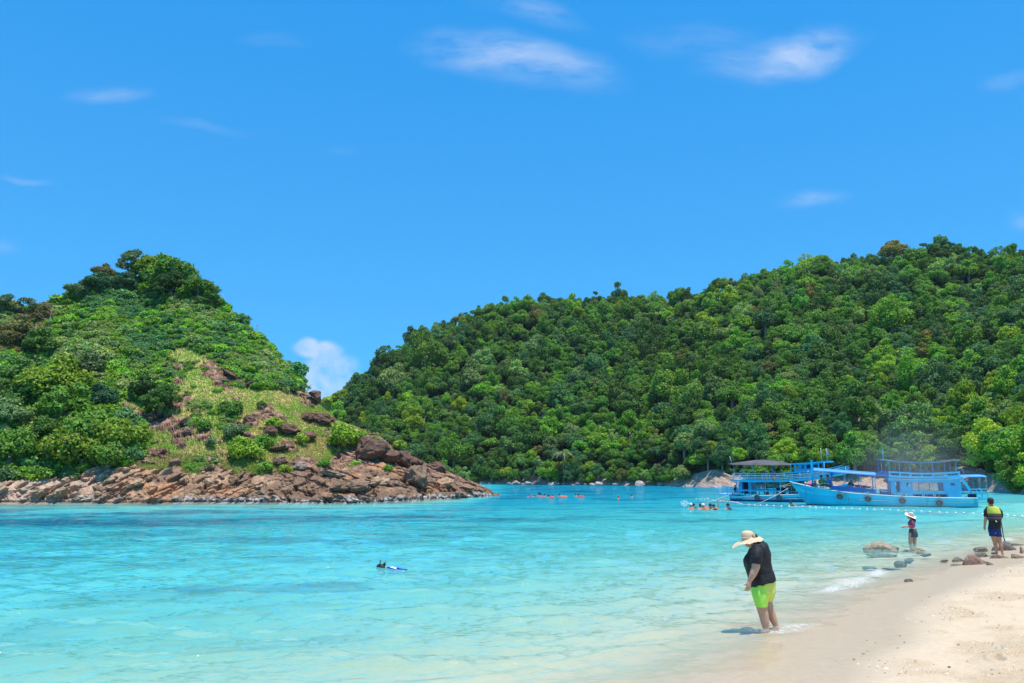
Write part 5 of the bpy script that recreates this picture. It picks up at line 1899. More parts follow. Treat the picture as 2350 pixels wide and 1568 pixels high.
# lower deck
for x in (268, 376, 485, 594, 700, 800, 900):
    for sg in (-1, 1):
        FB.post(x, 268, x, g2(x), sg * hb2(x) * .95, 0.045 if x in (268, 594) else 0.03)
for sg in (-1, 1):
    for (yy, mm) in ((326, M_CABIN), (333, M_TRIM)):
        FB.strip('lower_rail', [(270, yy), (430, yy + 6), (594, yy + 12)], sg * 1.5, .05, .06, mm)
    FB.strip('lower_rail', [(594, 345), (720, 345)], sg * 1.4, .05, .05, M_TRIM)
    for x in (324, 432, 540, 650):
        FB.post(x, 332, x, g2(x), sg * 1.5, .028)
FB.plate('cabin_wall', [(278, 272), (300, 272)], [(278, 356), (300, 356)], -1.0, 1.4, M_CABIN)
FB.plate('cabin_wall', [(345, 272), (366, 272)], [(345, 360), (366, 360)], -0.9, 1.0, M_CABIN)
FB.plate('engine_room', [(300, 275), (345, 275)], [(300, 358), (345, 358)], -0.3, 1.2, M_IN)
FB.plate('counter', [(540, 320), (590, 320)], [(540, 362), (590, 362)], -0.4, 0.6, M_IN)
FB.plate('locker', [(620, 285), (700, 285)], [(620, 362), (700, 362)], 0.2, 1.0, M_IN)
# upper deck floor and its rails
ud = [(248, 262), (400, 268), (600, 270), (760, 262), (880, 245), (980, 228), (1036, 216)]
FB.plate('upper_deck', ud, [(x, y + 8) for x, y in ud], -1.65, 1.65, M_CABIN)
for sg in (-1, 1):
    for k, dy_ in enumerate((-52, -38, -26, -15, -4)):
        FB.strip('upper_rail', [(x, y + dy_ * (1 if x < 800 else .85)) for x, y in ud], sg * 1.62, .05, .075 if k % 2 == 0 else 0.05, (M_CABIN, M_WHITE, M_TRIM, M_WHITE, M_CABIN)[k])
    for x in range(252, 1030, 54):
        y = float(np.interp(x, [q[0] for q in ud], [q[1] for q in ud]))
        FB.post(x, y - 52 * (1 if x < 800 else .85), x, y, sg * 1.6, .03, M_TRIM)
FB.tarp('grey_awning', [(216, 141), (250, 147), (400, 154), (560, 160), (680, 160)], 1.6, 0.50, M_AWN, 0.03, lens=True)
for x in (255, 400, 540, 675):
    for sg in (-1, 1):
        FB.post(x, 152, x, 215, sg * 1.5, .02, M_CABIN)
FB.post(197, 85, 212, 142, -0.2, 0.02, M_PIPE, 'aerial')
FB.post(240, 212, 205, 268, -1.3, 0.02, M_TRIM, 'stair_rail')
FB.post(252, 235, 215, 292, -1.3, 0.02, M_TRIM, 'stair_rail')
# wheelhouse
FB.plate('wheelhouse_roof', [(670, 150), (800, 147), (932, 137)], [(670, 157), (800, 154), (932, 146)], -1.3, 1.3, M_CABIN)
FB.plate('wheelhouse_wall', [(688, 190), (866, 186)], [(688, 216), (866, 210)], -1.05, 1.05, M_CABIN)
for (a, b_) in ((688, 703), (727, 740), (764, 778), (812, 824), (856, 866)):
    FB.plate('window_pillar', [(a, 156), (b_, 155)], [(a, 192), (b_, 191)], -1.05, -1.0, M_CABIN)
    FB.plate('window_pillar', [(a, 156), (b_, 155)], [(a, 192), (b_, 191)], 1.0, 1.05, M_CABIN)
FB.plate('window_head', [(688, 156), (866, 152)], [(688, 163), (866, 160)], -1.055, -.995, M_CABIN)
for (a, b_) in ((703, 727), (740, 764), (778, 812), (824, 856)):
    FB.plate('pane', [(a, 163), (b_, 162)], [(a, 190), (b_, 189)], -1.02, -1.01, M_IN if a > 760 else M_GLASS)
FB.plate('partition', [(735, 160), (740, 160)], [(735, 212), (740, 212)], -.9, .9, M_CABIN)
FB.post(704, 156, 704, 215, -1.12, 0.025, M_WHITE)
FB.post(905, 150, 905, 250, -1.3, 0.025, M_TRIM)
# flags on short staffs
for (x, yt, cols, nm) in ((868, 48, ('w', 'b'), 'small'), (905, 50, ('r', 'w', 'b', 'w', 'r'), 'striped')):
    FB.post(x + 4, 148, x, yt, 0, 0.018, M_PIPE, 'flagstaff')
M_RED = simple('flag_red', (0.60, 0.03, 0.05), 0.7, 0.2, 0.05)
M_FB = simple('flag_blue', (0.03, 0.05, 0.35), 0.7, 0.2, 0.05)
for (x, y0, cols, wd, dx_) in ((868, 49, (M_WHITE, M_FB), 0.35, 4), (903, 50, (M_RED, M_WHITE, M_FB, M_WHITE, M_RED), 0.42, 18)):
    n = len(cols)
    mb = MB()
    hh = 0.42
    for k, cm in enumerate(cols):
        V, F = [], []
        for i in range(9):
            q = i / 8
            for e in (0, 1):
                zz = FB.Z(x, y0) - (k + e) * hh / n - q * 0.28
                V.append((FB.X(x) + q * dx_ * .012, 0.04 * math.sin(q * 9), zz))
        for i in range(8):
            F.append((i * 2, i * 2 + 1, i * 2 + 3, i * 2 + 2))
        mb.add(V, F, k, True)
    bmesh.ops.solidify(mb.bm, geom=mb.bm.faces[:], thickness=0.008)
    mb.build('flag', list(cols), FB.o)
for (x, y) in ((425, 381), (585, 382)):
    FB.tyre(x, y, -(hb2(x) + 0.11), 0.26, 0.08)
FB.add('lamp', MB().ellipsoid(FB.p(798, 208, -1.66), (.06, .06, .05), 8, 6), M_WHITE)

# mooring lines and the float line
def world_of(B, x, y, yy=0.0):
    return Matrix.Translation(B.o.location) @ Matrix.Rotation(B.rz, 4, 'Z') @ Vector(B.p(x, y, yy))


def line_thing(name, lab, pts, r, m=M_ROPE):
    mb = MB()
    mb.tube(pts, r, 6)
    o = mb.build(name, m)
    o['label'] = lab
    o['category'] = 'rope'
    return o


w0 = world_of(FB, 668, 302, -0.6)
w1 = G(1732.5, 1157.2)
line_thing('mooring_rope', 'pale rope running down from beside the long boat\'s bow into the water', [w0, w0.lerp(w1, .5) + Vector((0, 0, -.12)), w1 - Vector((0, 0, .1))], 0.022)
w0 = world_of(NB, 200, 360, -0.1)
line_thing('mooring_rope', 'short pale rope slung from the long boat\'s stemhead towards the farther boat', [w0, w0 + Vector((-.9, .6, -.3)), world_of(FB, 668, 300, -0.6)], 0.018)
w0 = world_of(FB, 235, 350, -1.0)
w1 = G(1588, 1160)
line_thing('mooring_rope', 'thin rope slanting from the grey-awning boat\'s stern down to the left', [w0, w0.lerp(w1, .5) + Vector((0, 0, -.15)), w1 - Vector((0, 0, .1))], 0.02)
w0 = world_of(NB, 2044, 520, -1.0)
w1 = G(2395, 1172)
line_thing('mooring_rope', 'thin pale rope stretching from the long boat\'s stern to the right edge', [w0, w0.lerp(w1, .5) + Vector((0, 0, -.1)), w1], 0.016)

FL = [(-30, 392), (-2, 394), (12, 395), (30, 396), (55, 388), (58, 394), (95, 402), (112, 405), (128, 406), (145, 408), (158, 409), (172, 408), (186, 410), (200, 411), (212, 413), (225, 414), (238, 416), (250, 418), (264, 420),
      (276, 422), (288, 426), (302, 430), (355, 435), (395, 437), (440, 441), (485, 440), (535, 445), (590, 447), (648, 450), (692, 450), (744, 448), (797, 452), (840, 456), (885, 458), (935, 459), (990, 462), (1043, 464), (1100, 465),
      (1157, 467), (1212, 468), (1265, 470), (1320, 471), (1380, 474), (1437, 478), (1492, 480), (1547, 481), (1605, 484), (1668, 489), (1735, 492), (1790, 494), (1855, 496), (1915, 497), (1980, 502), (2050, 505), (2110, 508), (2170, 511), (2227, 513), (2278, 520), (2335, 521), (2395, 524), (2450, 528)]
fl_o = thing('float_line', 'swimming-area float line of white oval floats curving past both boats', 'float line', G(1606.4 + 900 / 3.16, 1021.2 + 459 / 3.16))
M_FLOAT = simple('white_float', (0.80, 0.76, 0.68), 0.5, 0.3, 0.12, 3.0)
mbf = MB()
mbf.loft([(0, 0, 0, .001, .001), (0, 0, 0.01, .045, .045), (0, 0, 0.05, .095, .095), (0, 0, .12, .115, .115), (0, 0, .19, .095, .095), (0, 0, .23, .045, .045), (0, 0, .24, .001, .001)], seg=12)
fme = mbf.mesh('float', M_FLOAT)
wp = [G(1606.4 + a / 3.16, 1021.2 + b_ / 3.16) for a, b_ in FL]
rn = random.Random(8)
for i, p in enumerate(wp):
    s = 0.62 if i > 21 else 0.5
    q = link('float', fme, fl_o, p - fl_o.location + Vector((0.07, 0, 0.02)), (rn.uniform(-.1, .1), -PI / 2, rn.uniform(-.5, .5)), s * rn.uniform(.85, 1.05))
mb = MB(); mb.tube([p - fl_o.location + Vector((0, 0, 0.0)) for p in wp], 0.02, 5)
mb.build('rope', M_ROPE, fl_o)

# ------------------------------------------------------------------ people
M_SKIN = simple('skin', (0.56, 0.33, 0.22), 0.55, 0.35, 0.06, 8.0)
M_SKIN2 = simple('tanned_skin', (0.50, 0.26, 0.15), 0.5, 0.35, 0.08, 8.0)
M_HAIR = simple('dark_hair', (0.018, 0.013, 0.011), 0.5, 0.4, 0.2, 20.0, 0.5, bscale=60)
M_BCLOTH = simple('black_cloth', (0.012, 0.012, 0.015), 0.7, 0.4, 0.35, 6.0, 1.0, bscale=12)
M_NAVY = simple('navy_cloth', (0.006, 0.035, 0.17), 0.75, 0.25, 0.15, 6.0, 0.6, bscale=10)
M_GREY = simple('dark_grey_cloth', (0.07, 0.085, 0.105), 0.8, 0.2, 0.15, 6.0, 0.5, bscale=10)
M_STRAW = simple('straw_hat', (0.72, 0.52, 0.34), 0.8, 0.2, 0.10, 40.0, 0.5, bscale=90)
M_VEST = simple('vest_yellow', (0.58, 0.66, 0.10), 0.6, 0.3, 0.08, 5.0, 0.5, bscale=12)
M_ORANGE = simple('vest_orange', (0.75, 0.14, 0.04), 0.6, 0.3, 0.1, 5.0)
M_REDV = simple('vest_red', (0.62, 0.05, 0.05), 0.6, 0.3, 0.1, 5.0)
M_BELT = simple('vest_belt', (0.055, 0.045, 0.042), 0.6, 0.3, 0.1, 8.0)
M_NAIL = simple('white_cap', (0.75, 0.75, 0.78), 0.6, 0.3, 0.1)
M_BLUES = simple('swim_blue', (0.02, 0.03, 0.40), 0.5, 0.4, 0.1)
M_PINK = simple('pink_cloth', (0.75, 0.06, 0.30), 0.7, 0.2, 0.15)
M_TEAL = simple('teal_cloth', (0.03, 0.35, 0.42), 0.7, 0.2, 0.15)
ml, t = mat('lime_shorts')
co = t.n('ShaderNodeTexCoord').outputs['Object']
xx = t.n('ShaderNodeSeparateXYZ', Vector=co).outputs[0]
c = t.mix(t.rng(xx, -0.06, 0.02, smooth=True), (0.40, 0.88, 0.09, 1), (0.68, 0.82, 0.13, 1))
c = t.mix(t.math('MULTIPLY', t.rng(t.noise(11.0, co, 6.0, 0.7), 0.52, 0.66), t.rng(xx, -0.03, 0.04, 0, 0.55)), c, (0.62, 0.44, 0.22, 1))
b = t.n('ShaderNodeBsdfPrincipled', Base_Color=c, Roughness=0.6)
bp = t.n('ShaderNodeBump', Strength=0.5, Distance=0.02, Height=t.noise(7.0, co, 3.0, 0.5))
t.put(b.inputs['Normal'], bp.outputs[0])
t.n('ShaderNodeOutputMaterial', Surface=b.outputs[0])
M_LIME = ml
mr, t = mat('patterned_swim_top')
co = t.n('ShaderNodeTexCoord').outputs['Object']
c = t.mix(t.rng(t.noise(16.0, co, 3.0, 0.6), 0.45, 0.58), (0.42, 0.03, 0.07, 1), (0.16, 0.07, 0.16, 1))
b = t.n('ShaderNodeBsdfPrincipled', Base_Color=c, Roughness=0.6)
t.n('ShaderNodeOutputMaterial', Surface=b.outputs[0])
M_TOP = mr


def ring_loft(mb, rings, n=3, seg=24):
    """interpolates the rings smoothly before lofting"""
    r = np.array([list(q) + [0.0] * (6 - len(q)) for q in rings], float)
    k = len(r)
    tt = np.linspace(0, k - 1, (k - 1) * n + 1)
    out = []
    for q in tt:
        i = min(int(q), k - 2)
        f = q - i
        p0, p1, p2, p3 = r[max(i - 1, 0)], r[i], r[i + 1], r[min(i + 2, k - 1)]
        out.append(0.5 * ((2 * p1) + (-p0 + p2) * f + (2 * p0 - 5 * p1 + 4 * p2 - p3) * f * f + (-p0 + 3 * p1 - 3 * p2 + p3) * f ** 3))
    mb.loft([tuple(o_) for o_ in out], seg=seg)


def hand(mb, wrist, d, side, palm_n, s=1.0, curl=0.35):
    """palm with four fingers of different lengths and a thumb; d points along the hand, side across the palm towards the thumb"""
    w_, d = Vector(wrist), Vector(d).normalized()
    n = Vector(palm_n).normalized()
    sd_ = (Vector(side) - d * Vector(side).dot(d)).normalized()
    mb.tube([w_ - d * .01, w_ + d * .03 * s, w_ + d * .085 * s], [.026 * s, .034 * s, .036 * s], 10)
    for i, L in enumerate((.066, .076, .070, .055)):
        b0 = w_ + d * .078 * s + sd_ * (.027 - .018 * i) * s
        k1 = b0 + (d + n * curl * .4).normalized() * L * .5 * s + sd_ * (.004 - .003 * i)
        e = k1 + (d + n * curl).normalized() * L * .5 * s
        mb.tube([b0 - d * .02, b0, k1, e], [.0095 * s, .0095 * s, .0088 * s, .0070 * s], 8)
    b0 = w_ + d * .03 * s + sd_ * .026 * s
    k1 = b0 + (d * .7 + sd_ * .8 + n * .2).normalized() * .038 * s
    e = k1 + (d * .95 + sd_ * .25 + n * .3).normalized() * .030 * s
    mb.tube([b0 - d * .01, b0, k1, e], [.013 * s, .012 * s, .010 * s, .0085 * s], 8)


def head_shape(mb, c, face, up, s=1.0):
    """skull, jaw, nose, ears, lips; face: direction looked at"""
    c, f = Vector(c), Vector(face).normalized()
    u_ = (Vector(up) - f * Vector(up).dot(f)).normalized()
    r_ = f.cross(u_)
    R = Matrix((f, r_, u_)).transposed()
    mb.ellipsoid(c, (.098 * s, .076 * s, .112 * s), 18, 14, rot=R)
    mb.ellipsoid(c + f * .028 * s - u_ * .062 * s, (.062 * s, .055 * s, .058 * s), 14, 10, rot=R)
    mb.ellipsoid(c + f * .096 * s - u_ * .018 * s, (.020 * s, .014 * s, .026 * s), 8, 6, rot=R)
    mb.ellipsoid(c + f * .082 * s - u_ * .058 * s, (.016 * s, .026 * s, .010 * s), 8, 6, rot=R)
    for q in (-1, 1):
        mb.ellipsoid(c + r_ * q * .077 * s - f * .005 * s - u_ * .012 * s, (.020 * s, .010 * s, .032 * s), 8, 6, rot=R)
        mb.ellipsoid(c + f * .080 * s + r_ * q * .032 * s + u_ * .018 * s, (.014 * s, .022 * s, .010 * s), 8, 6, rot=R)
    return R


def eyes(c, face, up, parent, s=1.0):
    c, f = Vector(c), Vector(face).normalized()
    u_ = (Vector(up) - f * Vector(up).dot(f)).normalized()
    r_ = f.cross(u_)
    for q in (-1, 1):
        MB().ellipsoid(c + f * .088 * s + r_ * q * .031 * s + u_ * .001 * s, (.011 * s, .013 * s, .008 * s), 8, 6).build('eye', M_BLACK, parent)


def finish(mb, name, m, parent, voxel, smooth=2, disp=None):
    me = mb.mesh(name + '_raw', m, weld=False)
    out = baked(me, name, voxel, smooth, disp=disp)
    out.materials.clear()
    out.materials.append(m)
    out.polygons.foreach_set('use_smooth', [True] * len(out.polygons))
    return link(name, out, parent)


folds = lambda a, s1, s2: (lambda co: a * (fbm(co[:, 0] * s1, co[:, 1] * s1, co[:, 2] * s2, 3, 9)))

# ---- woman bending over the shallows (faces left)
fp = G(1765.5, 1441.5, 0.0)
w1o = thing('person', 'person in wide straw sun hat, black T-shirt and lime shorts looking down in ankle-deep water', 'person', (fp.x, fp.y, -0.02), -math.atan2(fp.x, fp.y))
mb = MB()
mb.tube([(-.09, -.11, .64), (-.10, -.11, .45), (-.095, -.11, .34), (-.075, -.11, .24), (-.06, -.11, .12), (-.05, -.11, .03), (-.045, -.11, -.02)], [.10, .095, .086, .078, .066, .046, .046], 16)
mb.tube([(-.02, .11, .64), (-.03, .11, .45), (-.005, .11, .34), (.035, .11, .24), (.075, .11, .12), (.105, .11, .04), (.11, .11, -.02)], [.10, .095, .084, .074, .060, .044, .044], 16)
for (x, y) in ((-.05, -.11), (.105, .11)):
    mb.tube([(x + .04, y, -.025), (x - .05, y, -.03), (x - .13, y - .01, -.04), (x - .17, y - .01, -.045)], [.032, .040, .040, .022], 10)
ring_loft(mb, [(-.06, 0, .60, .12, .15), (-.07, 0, .80, .155, .18), (-.11, 0, 1.0, .18, .20), (-.11, 0, 1.18, .15, .20), (-.11, 0, 1.27, .09, .14)])
mb.tube([(-.10, 0, 1.22), (-.15, 0, 1.31), (-.20, 0, 1.36)], [.075, .062, .060], 14)
ua = [(-.12, -.20, 1.24), (-.14, -.265, 1.12), (-.155, -.285, .985), (-.205, -.30, .87), (-.262, -.30, .765)]
mb.tube(ua, [.085, .075, .066, .055, .034], 14)
hand(mb, (-.265, -.30, .76), (-.22, 0, -.95), (-.9, -.3, .2), (-.35, -.2, 0), 1.08, 0.5)
mb.tube([(-.12, .20, 1.24), (-.14, .265, 1.12), (-.16, .285, .985), (-.19, .30, .87), (-.22, .30, .765)], [.085, .075, .066, .055, .034], 14)
hand(mb, (-.222, .30, .76), (-.15, 0, -.95), (-.9, .3, .2), (-.35, .2, 0), 1.08, 0.5)
hc, hf, hu = (-.225, 0, 1.365), (-.78, 0, -.62), (-.62, 0, .78)
head_shape(mb, hc, hf, hu, 1.0)
finish(mb, 'body', M_SKIN, w1o, 0.0075, 2)
eyes(hc, hf, hu, w1o)
mb = MB()
mb.ellipsoid((-.20, 0, 1.395), (.108, .090, .105), 18, 12)
mb.ellipsoid((-.12, 0, 1.345), (.07, .085, .08), 14, 10)
mb.tube([(-.12, 0, 1.36), (-.06, 0, 1.335), (-.02, 0, 1.31)], [.06, .06, .035], 10)
finish(mb, 'hair', M_HAIR, w1o, 0.012, 1)
mb = MB()
ring_loft(mb, [(-.105, 0, 1.345, .075, .080, .3), (-.085, 0, 1.315, .115, .15, .2), (-.095, 0, 1.25, .165, .215, .1), (-.105, 0, 1.15, .195, .235), (-.128, 0, 1.05, .222, .24), (-.112, 0, .95, .212, .24), (-.088, 0, .86, .212, .24, .1), (-.068, 0, .775, .214, .25, .2), (-.055, 0, .705, .206, .25, .27)], seg=28)
for q in (-1, 1):
    mb.tube([(-.11, q * .16, 1.275), (-.125, q * .24, 1.18), (-.14, q * .275, 1.09), (-.148, q * .285, 1.025)], [.095, .10, .095, .088], 16)
finish(mb, 'shirt', M_BCLOTH, w1o, 0.009, 2, folds(0.026, 8, 5))
mb = MB()
ring_loft(mb, [(-.06, 0, .80, .17, .20, .2), (-.06, 0, .70, .192, .225, .2), (-.062, 0, .60, .188, .225, .1), (-.06, 0, .54, .175, .21)], seg=24)
ring_loft(mb, [(-.09, -.10, .66, .14, .12), (-.10, -.11, .55, .14, .125), (-.102, -.11, .44, .112, .125), (-.103, -.11, .362, .098, .12, -.05)], seg=20)
ring_loft(mb, [(-.02, .10, .66, .14, .12), (-.005, .11, .55, .128, .125), (-.002, .11, .46, .10, .12), (0.0, .11, .415, .088, .115, .05)], seg=20)
finish(mb, 'shorts', M_LIME, w1o, 0.009, 2, folds(0.014, 9, 3))
# sun hat: crown and wavy drooping brim, tipped forward
mb = MB()
V, F = [], []
HC = Vector((-.262, -.01, 1.400))
NR, NS = 10, 48
for i in range(NR + 1):
    q = i / NR
    for k in range(NS):
        a = 2 * PI * k / NS
        rad = .095 + q * (.126 + .03 * math.sin(a * 2 + .6))
        x, y = rad * math.cos(a), rad * math.sin(a)
        near = max(0.0, -math.sin(a))
        z = -q ** 1.2 * (.010 + .055 * near ** 1.1) + q * q * (.016 * math.sin(3 * a + 1) + .010 * math.sin(5 * a)) + (0.46 * x if x < 0.06 else 0.0276 + 0.10 * (x - 0.06)) - (0.55 * max(0.0, x - 0.16)) * q - (0.02 * q * q if x > 0 else 0)
        V.append(HC + Vector((x * (1.05 if x < 0 else 1.0), y, z)))
for i in range(NR):
    for k in range(NS):
        F.append((i * NS + k, i * NS + (k + 1) % NS, (i + 1) * NS + (k + 1) % NS, (i + 1) * NS + k))
mb.add(V, F, 0, True)
bmesh.ops.solidify(mb.bm, geom=mb.bm.faces[:], thickness=0.005)
hat = mb.build('brim', M_STRAW)
hat_o = thing('sun_hat', 'wide-brimmed straw sun hat on the head of the person in black', 'hat', (fp.x, fp.y, -0.02), -math.atan2(fp.x, fp.y))
hat.parent = hat_o
mb = MB()
ring_loft(mb, [(-.262, -.01, 1.380, .106, .101, .43), (-.264, -.01, 1.43, .106, .101, .38), (-.270, -.01, 1.47, .099, .094, .25), (-.274, -.01, 1.505, .078, .074, .12), (-.272, -.01, 1.525, .03, .03, 0)], seg=28)
finish(mb, 'crown', M_STRAW, hat_o, 0.008, 2)
ring = [(-.26 + .109 * math.cos(a), -.01 + .105 * math.sin(a), 1.408 - .006 * math.cos(a)) for a in np.linspace(0, 2 * PI, 25)]
MB().tube(ring, .010, 6).build('hat_band', simple('hat_band', (0.62, 0.44, 0.30), 0.8), hat_o)
mb = MB(); mb.ellipsoid((-.165, -.085, 1.45), (.022, .02, .045), 10, 8); mb.ellipsoid((-.155, -.07, 1.41), (.02, .015, .03), 10, 8)
mb.build('bow', M_STRAW, hat_o)

# ---- man in the buoyancy vest, seen from behind
gz = 0.27
mp_ = G(2291.5, 1273.3, gz)
gz = zground(mp_.x, mp_.y)
mp_ = G(2291.5, 1273.3, gz)
m1o = thing('person', 'person in black T-shirt and navy shorts seen from behind, standing barefoot on the beach', 'person', (mp_.x, mp_.y, gz), -0.45)
mb = MB()
mb.tube([(-.06, 0, .70), (-.078, 0, .55), (-.072, 0, .44), (-.060, -.005, .34), (-.052, -.01, .25), (-.045, 0, .12), (-.042, 0, .05)], [.095, .082, .070, .056, .056, .036, .034], 14)
mb.tube([(.03, 0, .70), (.045, 0, .55), (.056, 0, .44), (.070, -.005, .34), (.082, -.01, .25), (.098, 0, .12), (.102, 0, .05)], [.095, .080, .066, .054, .053, .035, .034], 14)
mb.tube([(-.03, -.03, .028), (-.07, .02, .032), (-.14, .08, .024), (-.18, .11, .018)], [.032, .036, .034, .020], 10)
mb.tube([(.10, -.04, .028), (.11, .02, .034), (.13, .10, .026), (.14, .15, .018)], [.030, .036, .034, .020], 10)
ring_loft(mb, [(-.02, 0, .62, .135, .11), (-.02, 0, .80, .145, .11), (-.01, 0, 1.0, .14, .11), (-.015, 0, 1.2, .17, .11), (-.03, 0, 1.34, .155, .09), (-.05, 0, 1.40, .07, .07)])
mb.tube([(-.055, 0, 1.36), (-.068, .01, 1.46)], [.060, .055], 12)
mb.tube([(-.17, 0, 1.33), (-.215, 0, 1.22), (-.235, 0, 1.07), (-.265, .02, .94), (-.285, .03, .82)], [.062, .056, .046, .040, .028], 12)
hand(mb, (-.287, .03, .815), (-.06, .05, -1), (.1, 1, 0), (.8, 0, .1), 1.0, 0.5)
mb.tube([(.13, 0, 1.33), (.168, .02, 1.22), (.165, .05, 1.08), (.14, .20, 1.02), (.08, .32, 1.05)], [.062, .054, .046, .038, .028], 12)
hand(mb, (.08, .325, 1.05), (-.6, .7, .1), (0, 0, 1), (-.3, -.3, 0), 1.0, 0.9)
hc, hf, hu = (-.075, .015, 1.548), (-.62, .78, 0), (0, 0, 1)
head_shape(mb, hc, hf, hu, 0.98)
finish(mb, 'body', M_SKIN2, m1o, 0.0085, 2)
eyes(hc, hf, hu, m1o)
mb = MB()
mb.ellipsoid((-.068, .004, 1.578), (.090, .092, .088), 18, 14)
mb.ellipsoid((-.055, -.015, 1.53), (.078, .075, .068), 14, 10)
finish(mb, 'hair', M_HAIR, m1o, 0.012, 1, folds(0.012, 30, 30))
mb = MB()
ring_loft(mb, [(-.055, 0, 1.415, .085, .075), (-.035, 0, 1.37, .155, .105), (-.02, 0, 1.25, .170, .125), (-.01, 0, 1.0, .160, .128), (-.025, 0, .85, .168, .130), (-.038, 0, .745, .178, .135, .03)], seg=26)
mb.tube([(-.15, 0, 1.335), (-.20, 0, 1.25), (-.222, 0, 1.16), (-.232, 0, 1.09)], [.072, .076, .072, .068], 14)
mb.tube([(.10, 0, 1.335), (.155, .01, 1.25), (.165, .03, 1.16), (.160, .06, 1.10)], [.072, .072, .066, .062], 14)
finish(mb, 'shirt', M_BCLOTH, m1o, 0.010, 2, folds(0.012, 8, 7))
mb = MB()
ring_loft(mb, [(-.035, 0, .80, .155, .12), (-.038, 0, .70, .172, .135), (-.035, 0, .64, .165, .13)], seg=24)
ring_loft(mb, [(-.08, 0, .70, .10, .12), (-.098, 0, .60, .098, .115), (-.10, 0, .535, .096, .11, .04)], seg=18)
ring_loft(mb, [(.02, 0, .70, .10, .12), (.045, 0, .60, .092, .115), (.055, 0, .525, .088, .11, -.03)], seg=18)
finish(mb, 'shorts', M_NAVY, m1o, 0.010, 2, folds(0.010, 10, 5))
# the vest is worn: its own thing
v1o = thing('buoyancy_vest', 'yellow and black buoyancy vest worn by the person standing on the beach', 'life vest', (mp_.x, mp_.y, gz), -0.45)


def vest_panel(name, z0, z1, m, off=0.022, a0=-PI, a1=0.0, th=0.02, par=None):
    mb = MB()
    V, F = [], []
    nz_, na = 8, 22
    for i in range(nz_ + 1):
        z = z0 + (z1 - z0) * i / nz_
        cx = np.interp(z, [.85, 1.0, 1.25, 1.37, 1.42], [-.025, -.01, -.02, -.035, -.05])
        rx = np.interp(z, [.85, 1.0, 1.25, 1.36, 1.42], [.168, .160, .170, .150, .110]) + off
        ry = np.interp(z, [.85, 1.0, 1.25, 1.36, 1.42], [.130, .128, .128, .110, .09]) + off + .01
        for k in range(na + 1):
            a = a0 + (a1 - a0) * k / na
            V.append((cx + rx * math.cos(a), ry * math.sin(a), z))
    for i in range(nz_):
        for k in range(na):
            F.append((i * (na + 1) + k, i * (na + 1) + k + 1, (i + 1) * (na + 1) + k + 1, (i + 1) * (na + 1) + k))
    mb.add(V, F, 0, True)
    bmesh.ops.solidify(mb.bm, geom=mb.bm.faces[:], thickness=th)
    return mb.build(name, m, par or v1o)


vest_panel('back_panel', 1.20, 1.415, M_VEST, 0.026, -PI * .84, -PI * .10)
vest_panel('lower_panel', 1.00, 1.20, M_BELT, 0.024, -PI, PI * 0.02)
vest_panel('belt', 1.145, 1.175, simple('belt_webbing', (0.15, 0.12, 0.12), .6), 0.034, -PI, PI * .02, .008)
vest_panel('belt', 1.06, 1.09, simple('belt_webbing', (0.15, 0.12, 0.12), .6), 0.034, -PI, PI * .02, .008)
vest_panel('front_panel', 1.02, 1.40, M_VEST, 0.030, PI * .12, PI * .92)
for q in (-1, 1):
    MB().bar((-.04 + q * .10, -.09, 1.40), (-.04 + q * .095, .09, 1.40), .07, .03).build('shoulder_strap', M_VEST, v1o)
MB().tube([(-.0, -.155, 1.0), (.01, -.165, .965), (.03, -.16, .96)], .012, 6).build('buckle', M_WHITE, v1o)
MB().tube([(.145, -.10, .99), (.150, -.13, .74), (.165, -.12, .52), (.19, -.12, .40)], [.012, .014, .012, .017], 6).build('crotch_strap', M_BLACK, v1o)

# ---- woman wading in the hat (faces left)
wp_ = G(2097, 1249.3, 0)
w2o = thing('person', 'person in patterned dark red swim top and grey shorts wading with hands held out', 'person', (wp_.x, wp_.y, 0), -math.atan2(wp_.x, wp_.y))
mb = MB()
for (x, y) in ((-.085, -.07), (.045, .09)):
    mb.tube([(x * .6, y, .40), (x, y, .22), (x - .02, y, .02), (x, y, -.2), (x + .01, y, -.38)], [.085, .075, .058, .050, .035], 12)
    mb.tube([(x + .03, y, -.40), (x - .06, y, -.41), (x - .15, y, -.42)], [.03, .034, .02], 8)
ring_loft(mb, [(0, 0, .34, .11, .14), (.0, 0, .46, .105, .14), (.0, 0, .56, .085, .115), (-.01, 0, .68, .10, .13), (.0, 0, .80, .075, .14), (.0, 0, .85, .045, .06)])
mb.tube([(0, 0, .82), (-.03, 0, .92)], [.042, .042], 10)
mb.tube([(.0, -.14, .80), (.03, -.17, .70), (.03, -.18, .61), (-.10, -.17, .61), (-.22, -.15, .61)], [.045, .040, .036, .032, .022], 10)
hand(mb, (-.22, -.15, .61), (-1, 0, -.05), (0, .8, .5), (0, 0, -1), .95, 0.2)
mb.tube([(.0, .14, .80), (.03, .17, .70), (.02, .18, .62), (-.12, .15, .60), (-.24, .10, .58)], [.045, .040, .036, .032, .022], 10)
hand(mb, (-.24, .10, .58), (-1, -.1, -.1), (0, -.8, .5), (0, 0, -1), .95, 0.2)
hc, hf, hu = (-.055, 0, .965), (-1, 0, -.12), (0, 0, 1)
head_shape(mb, hc, hf, hu, .92)
finish(mb, 'body', M_SKIN, w2o, 0.010, 2)
mb = MB()
for q in (-1, 1):
    mb.ellipsoid((-.137, q * .033, .972), (.012, .028, .02), 10, 6)
mb.tube([(-.142, -.03, .975), (-.146, 0, .978), (-.142, .03, .975)], .006, 5).tube([(-.13, -.06, .975), (-.05, -.078, .975)], .005, 5)
mb.build('sunglasses', M_BLUES, w2o)
mb = MB()
mb.ellipsoid((-.035, 0, .985), (.098, .085, .095), 16, 12)
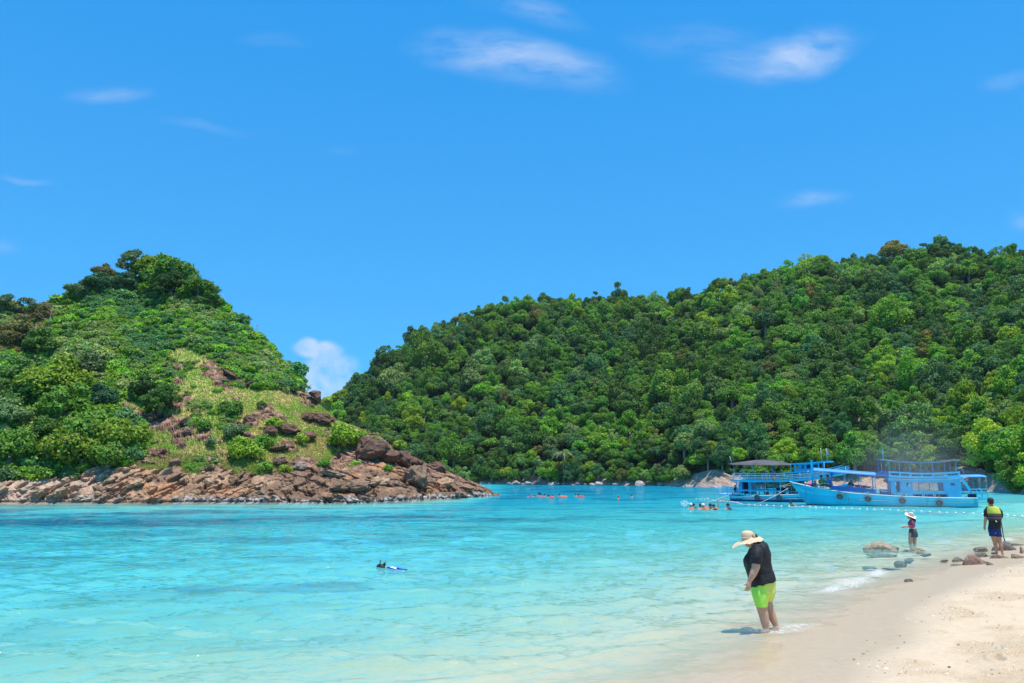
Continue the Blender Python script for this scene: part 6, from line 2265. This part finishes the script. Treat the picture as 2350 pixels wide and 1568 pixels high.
mb.tube([(.02, 0, .97), (.06, 0, .89), (.09, 0, .82), (.13, 0, .76)], [.06, .055, .045, .012], 12)
mb.tube([(.0, -.05, .96), (.03, -.06, .86), (.06, -.06, .78)], [.04, .035, .012], 10)
finish(mb, 'hair', M_HAIR, w2o, 0.012, 1, folds(0.008, 20, 6))
mb = MB()
ring_loft(mb, [(.0, 0, .845, .06, .08), (-.005, 0, .80, .09, .15), (-.02, 0, .72, .122, .145), (-.015, 0, .65, .112, .135), (-.005, 0, .595, .095, .125)], seg=22)
for q in (-1, 1):
    mb.tube([(.0, q * .135, .80), (.03, q * .17, .70), (.03, q * .18, .615), (-.12, q * .165, .61)], [.055, .048, .044, .038], 12)
finish(mb, 'swim_top', M_TOP, w2o, 0.010, 2)
mb = MB()
ring_loft(mb, [(.0, 0, .53, .105, .135), (.005, 0, .44, .135, .165), (.005, 0, .36, .15, .165), (.0, 0, .27, .150, .17, .03), (.0, 0, .245, .148, .17, .03)], seg=22)
finish(mb, 'shorts', M_GREY, w2o, 0.010, 2, folds(0.008, 9, 5))
h2o = thing('sun_hat', 'pale sun hat with pink band on the head of the wading person', 'hat', (wp_.x, wp_.y, 0), -math.atan2(wp_.x, wp_.y))
mb = MB()
V, F = [], []
HC = Vector((-.02, -.01, 1.00))
Rt = Euler((0.25, 0.42, 0)).to_matrix()
for i in range(7):
    q = i / 6
    for k in range(32):
        a = 2 * PI * k / 32
        rad = .088 + q * .105
        V.append(HC + Rt @ Vector((rad * math.cos(a), rad * math.sin(a), -q ** 1.4 * .02 + q * q * .014 * math.sin(3 * a))))
for i in range(6):
    for k in range(32):
        F.append((i * 32 + k, i * 32 + (k + 1) % 32, (i + 1) * 32 + (k + 1) % 32, (i + 1) * 32 + k))
mb.add(V, F, 0, True)
bmesh.ops.solidify(mb.bm, geom=mb.bm.faces[:], thickness=0.006)
M_PALEHAT = simple('pale_hat', (0.72, 0.66, 0.56), 0.8)
mb.build('brim', M_PALEHAT, h2o)
mb = MB()
ring_loft(mb, [(-.02, -.01, .99, .092, .088, -.4), (-.01, -.02, 1.04, .09, .086, -.4), (.0, -.03, 1.085, .07, .07, -.3), (.0, -.03, 1.105, .02, .02, 0)], seg=22)
finish(mb, 'crown', M_PALEHAT, h2o, 0.009, 2)
MB().tube([tuple(HC + Rt @ Vector((.094 * math.cos(a), .092 * math.sin(a), .018))) for a in np.linspace(0, 2 * PI, 21)], .011, 6).build('hat_band', simple('pink_band', (0.75, 0.22, 0.22), .7), h2o)

# ---- snorkeller floating face down
sp = G(873, 1307.5, 0)
s1o = thing('person', 'snorkelling person with dark hair floating face down in the turquoise shallows', 'person', (sp.x, sp.y, 0))
mb = MB()
mb.ellipsoid((0, 0, .035), (.095, .08, .09), 16, 12)
mb.tube([(.05, 0, .0), (.15, 0, -.01)], [.05, .055], 10)
ring = [(.16, 0, -.03), (.28, 0, -.035), (.42, 0, -.05), (.56, 0, -.08), (.70, 0, -.12)]
mb.tube(ring, [.08, .09, .085, .08, .07], 14)
for q in (-1, 1):
    mb.tube([(.18, q * .12, -.03), (.10, q * .22, -.08), (.0, q * .30, -.12)], [.05, .04, .03], 10)
    hand(mb, (0, q * .30, -.12), (-1, q * .3, -.1), (0, -q, 0), (0, 0, -1), 1.0, .2)
    mb.tube([(.66, q * .07, -.12), (.95, q * .09, -.18), (1.3, q * .1, -.24)], [.08, .06, .04], 10)
    mb.tube([(1.3, q * .1, -.24), (1.42, q * .1, -.26)], [.036, .02], 8)
finish(mb, 'body', M_SKIN, s1o, 0.012, 2)
mb = MB()
mb.ellipsoid((-.008, 0, .055), (.104, .09, .092), 16, 12)
mb.ellipsoid((.07, -.02, .045), (.055, .06, .06), 12, 8)
finish(mb, 'hair', M_HAIR, s1o, 0.012, 1, folds(0.010, 25, 25))
mb = MB()
mb.tube([(.20, 0, -.05), (.28, 0, -.048), (.42, 0, -.065), (.60, 0, -.10)], [.105, .125, .115, .10], 16)
finish(mb, 'swim_top', M_NAIL, s1o, 0.012, 2)
mb = MB()
mb.tube([(.17, -.10, .05), (.22, -.10, .065), (.30, -.118, .04), (.42, -.112, .01), (.58, -.09, .0)], [.015, .02, .022, .018, .012], 8)
mb.tube([(.42, -.06, .045), (.55, -.02, .015), (.70, -.02, -.005)], [.018, .02, .012], 8)
mb.build('swim_strap', M_BLUES, s1o)
sno = thing('snorkel', 'black snorkel tube and mask on the floating snorkeller', 'snorkel', (sp.x, sp.y, 0))
MB().tube([(-.03, -.06, .06), (.0, -.07, .13), (.003, -.07, .25)], [.013, .012, .014], 8).build('tube', M_BLACK, sno)
mb = MB(); mb.ellipsoid((.105, -.02, .135), (.035, .03, .045), 12, 8); mb.tube([(.10, -.02, .10), (.09, -.02, .05)], .018, 8); mb.tube([(.105, -.02, .17), (.13, -.02, .215)], [.006, .004], 5)
mb.build('mouthpiece', M_BLACK, sno)


# ---- small figures: swimmers and people aboard
def swimmer(loc, lab, vest=None, head=None, rz=0.0, arm=False, s=1.0, flat=0.0):
    o = thing('person', lab, 'person', loc, rz, 'swimmers in the bay', s)
    mb = MB()
    mb.ellipsoid((0, 0, .20), (.085, .08, .11), 12, 9)
    mb.tube([(0, 0, .12), (0, 0, .0)], [.05, .06], 8)
    mb.tube([(-.17, 0, -.02), (0, 0, .03), (.17, 0, -.02)], [.06, .09, .06], 10)
    mb.tube([(0, 0, .0), (.1 + flat, 0, -.22)], [.12, .12], 10)
    if arm:
        mb.tube([(.16, 0, 0), (.28, 0, .12), (.30, 0, .38)], [.045, .04, .03], 8)
    mb.tube([(-.16, 0, -.02), (-.26, -.12, -.05), (-.2, -.3, -.03)], [.045, .04, .028], 8)
    finish(mb, 'body', M_SKIN2, o, 0.02, 1)
    mb = MB(); mb.ellipsoid((0, .01, .225), (.094, .09, .10), 12, 9)
    mb.build('hair' if head is None else 'cap', head or M_HAIR, o)
    if vest:
        mb = MB(); mb.tube([(0, 0, .075), (.02, 0, .02), (.06 + flat, 0, -.06)], [.085, .145, .15], 12)
        if flat:
            mb.tube([(.05, 0, .0), (.3 + flat, 0, -.03), (.45 + flat, 0, -.08)], [.12, .13, .08], 12)
        mb.build('life_vest', vest, o)
    return o


sA = lambda x, y: G((2050 + x / 4.273) / 1.743, (1950 + y / 4.273) / 1.743)
sB = lambda x, y: G((2650 + x / 3.917) / 1.743, (1950 + y / 3.917) / 1.743)
swimmer(sA(268, 158), 'swimmer in pinkish-red vest, leftmost of the group off the headland tip', M_PINK, None, .4, s=.8)
swimmer(sA(335, 154), 'bare-shouldered swimmer second from left in the group off the headland tip', None, M_ORANGE, .2, s=.7)
swimmer(sA(372, 158), 'low-lying pale swimmer third from left in the group off the headland tip', None, None, 1.2, s=.6)
swimmer(sA(458, 156), 'swimmer rising highest in red vest amid the group off the headland tip', M_REDV, None, 0, s=1.5)
swimmer(sA(487, 158), 'swimmer in red and black close beside the highest-rising one', M_REDV, None, .7, s=1.1)
swimmer(sA(547, 158), 'dark-haired swimmer without vest right of the highest-rising swimmer', None, None, 0, s=1.0)
swimmer(sA(618, 180), 'swimmer in bright red vest floating nearest in the group off the headland tip', M_REDV, None, .3, s=1.2, flat=.2)
swimmer(sA(682, 160), 'low dark swimmer just right of the nearest red-vested one', None, None, -.6, s=.8)
swimmer(sA(800, 160), 'swimmer stretched out in a long orange-red vest, alone right of the group', M_ORANGE, None, 0, s=1.0, flat=.5)
swimmer(sA(1080, 150), 'dark-headed swimmer at the left of the pair in mid-bay', None, None, 0, s=.9)
swimmer(sA(1128, 160), 'swimmer in red vest at the right of the pair in mid-bay', M_REDV, None, 0, s=1.1, flat=.2)
swimmer(sA(1812, 197), 'pinkish swimmer with arms forward near the middle of the bay', None, M_REDV, .8, s=1.0, flat=.2)
swimmer(sA(2036, 168), 'lone dark swimmer with one arm raised in the middle of the bay', None, None, 0, True, s=.9)
swimmer(sB(447, 335), 'swimmer in white cap and orange vest right beside the splash', M_ORANGE, M_NAIL, 0, s=1.3)
swimmer(sB(490, 332), 'swimmer in black with orange vest touching the white-capped one by the splash', M_BELT, None, .5, s=1.2)
swimmer(sB(598, 340), 'dark-haired swimmer in orange vest leaning on the white-capped floater', M_ORANGE, None, .3, s=1.2)
swimmer(sB(638, 343), 'swimmer in white cap floating back in a long orange vest', M_ORANGE, M_NAIL, 0, s=1.3, flat=.4)
swimmer(sB(752, 345), 'black-clad swimmer left of the one raising an arm', M_BLACK, None, 0, s=1.3)
swimmer(sB(805, 350), 'black-clad swimmer raising one arm near the float line', M_BLACK, None, .2, True, s=1.2)
swimmer(sB(1030, 347), 'lone black-clad swimmer between the arm-raiser and the grey-awning boat', M_BLACK, None, 0, s=1.4)
swimmer(sB(2012, 290), 'dark swimmer beside a red fin under the long boat\'s bow', M_BLACK, None, 0, s=1.1)
q = sB(2075, 285)
mb = MB(); mb.ellipsoid((0, 0, .02), (.16, .08, .05), 12, 6)
fo2 = mb.build('fin', M_REDV, None, loc=q, label='small red swim fin floating beside the swimmer under the long boat\'s bow', category='swim fin')
q = G(1143, 1138.5)
swimmer(q, 'red-vested swimmer right at the rocky tip of the headland', M_REDV, None, 0, s=.9)
# white splash kicked up by the swimmers
q = sB(345, 312)
rn = random.Random(2)
mb = MB()
for k in range(90):
    a = rn.uniform(-1.1, 1.1)
    r_ = rn.random() ** .7 * .75
    hgt_ = r_ * .65 * math.cos(a * .8)
    s_ = rn.uniform(.012, .032)
    mb.ellipsoid((math.sin(a) * r_ * .55, rn.uniform(-.1, .1), hgt_), (s_, s_, s_ * 1.5), 5, 4)
mb.build('splash', simple('white_water', (0.85, 0.9, 0.92), .3), None, loc=q, kind='stuff')


def passenger(B, x, y, yy, lab, shirt, pose='stand', head=None, rz=0.0, s=1.0, floor_y=None):
    """seated, standing or lying figure aboard a boat"""
    p = world_of(B, x, floor_y or y, yy)
    o = thing('person', lab, 'person', p, rz, 'people aboard the two boats', s)
    mb, sh = MB(), MB()
    if pose == 'lie':
        mb.ellipsoid((-.62, 0, .35), (.10, .08, .10), 10, 8)
        mb.tube([(-.5, 0, .28), (-.2, 0, .2), (.1, 0, .14), (.5, 0, .22), (.9, 0, .1)], [.05, .13, .14, .09, .05], 10)
        mb.tube([(.9, 0, .08), (1.02, 0, .14)], [.045, .025], 8)
        sh.tube([(-.48, 0, .27), (-.2, 0, .205), (.1, 0, .15), (.35, 0, .18)], [.08, .155, .165, .12], 12)
        hp = (-.63, 0, .37)
    elif pose == 'sit':
        mb.ellipsoid((0, 0, .72), (.09, .08, .11), 10, 8)
        mb.tube([(0, 0, .66), (0, 0, .50), (0, 0, .1)], [.05, .14, .14], 10)
        for q_ in (-1, 1):
            mb.tube([(0, q_ * .09, .1), (-.38, q_ * .1, .28), (-.42, q_ * .1, .02)], [.08, .06, .04], 8)
            mb.tube([(0, q_ * .17, .5), (-.08, q_ * .22, .3), (-.26, q_ * .15, .28)], [.05, .042, .03], 8)
        sh.tube([(0, 0, .58), (0, 0, .48), (0, 0, .28), (0, 0, .12)], [.10, .165, .16, .16], 12)
        hp = (.01, 0, .745)
    else:
        mb.ellipsoid((0, 0, 1.56), (.09, .08, .11), 10, 8)
        mb.tube([(0, 0, 1.5), (0, 0, 1.32), (0, 0, .85)], [.05, .14, .14], 10)
        for q_ in (-1, 1):
            mb.tube([(0, q_ * .09, .85), (0, q_ * .1, .45), (0, q_ * .1, .04)], [.09, .06, .04], 8)
            mb.tube([(0, q_ * .18, 1.36), (.0, q_ * .23, 1.1), (-.12, q_ * .22, .9)], [.05, .042, .03], 8)
        sh.tube([(0, 0, 1.42), (0, 0, 1.32), (0, 0, 1.1), (0, 0, .80)], [.10, .17, .155, .165], 12)
        hp = (.01, 0, 1.585)
    finish(mb, 'body', M_SKIN2, o, 0.025, 1)
    sh.build('shirt', shirt, o)
    MB().ellipsoid(hp, (.10, .092, .10), 10, 8).build('cap' if head else 'hair', head or M_HAIR, o)
    return o


M_GREENV = simple('green_vest', (0.30, 0.50, 0.04), .6)
passenger(FB, 490, 268, -1.2, 'person in pale cap seated on the grey-awning boat\'s upper deck, left of the three', M_WHITE, 'sit', M_PALEHAT, PI / 2, 1.15)
passenger(FB, 520, 268, -1.15, 'person in teal seated between the two others on the upper deck', M_TEAL, 'sit', None, PI / 2, 1.1)
passenger(FB, 546, 268, -1.2, 'person in magenta seated rightmost of the three on the upper deck', M_PINK, 'sit', M_PINK, PI / 2, 1.2)
passenger(FB, 670, 358, -1.0, 'person with red vest standing at the side behind the long boat\'s stemhead', M_REDV, 'stand', M_PALEHAT, PI / 2, .9, floor_y=364)
passenger(FB, 640, 358, -.6, 'person in dark clothes standing in the shade of the farther boat\'s lower deck', M_BELT, 'stand', None, PI / 2, .9, floor_y=364)
passenger(FB, 455, 368, 0, 'person seated at the far side of the farther boat\'s lower deck, near its middle', M_PALEHAT, 'sit', None, PI / 2, 1.1)
passenger(FB, 238, 352, -.5, 'person in dark shirt sitting on the farther boat\'s stern step', M_BELT, 'sit', None, PI / 2, .9)
passenger(NB, 395, 415, -.5, 'person lying in pink and purple on the long boat\'s foredeck by the post', M_PINK, 'lie', M_PALEHAT, 0.0, .8, floor_y=398)
passenger(NB, 430, 420, -.7, 'person in grey crouching on the foredeck just aft of the bow post', M_GREY, 'sit', None, PI / 2, .75, floor_y=415)
passenger(NB, 500, 430, .5, 'person in yellow-green vest sitting under the long boat\'s forward tarpaulin', M_GREENV, 'sit', None, PI / 2, 1.2, floor_y=410)
passenger(NB, 565, 430, .2, 'person in blue shirt seated beside the one in the yellow-green vest', M_TARP, 'sit', None, PI / 2, 1.25, floor_y=415)
passenger(NB, 790, 440, -.4, 'person reclining on a lounge seat under the tarpaulin, middle of the foredeck', M_GREY, 'sit', M_TEAL, 0.3, 1.1, floor_y=430)
passenger(NB, 880, 440, -.4, 'person in red and white reclining under the aft end of the forward tarpaulin', M_REDV, 'lie', None, 0.1, .9, floor_y=425)

# ------------------------------------------------------------------ rocks of the near shallows
M_ROCKN = rock_material('beach_rock', barn=False, bump=0.9)
NROCK = [rock_mesh('beach_rock', 300 + i, 4, .55 + .06 * i, 9, .07, M_ROCKN) for i in range(6)]
z4 = lambda x, y: ((3450 + x / 3.563) / 1.743, (1960 + y / 3.563) / 1.743)
RK = [
    (310, 856, 400, 86, 'barnacled tan rock, largest of the rocks standing in the shallows', (0.44, 0.34, 0.24)),
    (835, 862, 190, 50, 'small pale barnacled rock right beside the wading person\'s legs', (0.42, 0.35, 0.25)),
    (930, 930, 150, 18, 'flat dark rock barely breaking the surface below the small pale one', (0.16, 0.13, 0.11)),
    (560, 1050, 160, 50, 'dark wedge-shaped rock in the shallows, nearer than the largest one', (0.15, 0.14, 0.11)),
    (690, 992, 130, 30, 'slate-grey rock just under the surface behind the dark wedge', (0.14, 0.18, 0.22)),
    (1175, 1012, 110, 22, 'low dark rock with reddish end in the wash', (0.20, 0.13, 0.10)),
    (1395, 1018, 170, 50, 'slate-grey rock with flat face at the wash line', (0.21, 0.175, 0.13)),
    (1720, 862, 200, 40, 'low jagged mottled rock just left of the standing person\'s knees', (0.17, 0.15, 0.11)),
    (1700, 957, 220, 88, 'rounded olive-grey rock directly left of the standing person\'s feet', (0.21, 0.19, 0.15)),
    (1640, 1068, 280, 118, 'largest reddish-brown rock on the beach edge, in front of the olive-grey one', (0.30, 0.19, 0.14)),
    (1835, 1074, 95, 48, 'small smooth grey rock touching the reddish-brown one', (0.22, 0.18, 0.15)),
    (1400, 1076, 180, 16, 'thin flat rock sliver on the wet sand', (0.20, 0.17, 0.14)),
    (1980, 977, 230, 48, 'flat brown rock in front of the standing person\'s right foot', (0.26, 0.18, 0.13)),
    (2085, 865, 190, 108, 'grey mottled rock behind the standing person\'s right leg', (0.24, 0.20, 0.17)),
    (1940, 862, 150, 60, 'mottled rock between and behind the standing person\'s legs', (0.26, 0.21, 0.17)),
    (2300, 905, 70, 90, 'brown rock cut by the right edge of the photo', (0.30, 0.21, 0.15)),
    (2250, 975, 200, 50, 'low brown rock at the right edge, below the cut-off one', (0.28, 0.19, 0.13)),
    (680, 1312, 115, 60, 'lone dark grey rock with a notch on the wet sand', (0.13, 0.13, 0.11)),
    (2220, 790, 260, 24, 'line of low dark rock along the waterline behind the standing person', (0.17, 0.16, 0.12)),
    (120, 1100, 200, 16, 'submerged dark rock left of the dark wedge', (0.15, 0.18, 0.20)),
    (450, 1115, 240, 14, 'submerged long dark rock below the dark wedge', (0.14, 0.16, 0.18)),
    (640, 862, 120, 8, 'thin dark rock edge in the water right of the largest rock', (0.14, 0.13, 0.12)),
]
rn = random.Random(12)
for (x, y, wpx, hpx, lab, colr_) in RK:
    vx, vy = z4(x, y)
    g0 = G(vx, vy, 0)
    for _ in range(4):
        zg = max(zground(g0.x, g0.y), 0.0 if 'sub' not in lab else -0.05)
        g0 = G(vx, vy, zg)
    k = g0.y / F_PX / 1.743 / 3.563 * 1.0
    W2, Hh = wpx * k / 2, hpx * k
    dp = max(W2 * 0.7, 0.08)
    sub = -0.03 if 'submerged' in lab or 'under the surface' in lab else 0.0
    link('beach_rock', NROCK[rn.randrange(6)], None, (g0.x, g0.y + dp * .8, zg + sub - Hh * .25), (rn.uniform(-.1, .1), rn.uniform(-.1, .1), rn.choice([0, PI]) + rn.uniform(-.3, .3)),
         (W2 * 1.12, dp, Hh * 1.15 / 0.62), tint=[*colr_, 1.0], label=lab, category='rock')

# stones one can tell apart on the sand (x, y on a 2350-wide enlargement of the lower right)
z5 = lambda x, y: ((2800 + x / 1.8133) / 1.743, (2300 + y / 1.8133) / 1.743)
ST = [(1657, 416, 14, 'dark red-brown stone, darkest on the dry sand', (0.12, 0.06, 0.05)), (1210, 476, 12, 'dark grey stone alone on the smooth sand near the wet edge', (0.16, 0.15, 0.13)),
      (1187, 577, 26, 'flat tan stone on the smooth sand, lower than the dark grey one', (0.42, 0.32, 0.20)), (1218, 556, 18, 'small flat pale stone just above the flat tan one', (0.55, 0.46, 0.33)),
      (988, 622, 12, 'small olive stone at the upper edge of the lower shell patch', (0.28, 0.24, 0.14)), (858, 740, 10, 'orange-brown pebble alone at the left of the lower shell patch', (0.38, 0.20, 0.08)),
      (1380, 706, 14, 'reddish stone at the right of the lower shell patch', (0.42, 0.18, 0.12)), (1435, 534, 20, 'long grey-brown stone in the middle of the shell line', (0.30, 0.24, 0.18)),
      (1484, 490, 14, 'grey stone in the shell line above the long one', (0.26, 0.23, 0.20)), (1450, 443, 16, 'tan stone at the left of the shell line', (0.44, 0.33, 0.20)),
      (1833, 322, 9, 'small brown stone high in the shell line', (0.28, 0.16, 0.10)), (1608, 190, 7, 'tiny dark pebble at the edge of the wet sand', (0.10, 0.09, 0.08)),
      (1665, 162, 20, 'flat ochre stone at the upper end of the wet sand', (0.48, 0.36, 0.18)), (1760, 214, 10, 'small dark stone below the flat ochre one', (0.2, 0.13, 0.09)),
      (1830, 200, 9, 'small reddish stone right of the flat ochre one', (0.36, 0.16, 0.08)), (1297, 549, 12, 'small ochre stone left of the long grey-brown one', (0.46, 0.33, 0.18)),
      (1807, 668, 22, 'dark flat stick-like stone on the open dry sand', (0.30, 0.22, 0.15)), (2140, 432, 14, 'small brown stone on the open sand at right', (0.36, 0.25, 0.16)),
      (1190, 770, 8, 'pink shell fragment at the lower edge of the photo', (0.70, 0.28, 0.30)), (1275, 495, 20, 'ochre flat stone near the upper left of the shell line', (0.55, 0.42, 0.24))]
SMALL = [rock_mesh('pebble', 330 + i, 2, .5, 5, .04, M_ROCKN) for i in range(4)]
for (x, y, wpx, lab, colr_) in ST:
    vx, vy = z5(x, y)
    g0 = G(vx, vy, 0.15)
    for _ in range(4):
        zg = zground(g0.x, g0.y)
        g0 = G(vx, vy, zg)
    W2 = wpx / 1.8133 / 1.743 * g0.y / F_PX / 2
    link('pebble', SMALL[rn.randrange(4)], None, (g0.x, g0.y, zg + W2 * .15), (0, 0, rn.uniform(-.4, .4)), (W2 * 1.1, W2 * .9, W2 * 1.0), tint=[*colr_, 1.0], label=lab, category='stone')
# broken shells and coral rubble
npr = np.random.RandomState(3)
N0 = 42000
gx_, gy_ = npr.uniform(2.5, 20, N0), npr.uniform(9.3, 30, N0)
hh_, s_ = bed_height(gx_, gy_)
shelf = 0.4 * fbm(gx_ * 0.35, gy_ * 0.35, oct=3, seed=12)
prob = sstep(0.9, 1.9, s_ + shelf) * sstep(4.2, 2.6, s_ + 1.4 * shelf) * sstep(-0.05, 0.3, fbm(gx_ * 1.1, gy_ * 1.1, oct=3, seed=44)) + 0.012 * (s_ > 1.5)
m = npr.rand(N0) < prob
gx_, gy_, hh_ = gx_[m], gy_[m], hh_[m]
n = len(gx_)
print('rubble', n)
sz = npr.uniform(.008, .024, n) * (1 + 1.2 * (npr.rand(n) > .94))
an = npr.rand(n) * 6.283
ca, sa = np.cos(an), np.sin(an)
und = fbm(gx_ * 0.8, gy_ * 0.8, oct=3, seed=3); dents = fbm(gx_ * 2.6, gy_ * 2.6, oct=3, seed=9)
zz_ = hh_ + sstep(0.6, 3.0, s_[m]) * (0.04 * und + 0.034 * np.minimum(dents, 0.15)) * sstep(45, 20, gy_)
V = []
for (ux_, uy_, uz_) in ((-1, 0, -.1), (0, -.6, -.1), (1, 0, -.1), (0, .6, -.1), (0.1, 0, .75)):
    V.append(np.stack([gx_ + (ux_ * ca - uy_ * sa) * sz, gy_ + (ux_ * sa + uy_ * ca) * sz, zz_ + uz_ * sz * .8], -1))
V = np.stack(V, 1).reshape(-1, 3)
i0 = np.arange(n)[:, None] * 5
F = np.concatenate([i0 + np.array([[0, 1, 4]]), i0 + np.array([[1, 2, 4]]), i0 + np.array([[2, 3, 4]]), i0 + np.array([[3, 0, 4]])])
pal = np.array([(0.62, 0.50, 0.34), (0.74, 0.66, 0.54), (0.45, 0.34, 0.20), (0.30, 0.22, 0.14), (0.60, 0.42, 0.24), (0.5, 0.46, 0.40)])
cc = np.repeat(pal[npr.randint(0, 6, n)] * npr.uniform(.8, 1.15, (n, 1)), 5, 0)
m_sh, t = mat('shell_rubble')
at = t.n('ShaderNodeAttribute', {'attribute_name': 'cover'})
b = t.n('ShaderNodeBsdfPrincipled', Base_Color=at.outputs['Color'], Roughness=0.8)
t.n('ShaderNodeOutputMaterial', Surface=b.outputs[0])
link('shell_gravel', mesh_np('shell_gravel', V, F, [m_sh], smooth=False, attrs={'cover': ('FLOAT_COLOR', cc)}), kind='stuff')

# faint engine smoke drifting over the boats
cS = P(2085, 1085, 52.0)
mb = MB(); mb.ellipsoid((0, 0, 0), (1, 1, 1), 24, 16)
msm, t = mat('engine_smoke')
co = t.n('ShaderNodeTexCoord').outputs['Object']
ln = t.n('ShaderNodeVectorMath', {'operation': 'LENGTH'}, _0=co)
den = t.rng(ln.outputs['Value'], 1.0, 0.0, 0.0, 1.0, True)
den = t.math('MULTIPLY', den, t.rng(t.noise(2.2, co, 3.0), 0.30, 0.65, 0.3, 1.0))
pv = t.n('ShaderNodeVolumePrincipled', Color=(0.92, 0.93, 0.95, 1), Density=t.math('MULTIPLY', den, 0.055))
pv.inputs['Anisotropy'].default_value = 0.0
t.n('ShaderNodeOutputMaterial', Volume=pv.outputs[0])
link('engine_smoke', mb.mesh('engine_smoke', msm), None, cS, None, (4.6, 6.0, 4.4), kind='stuff')

# thin sea haze between the camera and the hills
mb = MB(); mb.box(-420, 420, -60, 560, -45, 118)
mh, t = mat('haze')
pv = t.n('ShaderNodeVolumePrincipled', Color=(0.80, 0.90, 1.0, 1), Density=0.00008)
t.n('ShaderNodeOutputMaterial', Volume=pv.outputs[0])
link('haze', mb.mesh('haze', mh), None, kind='stuff')
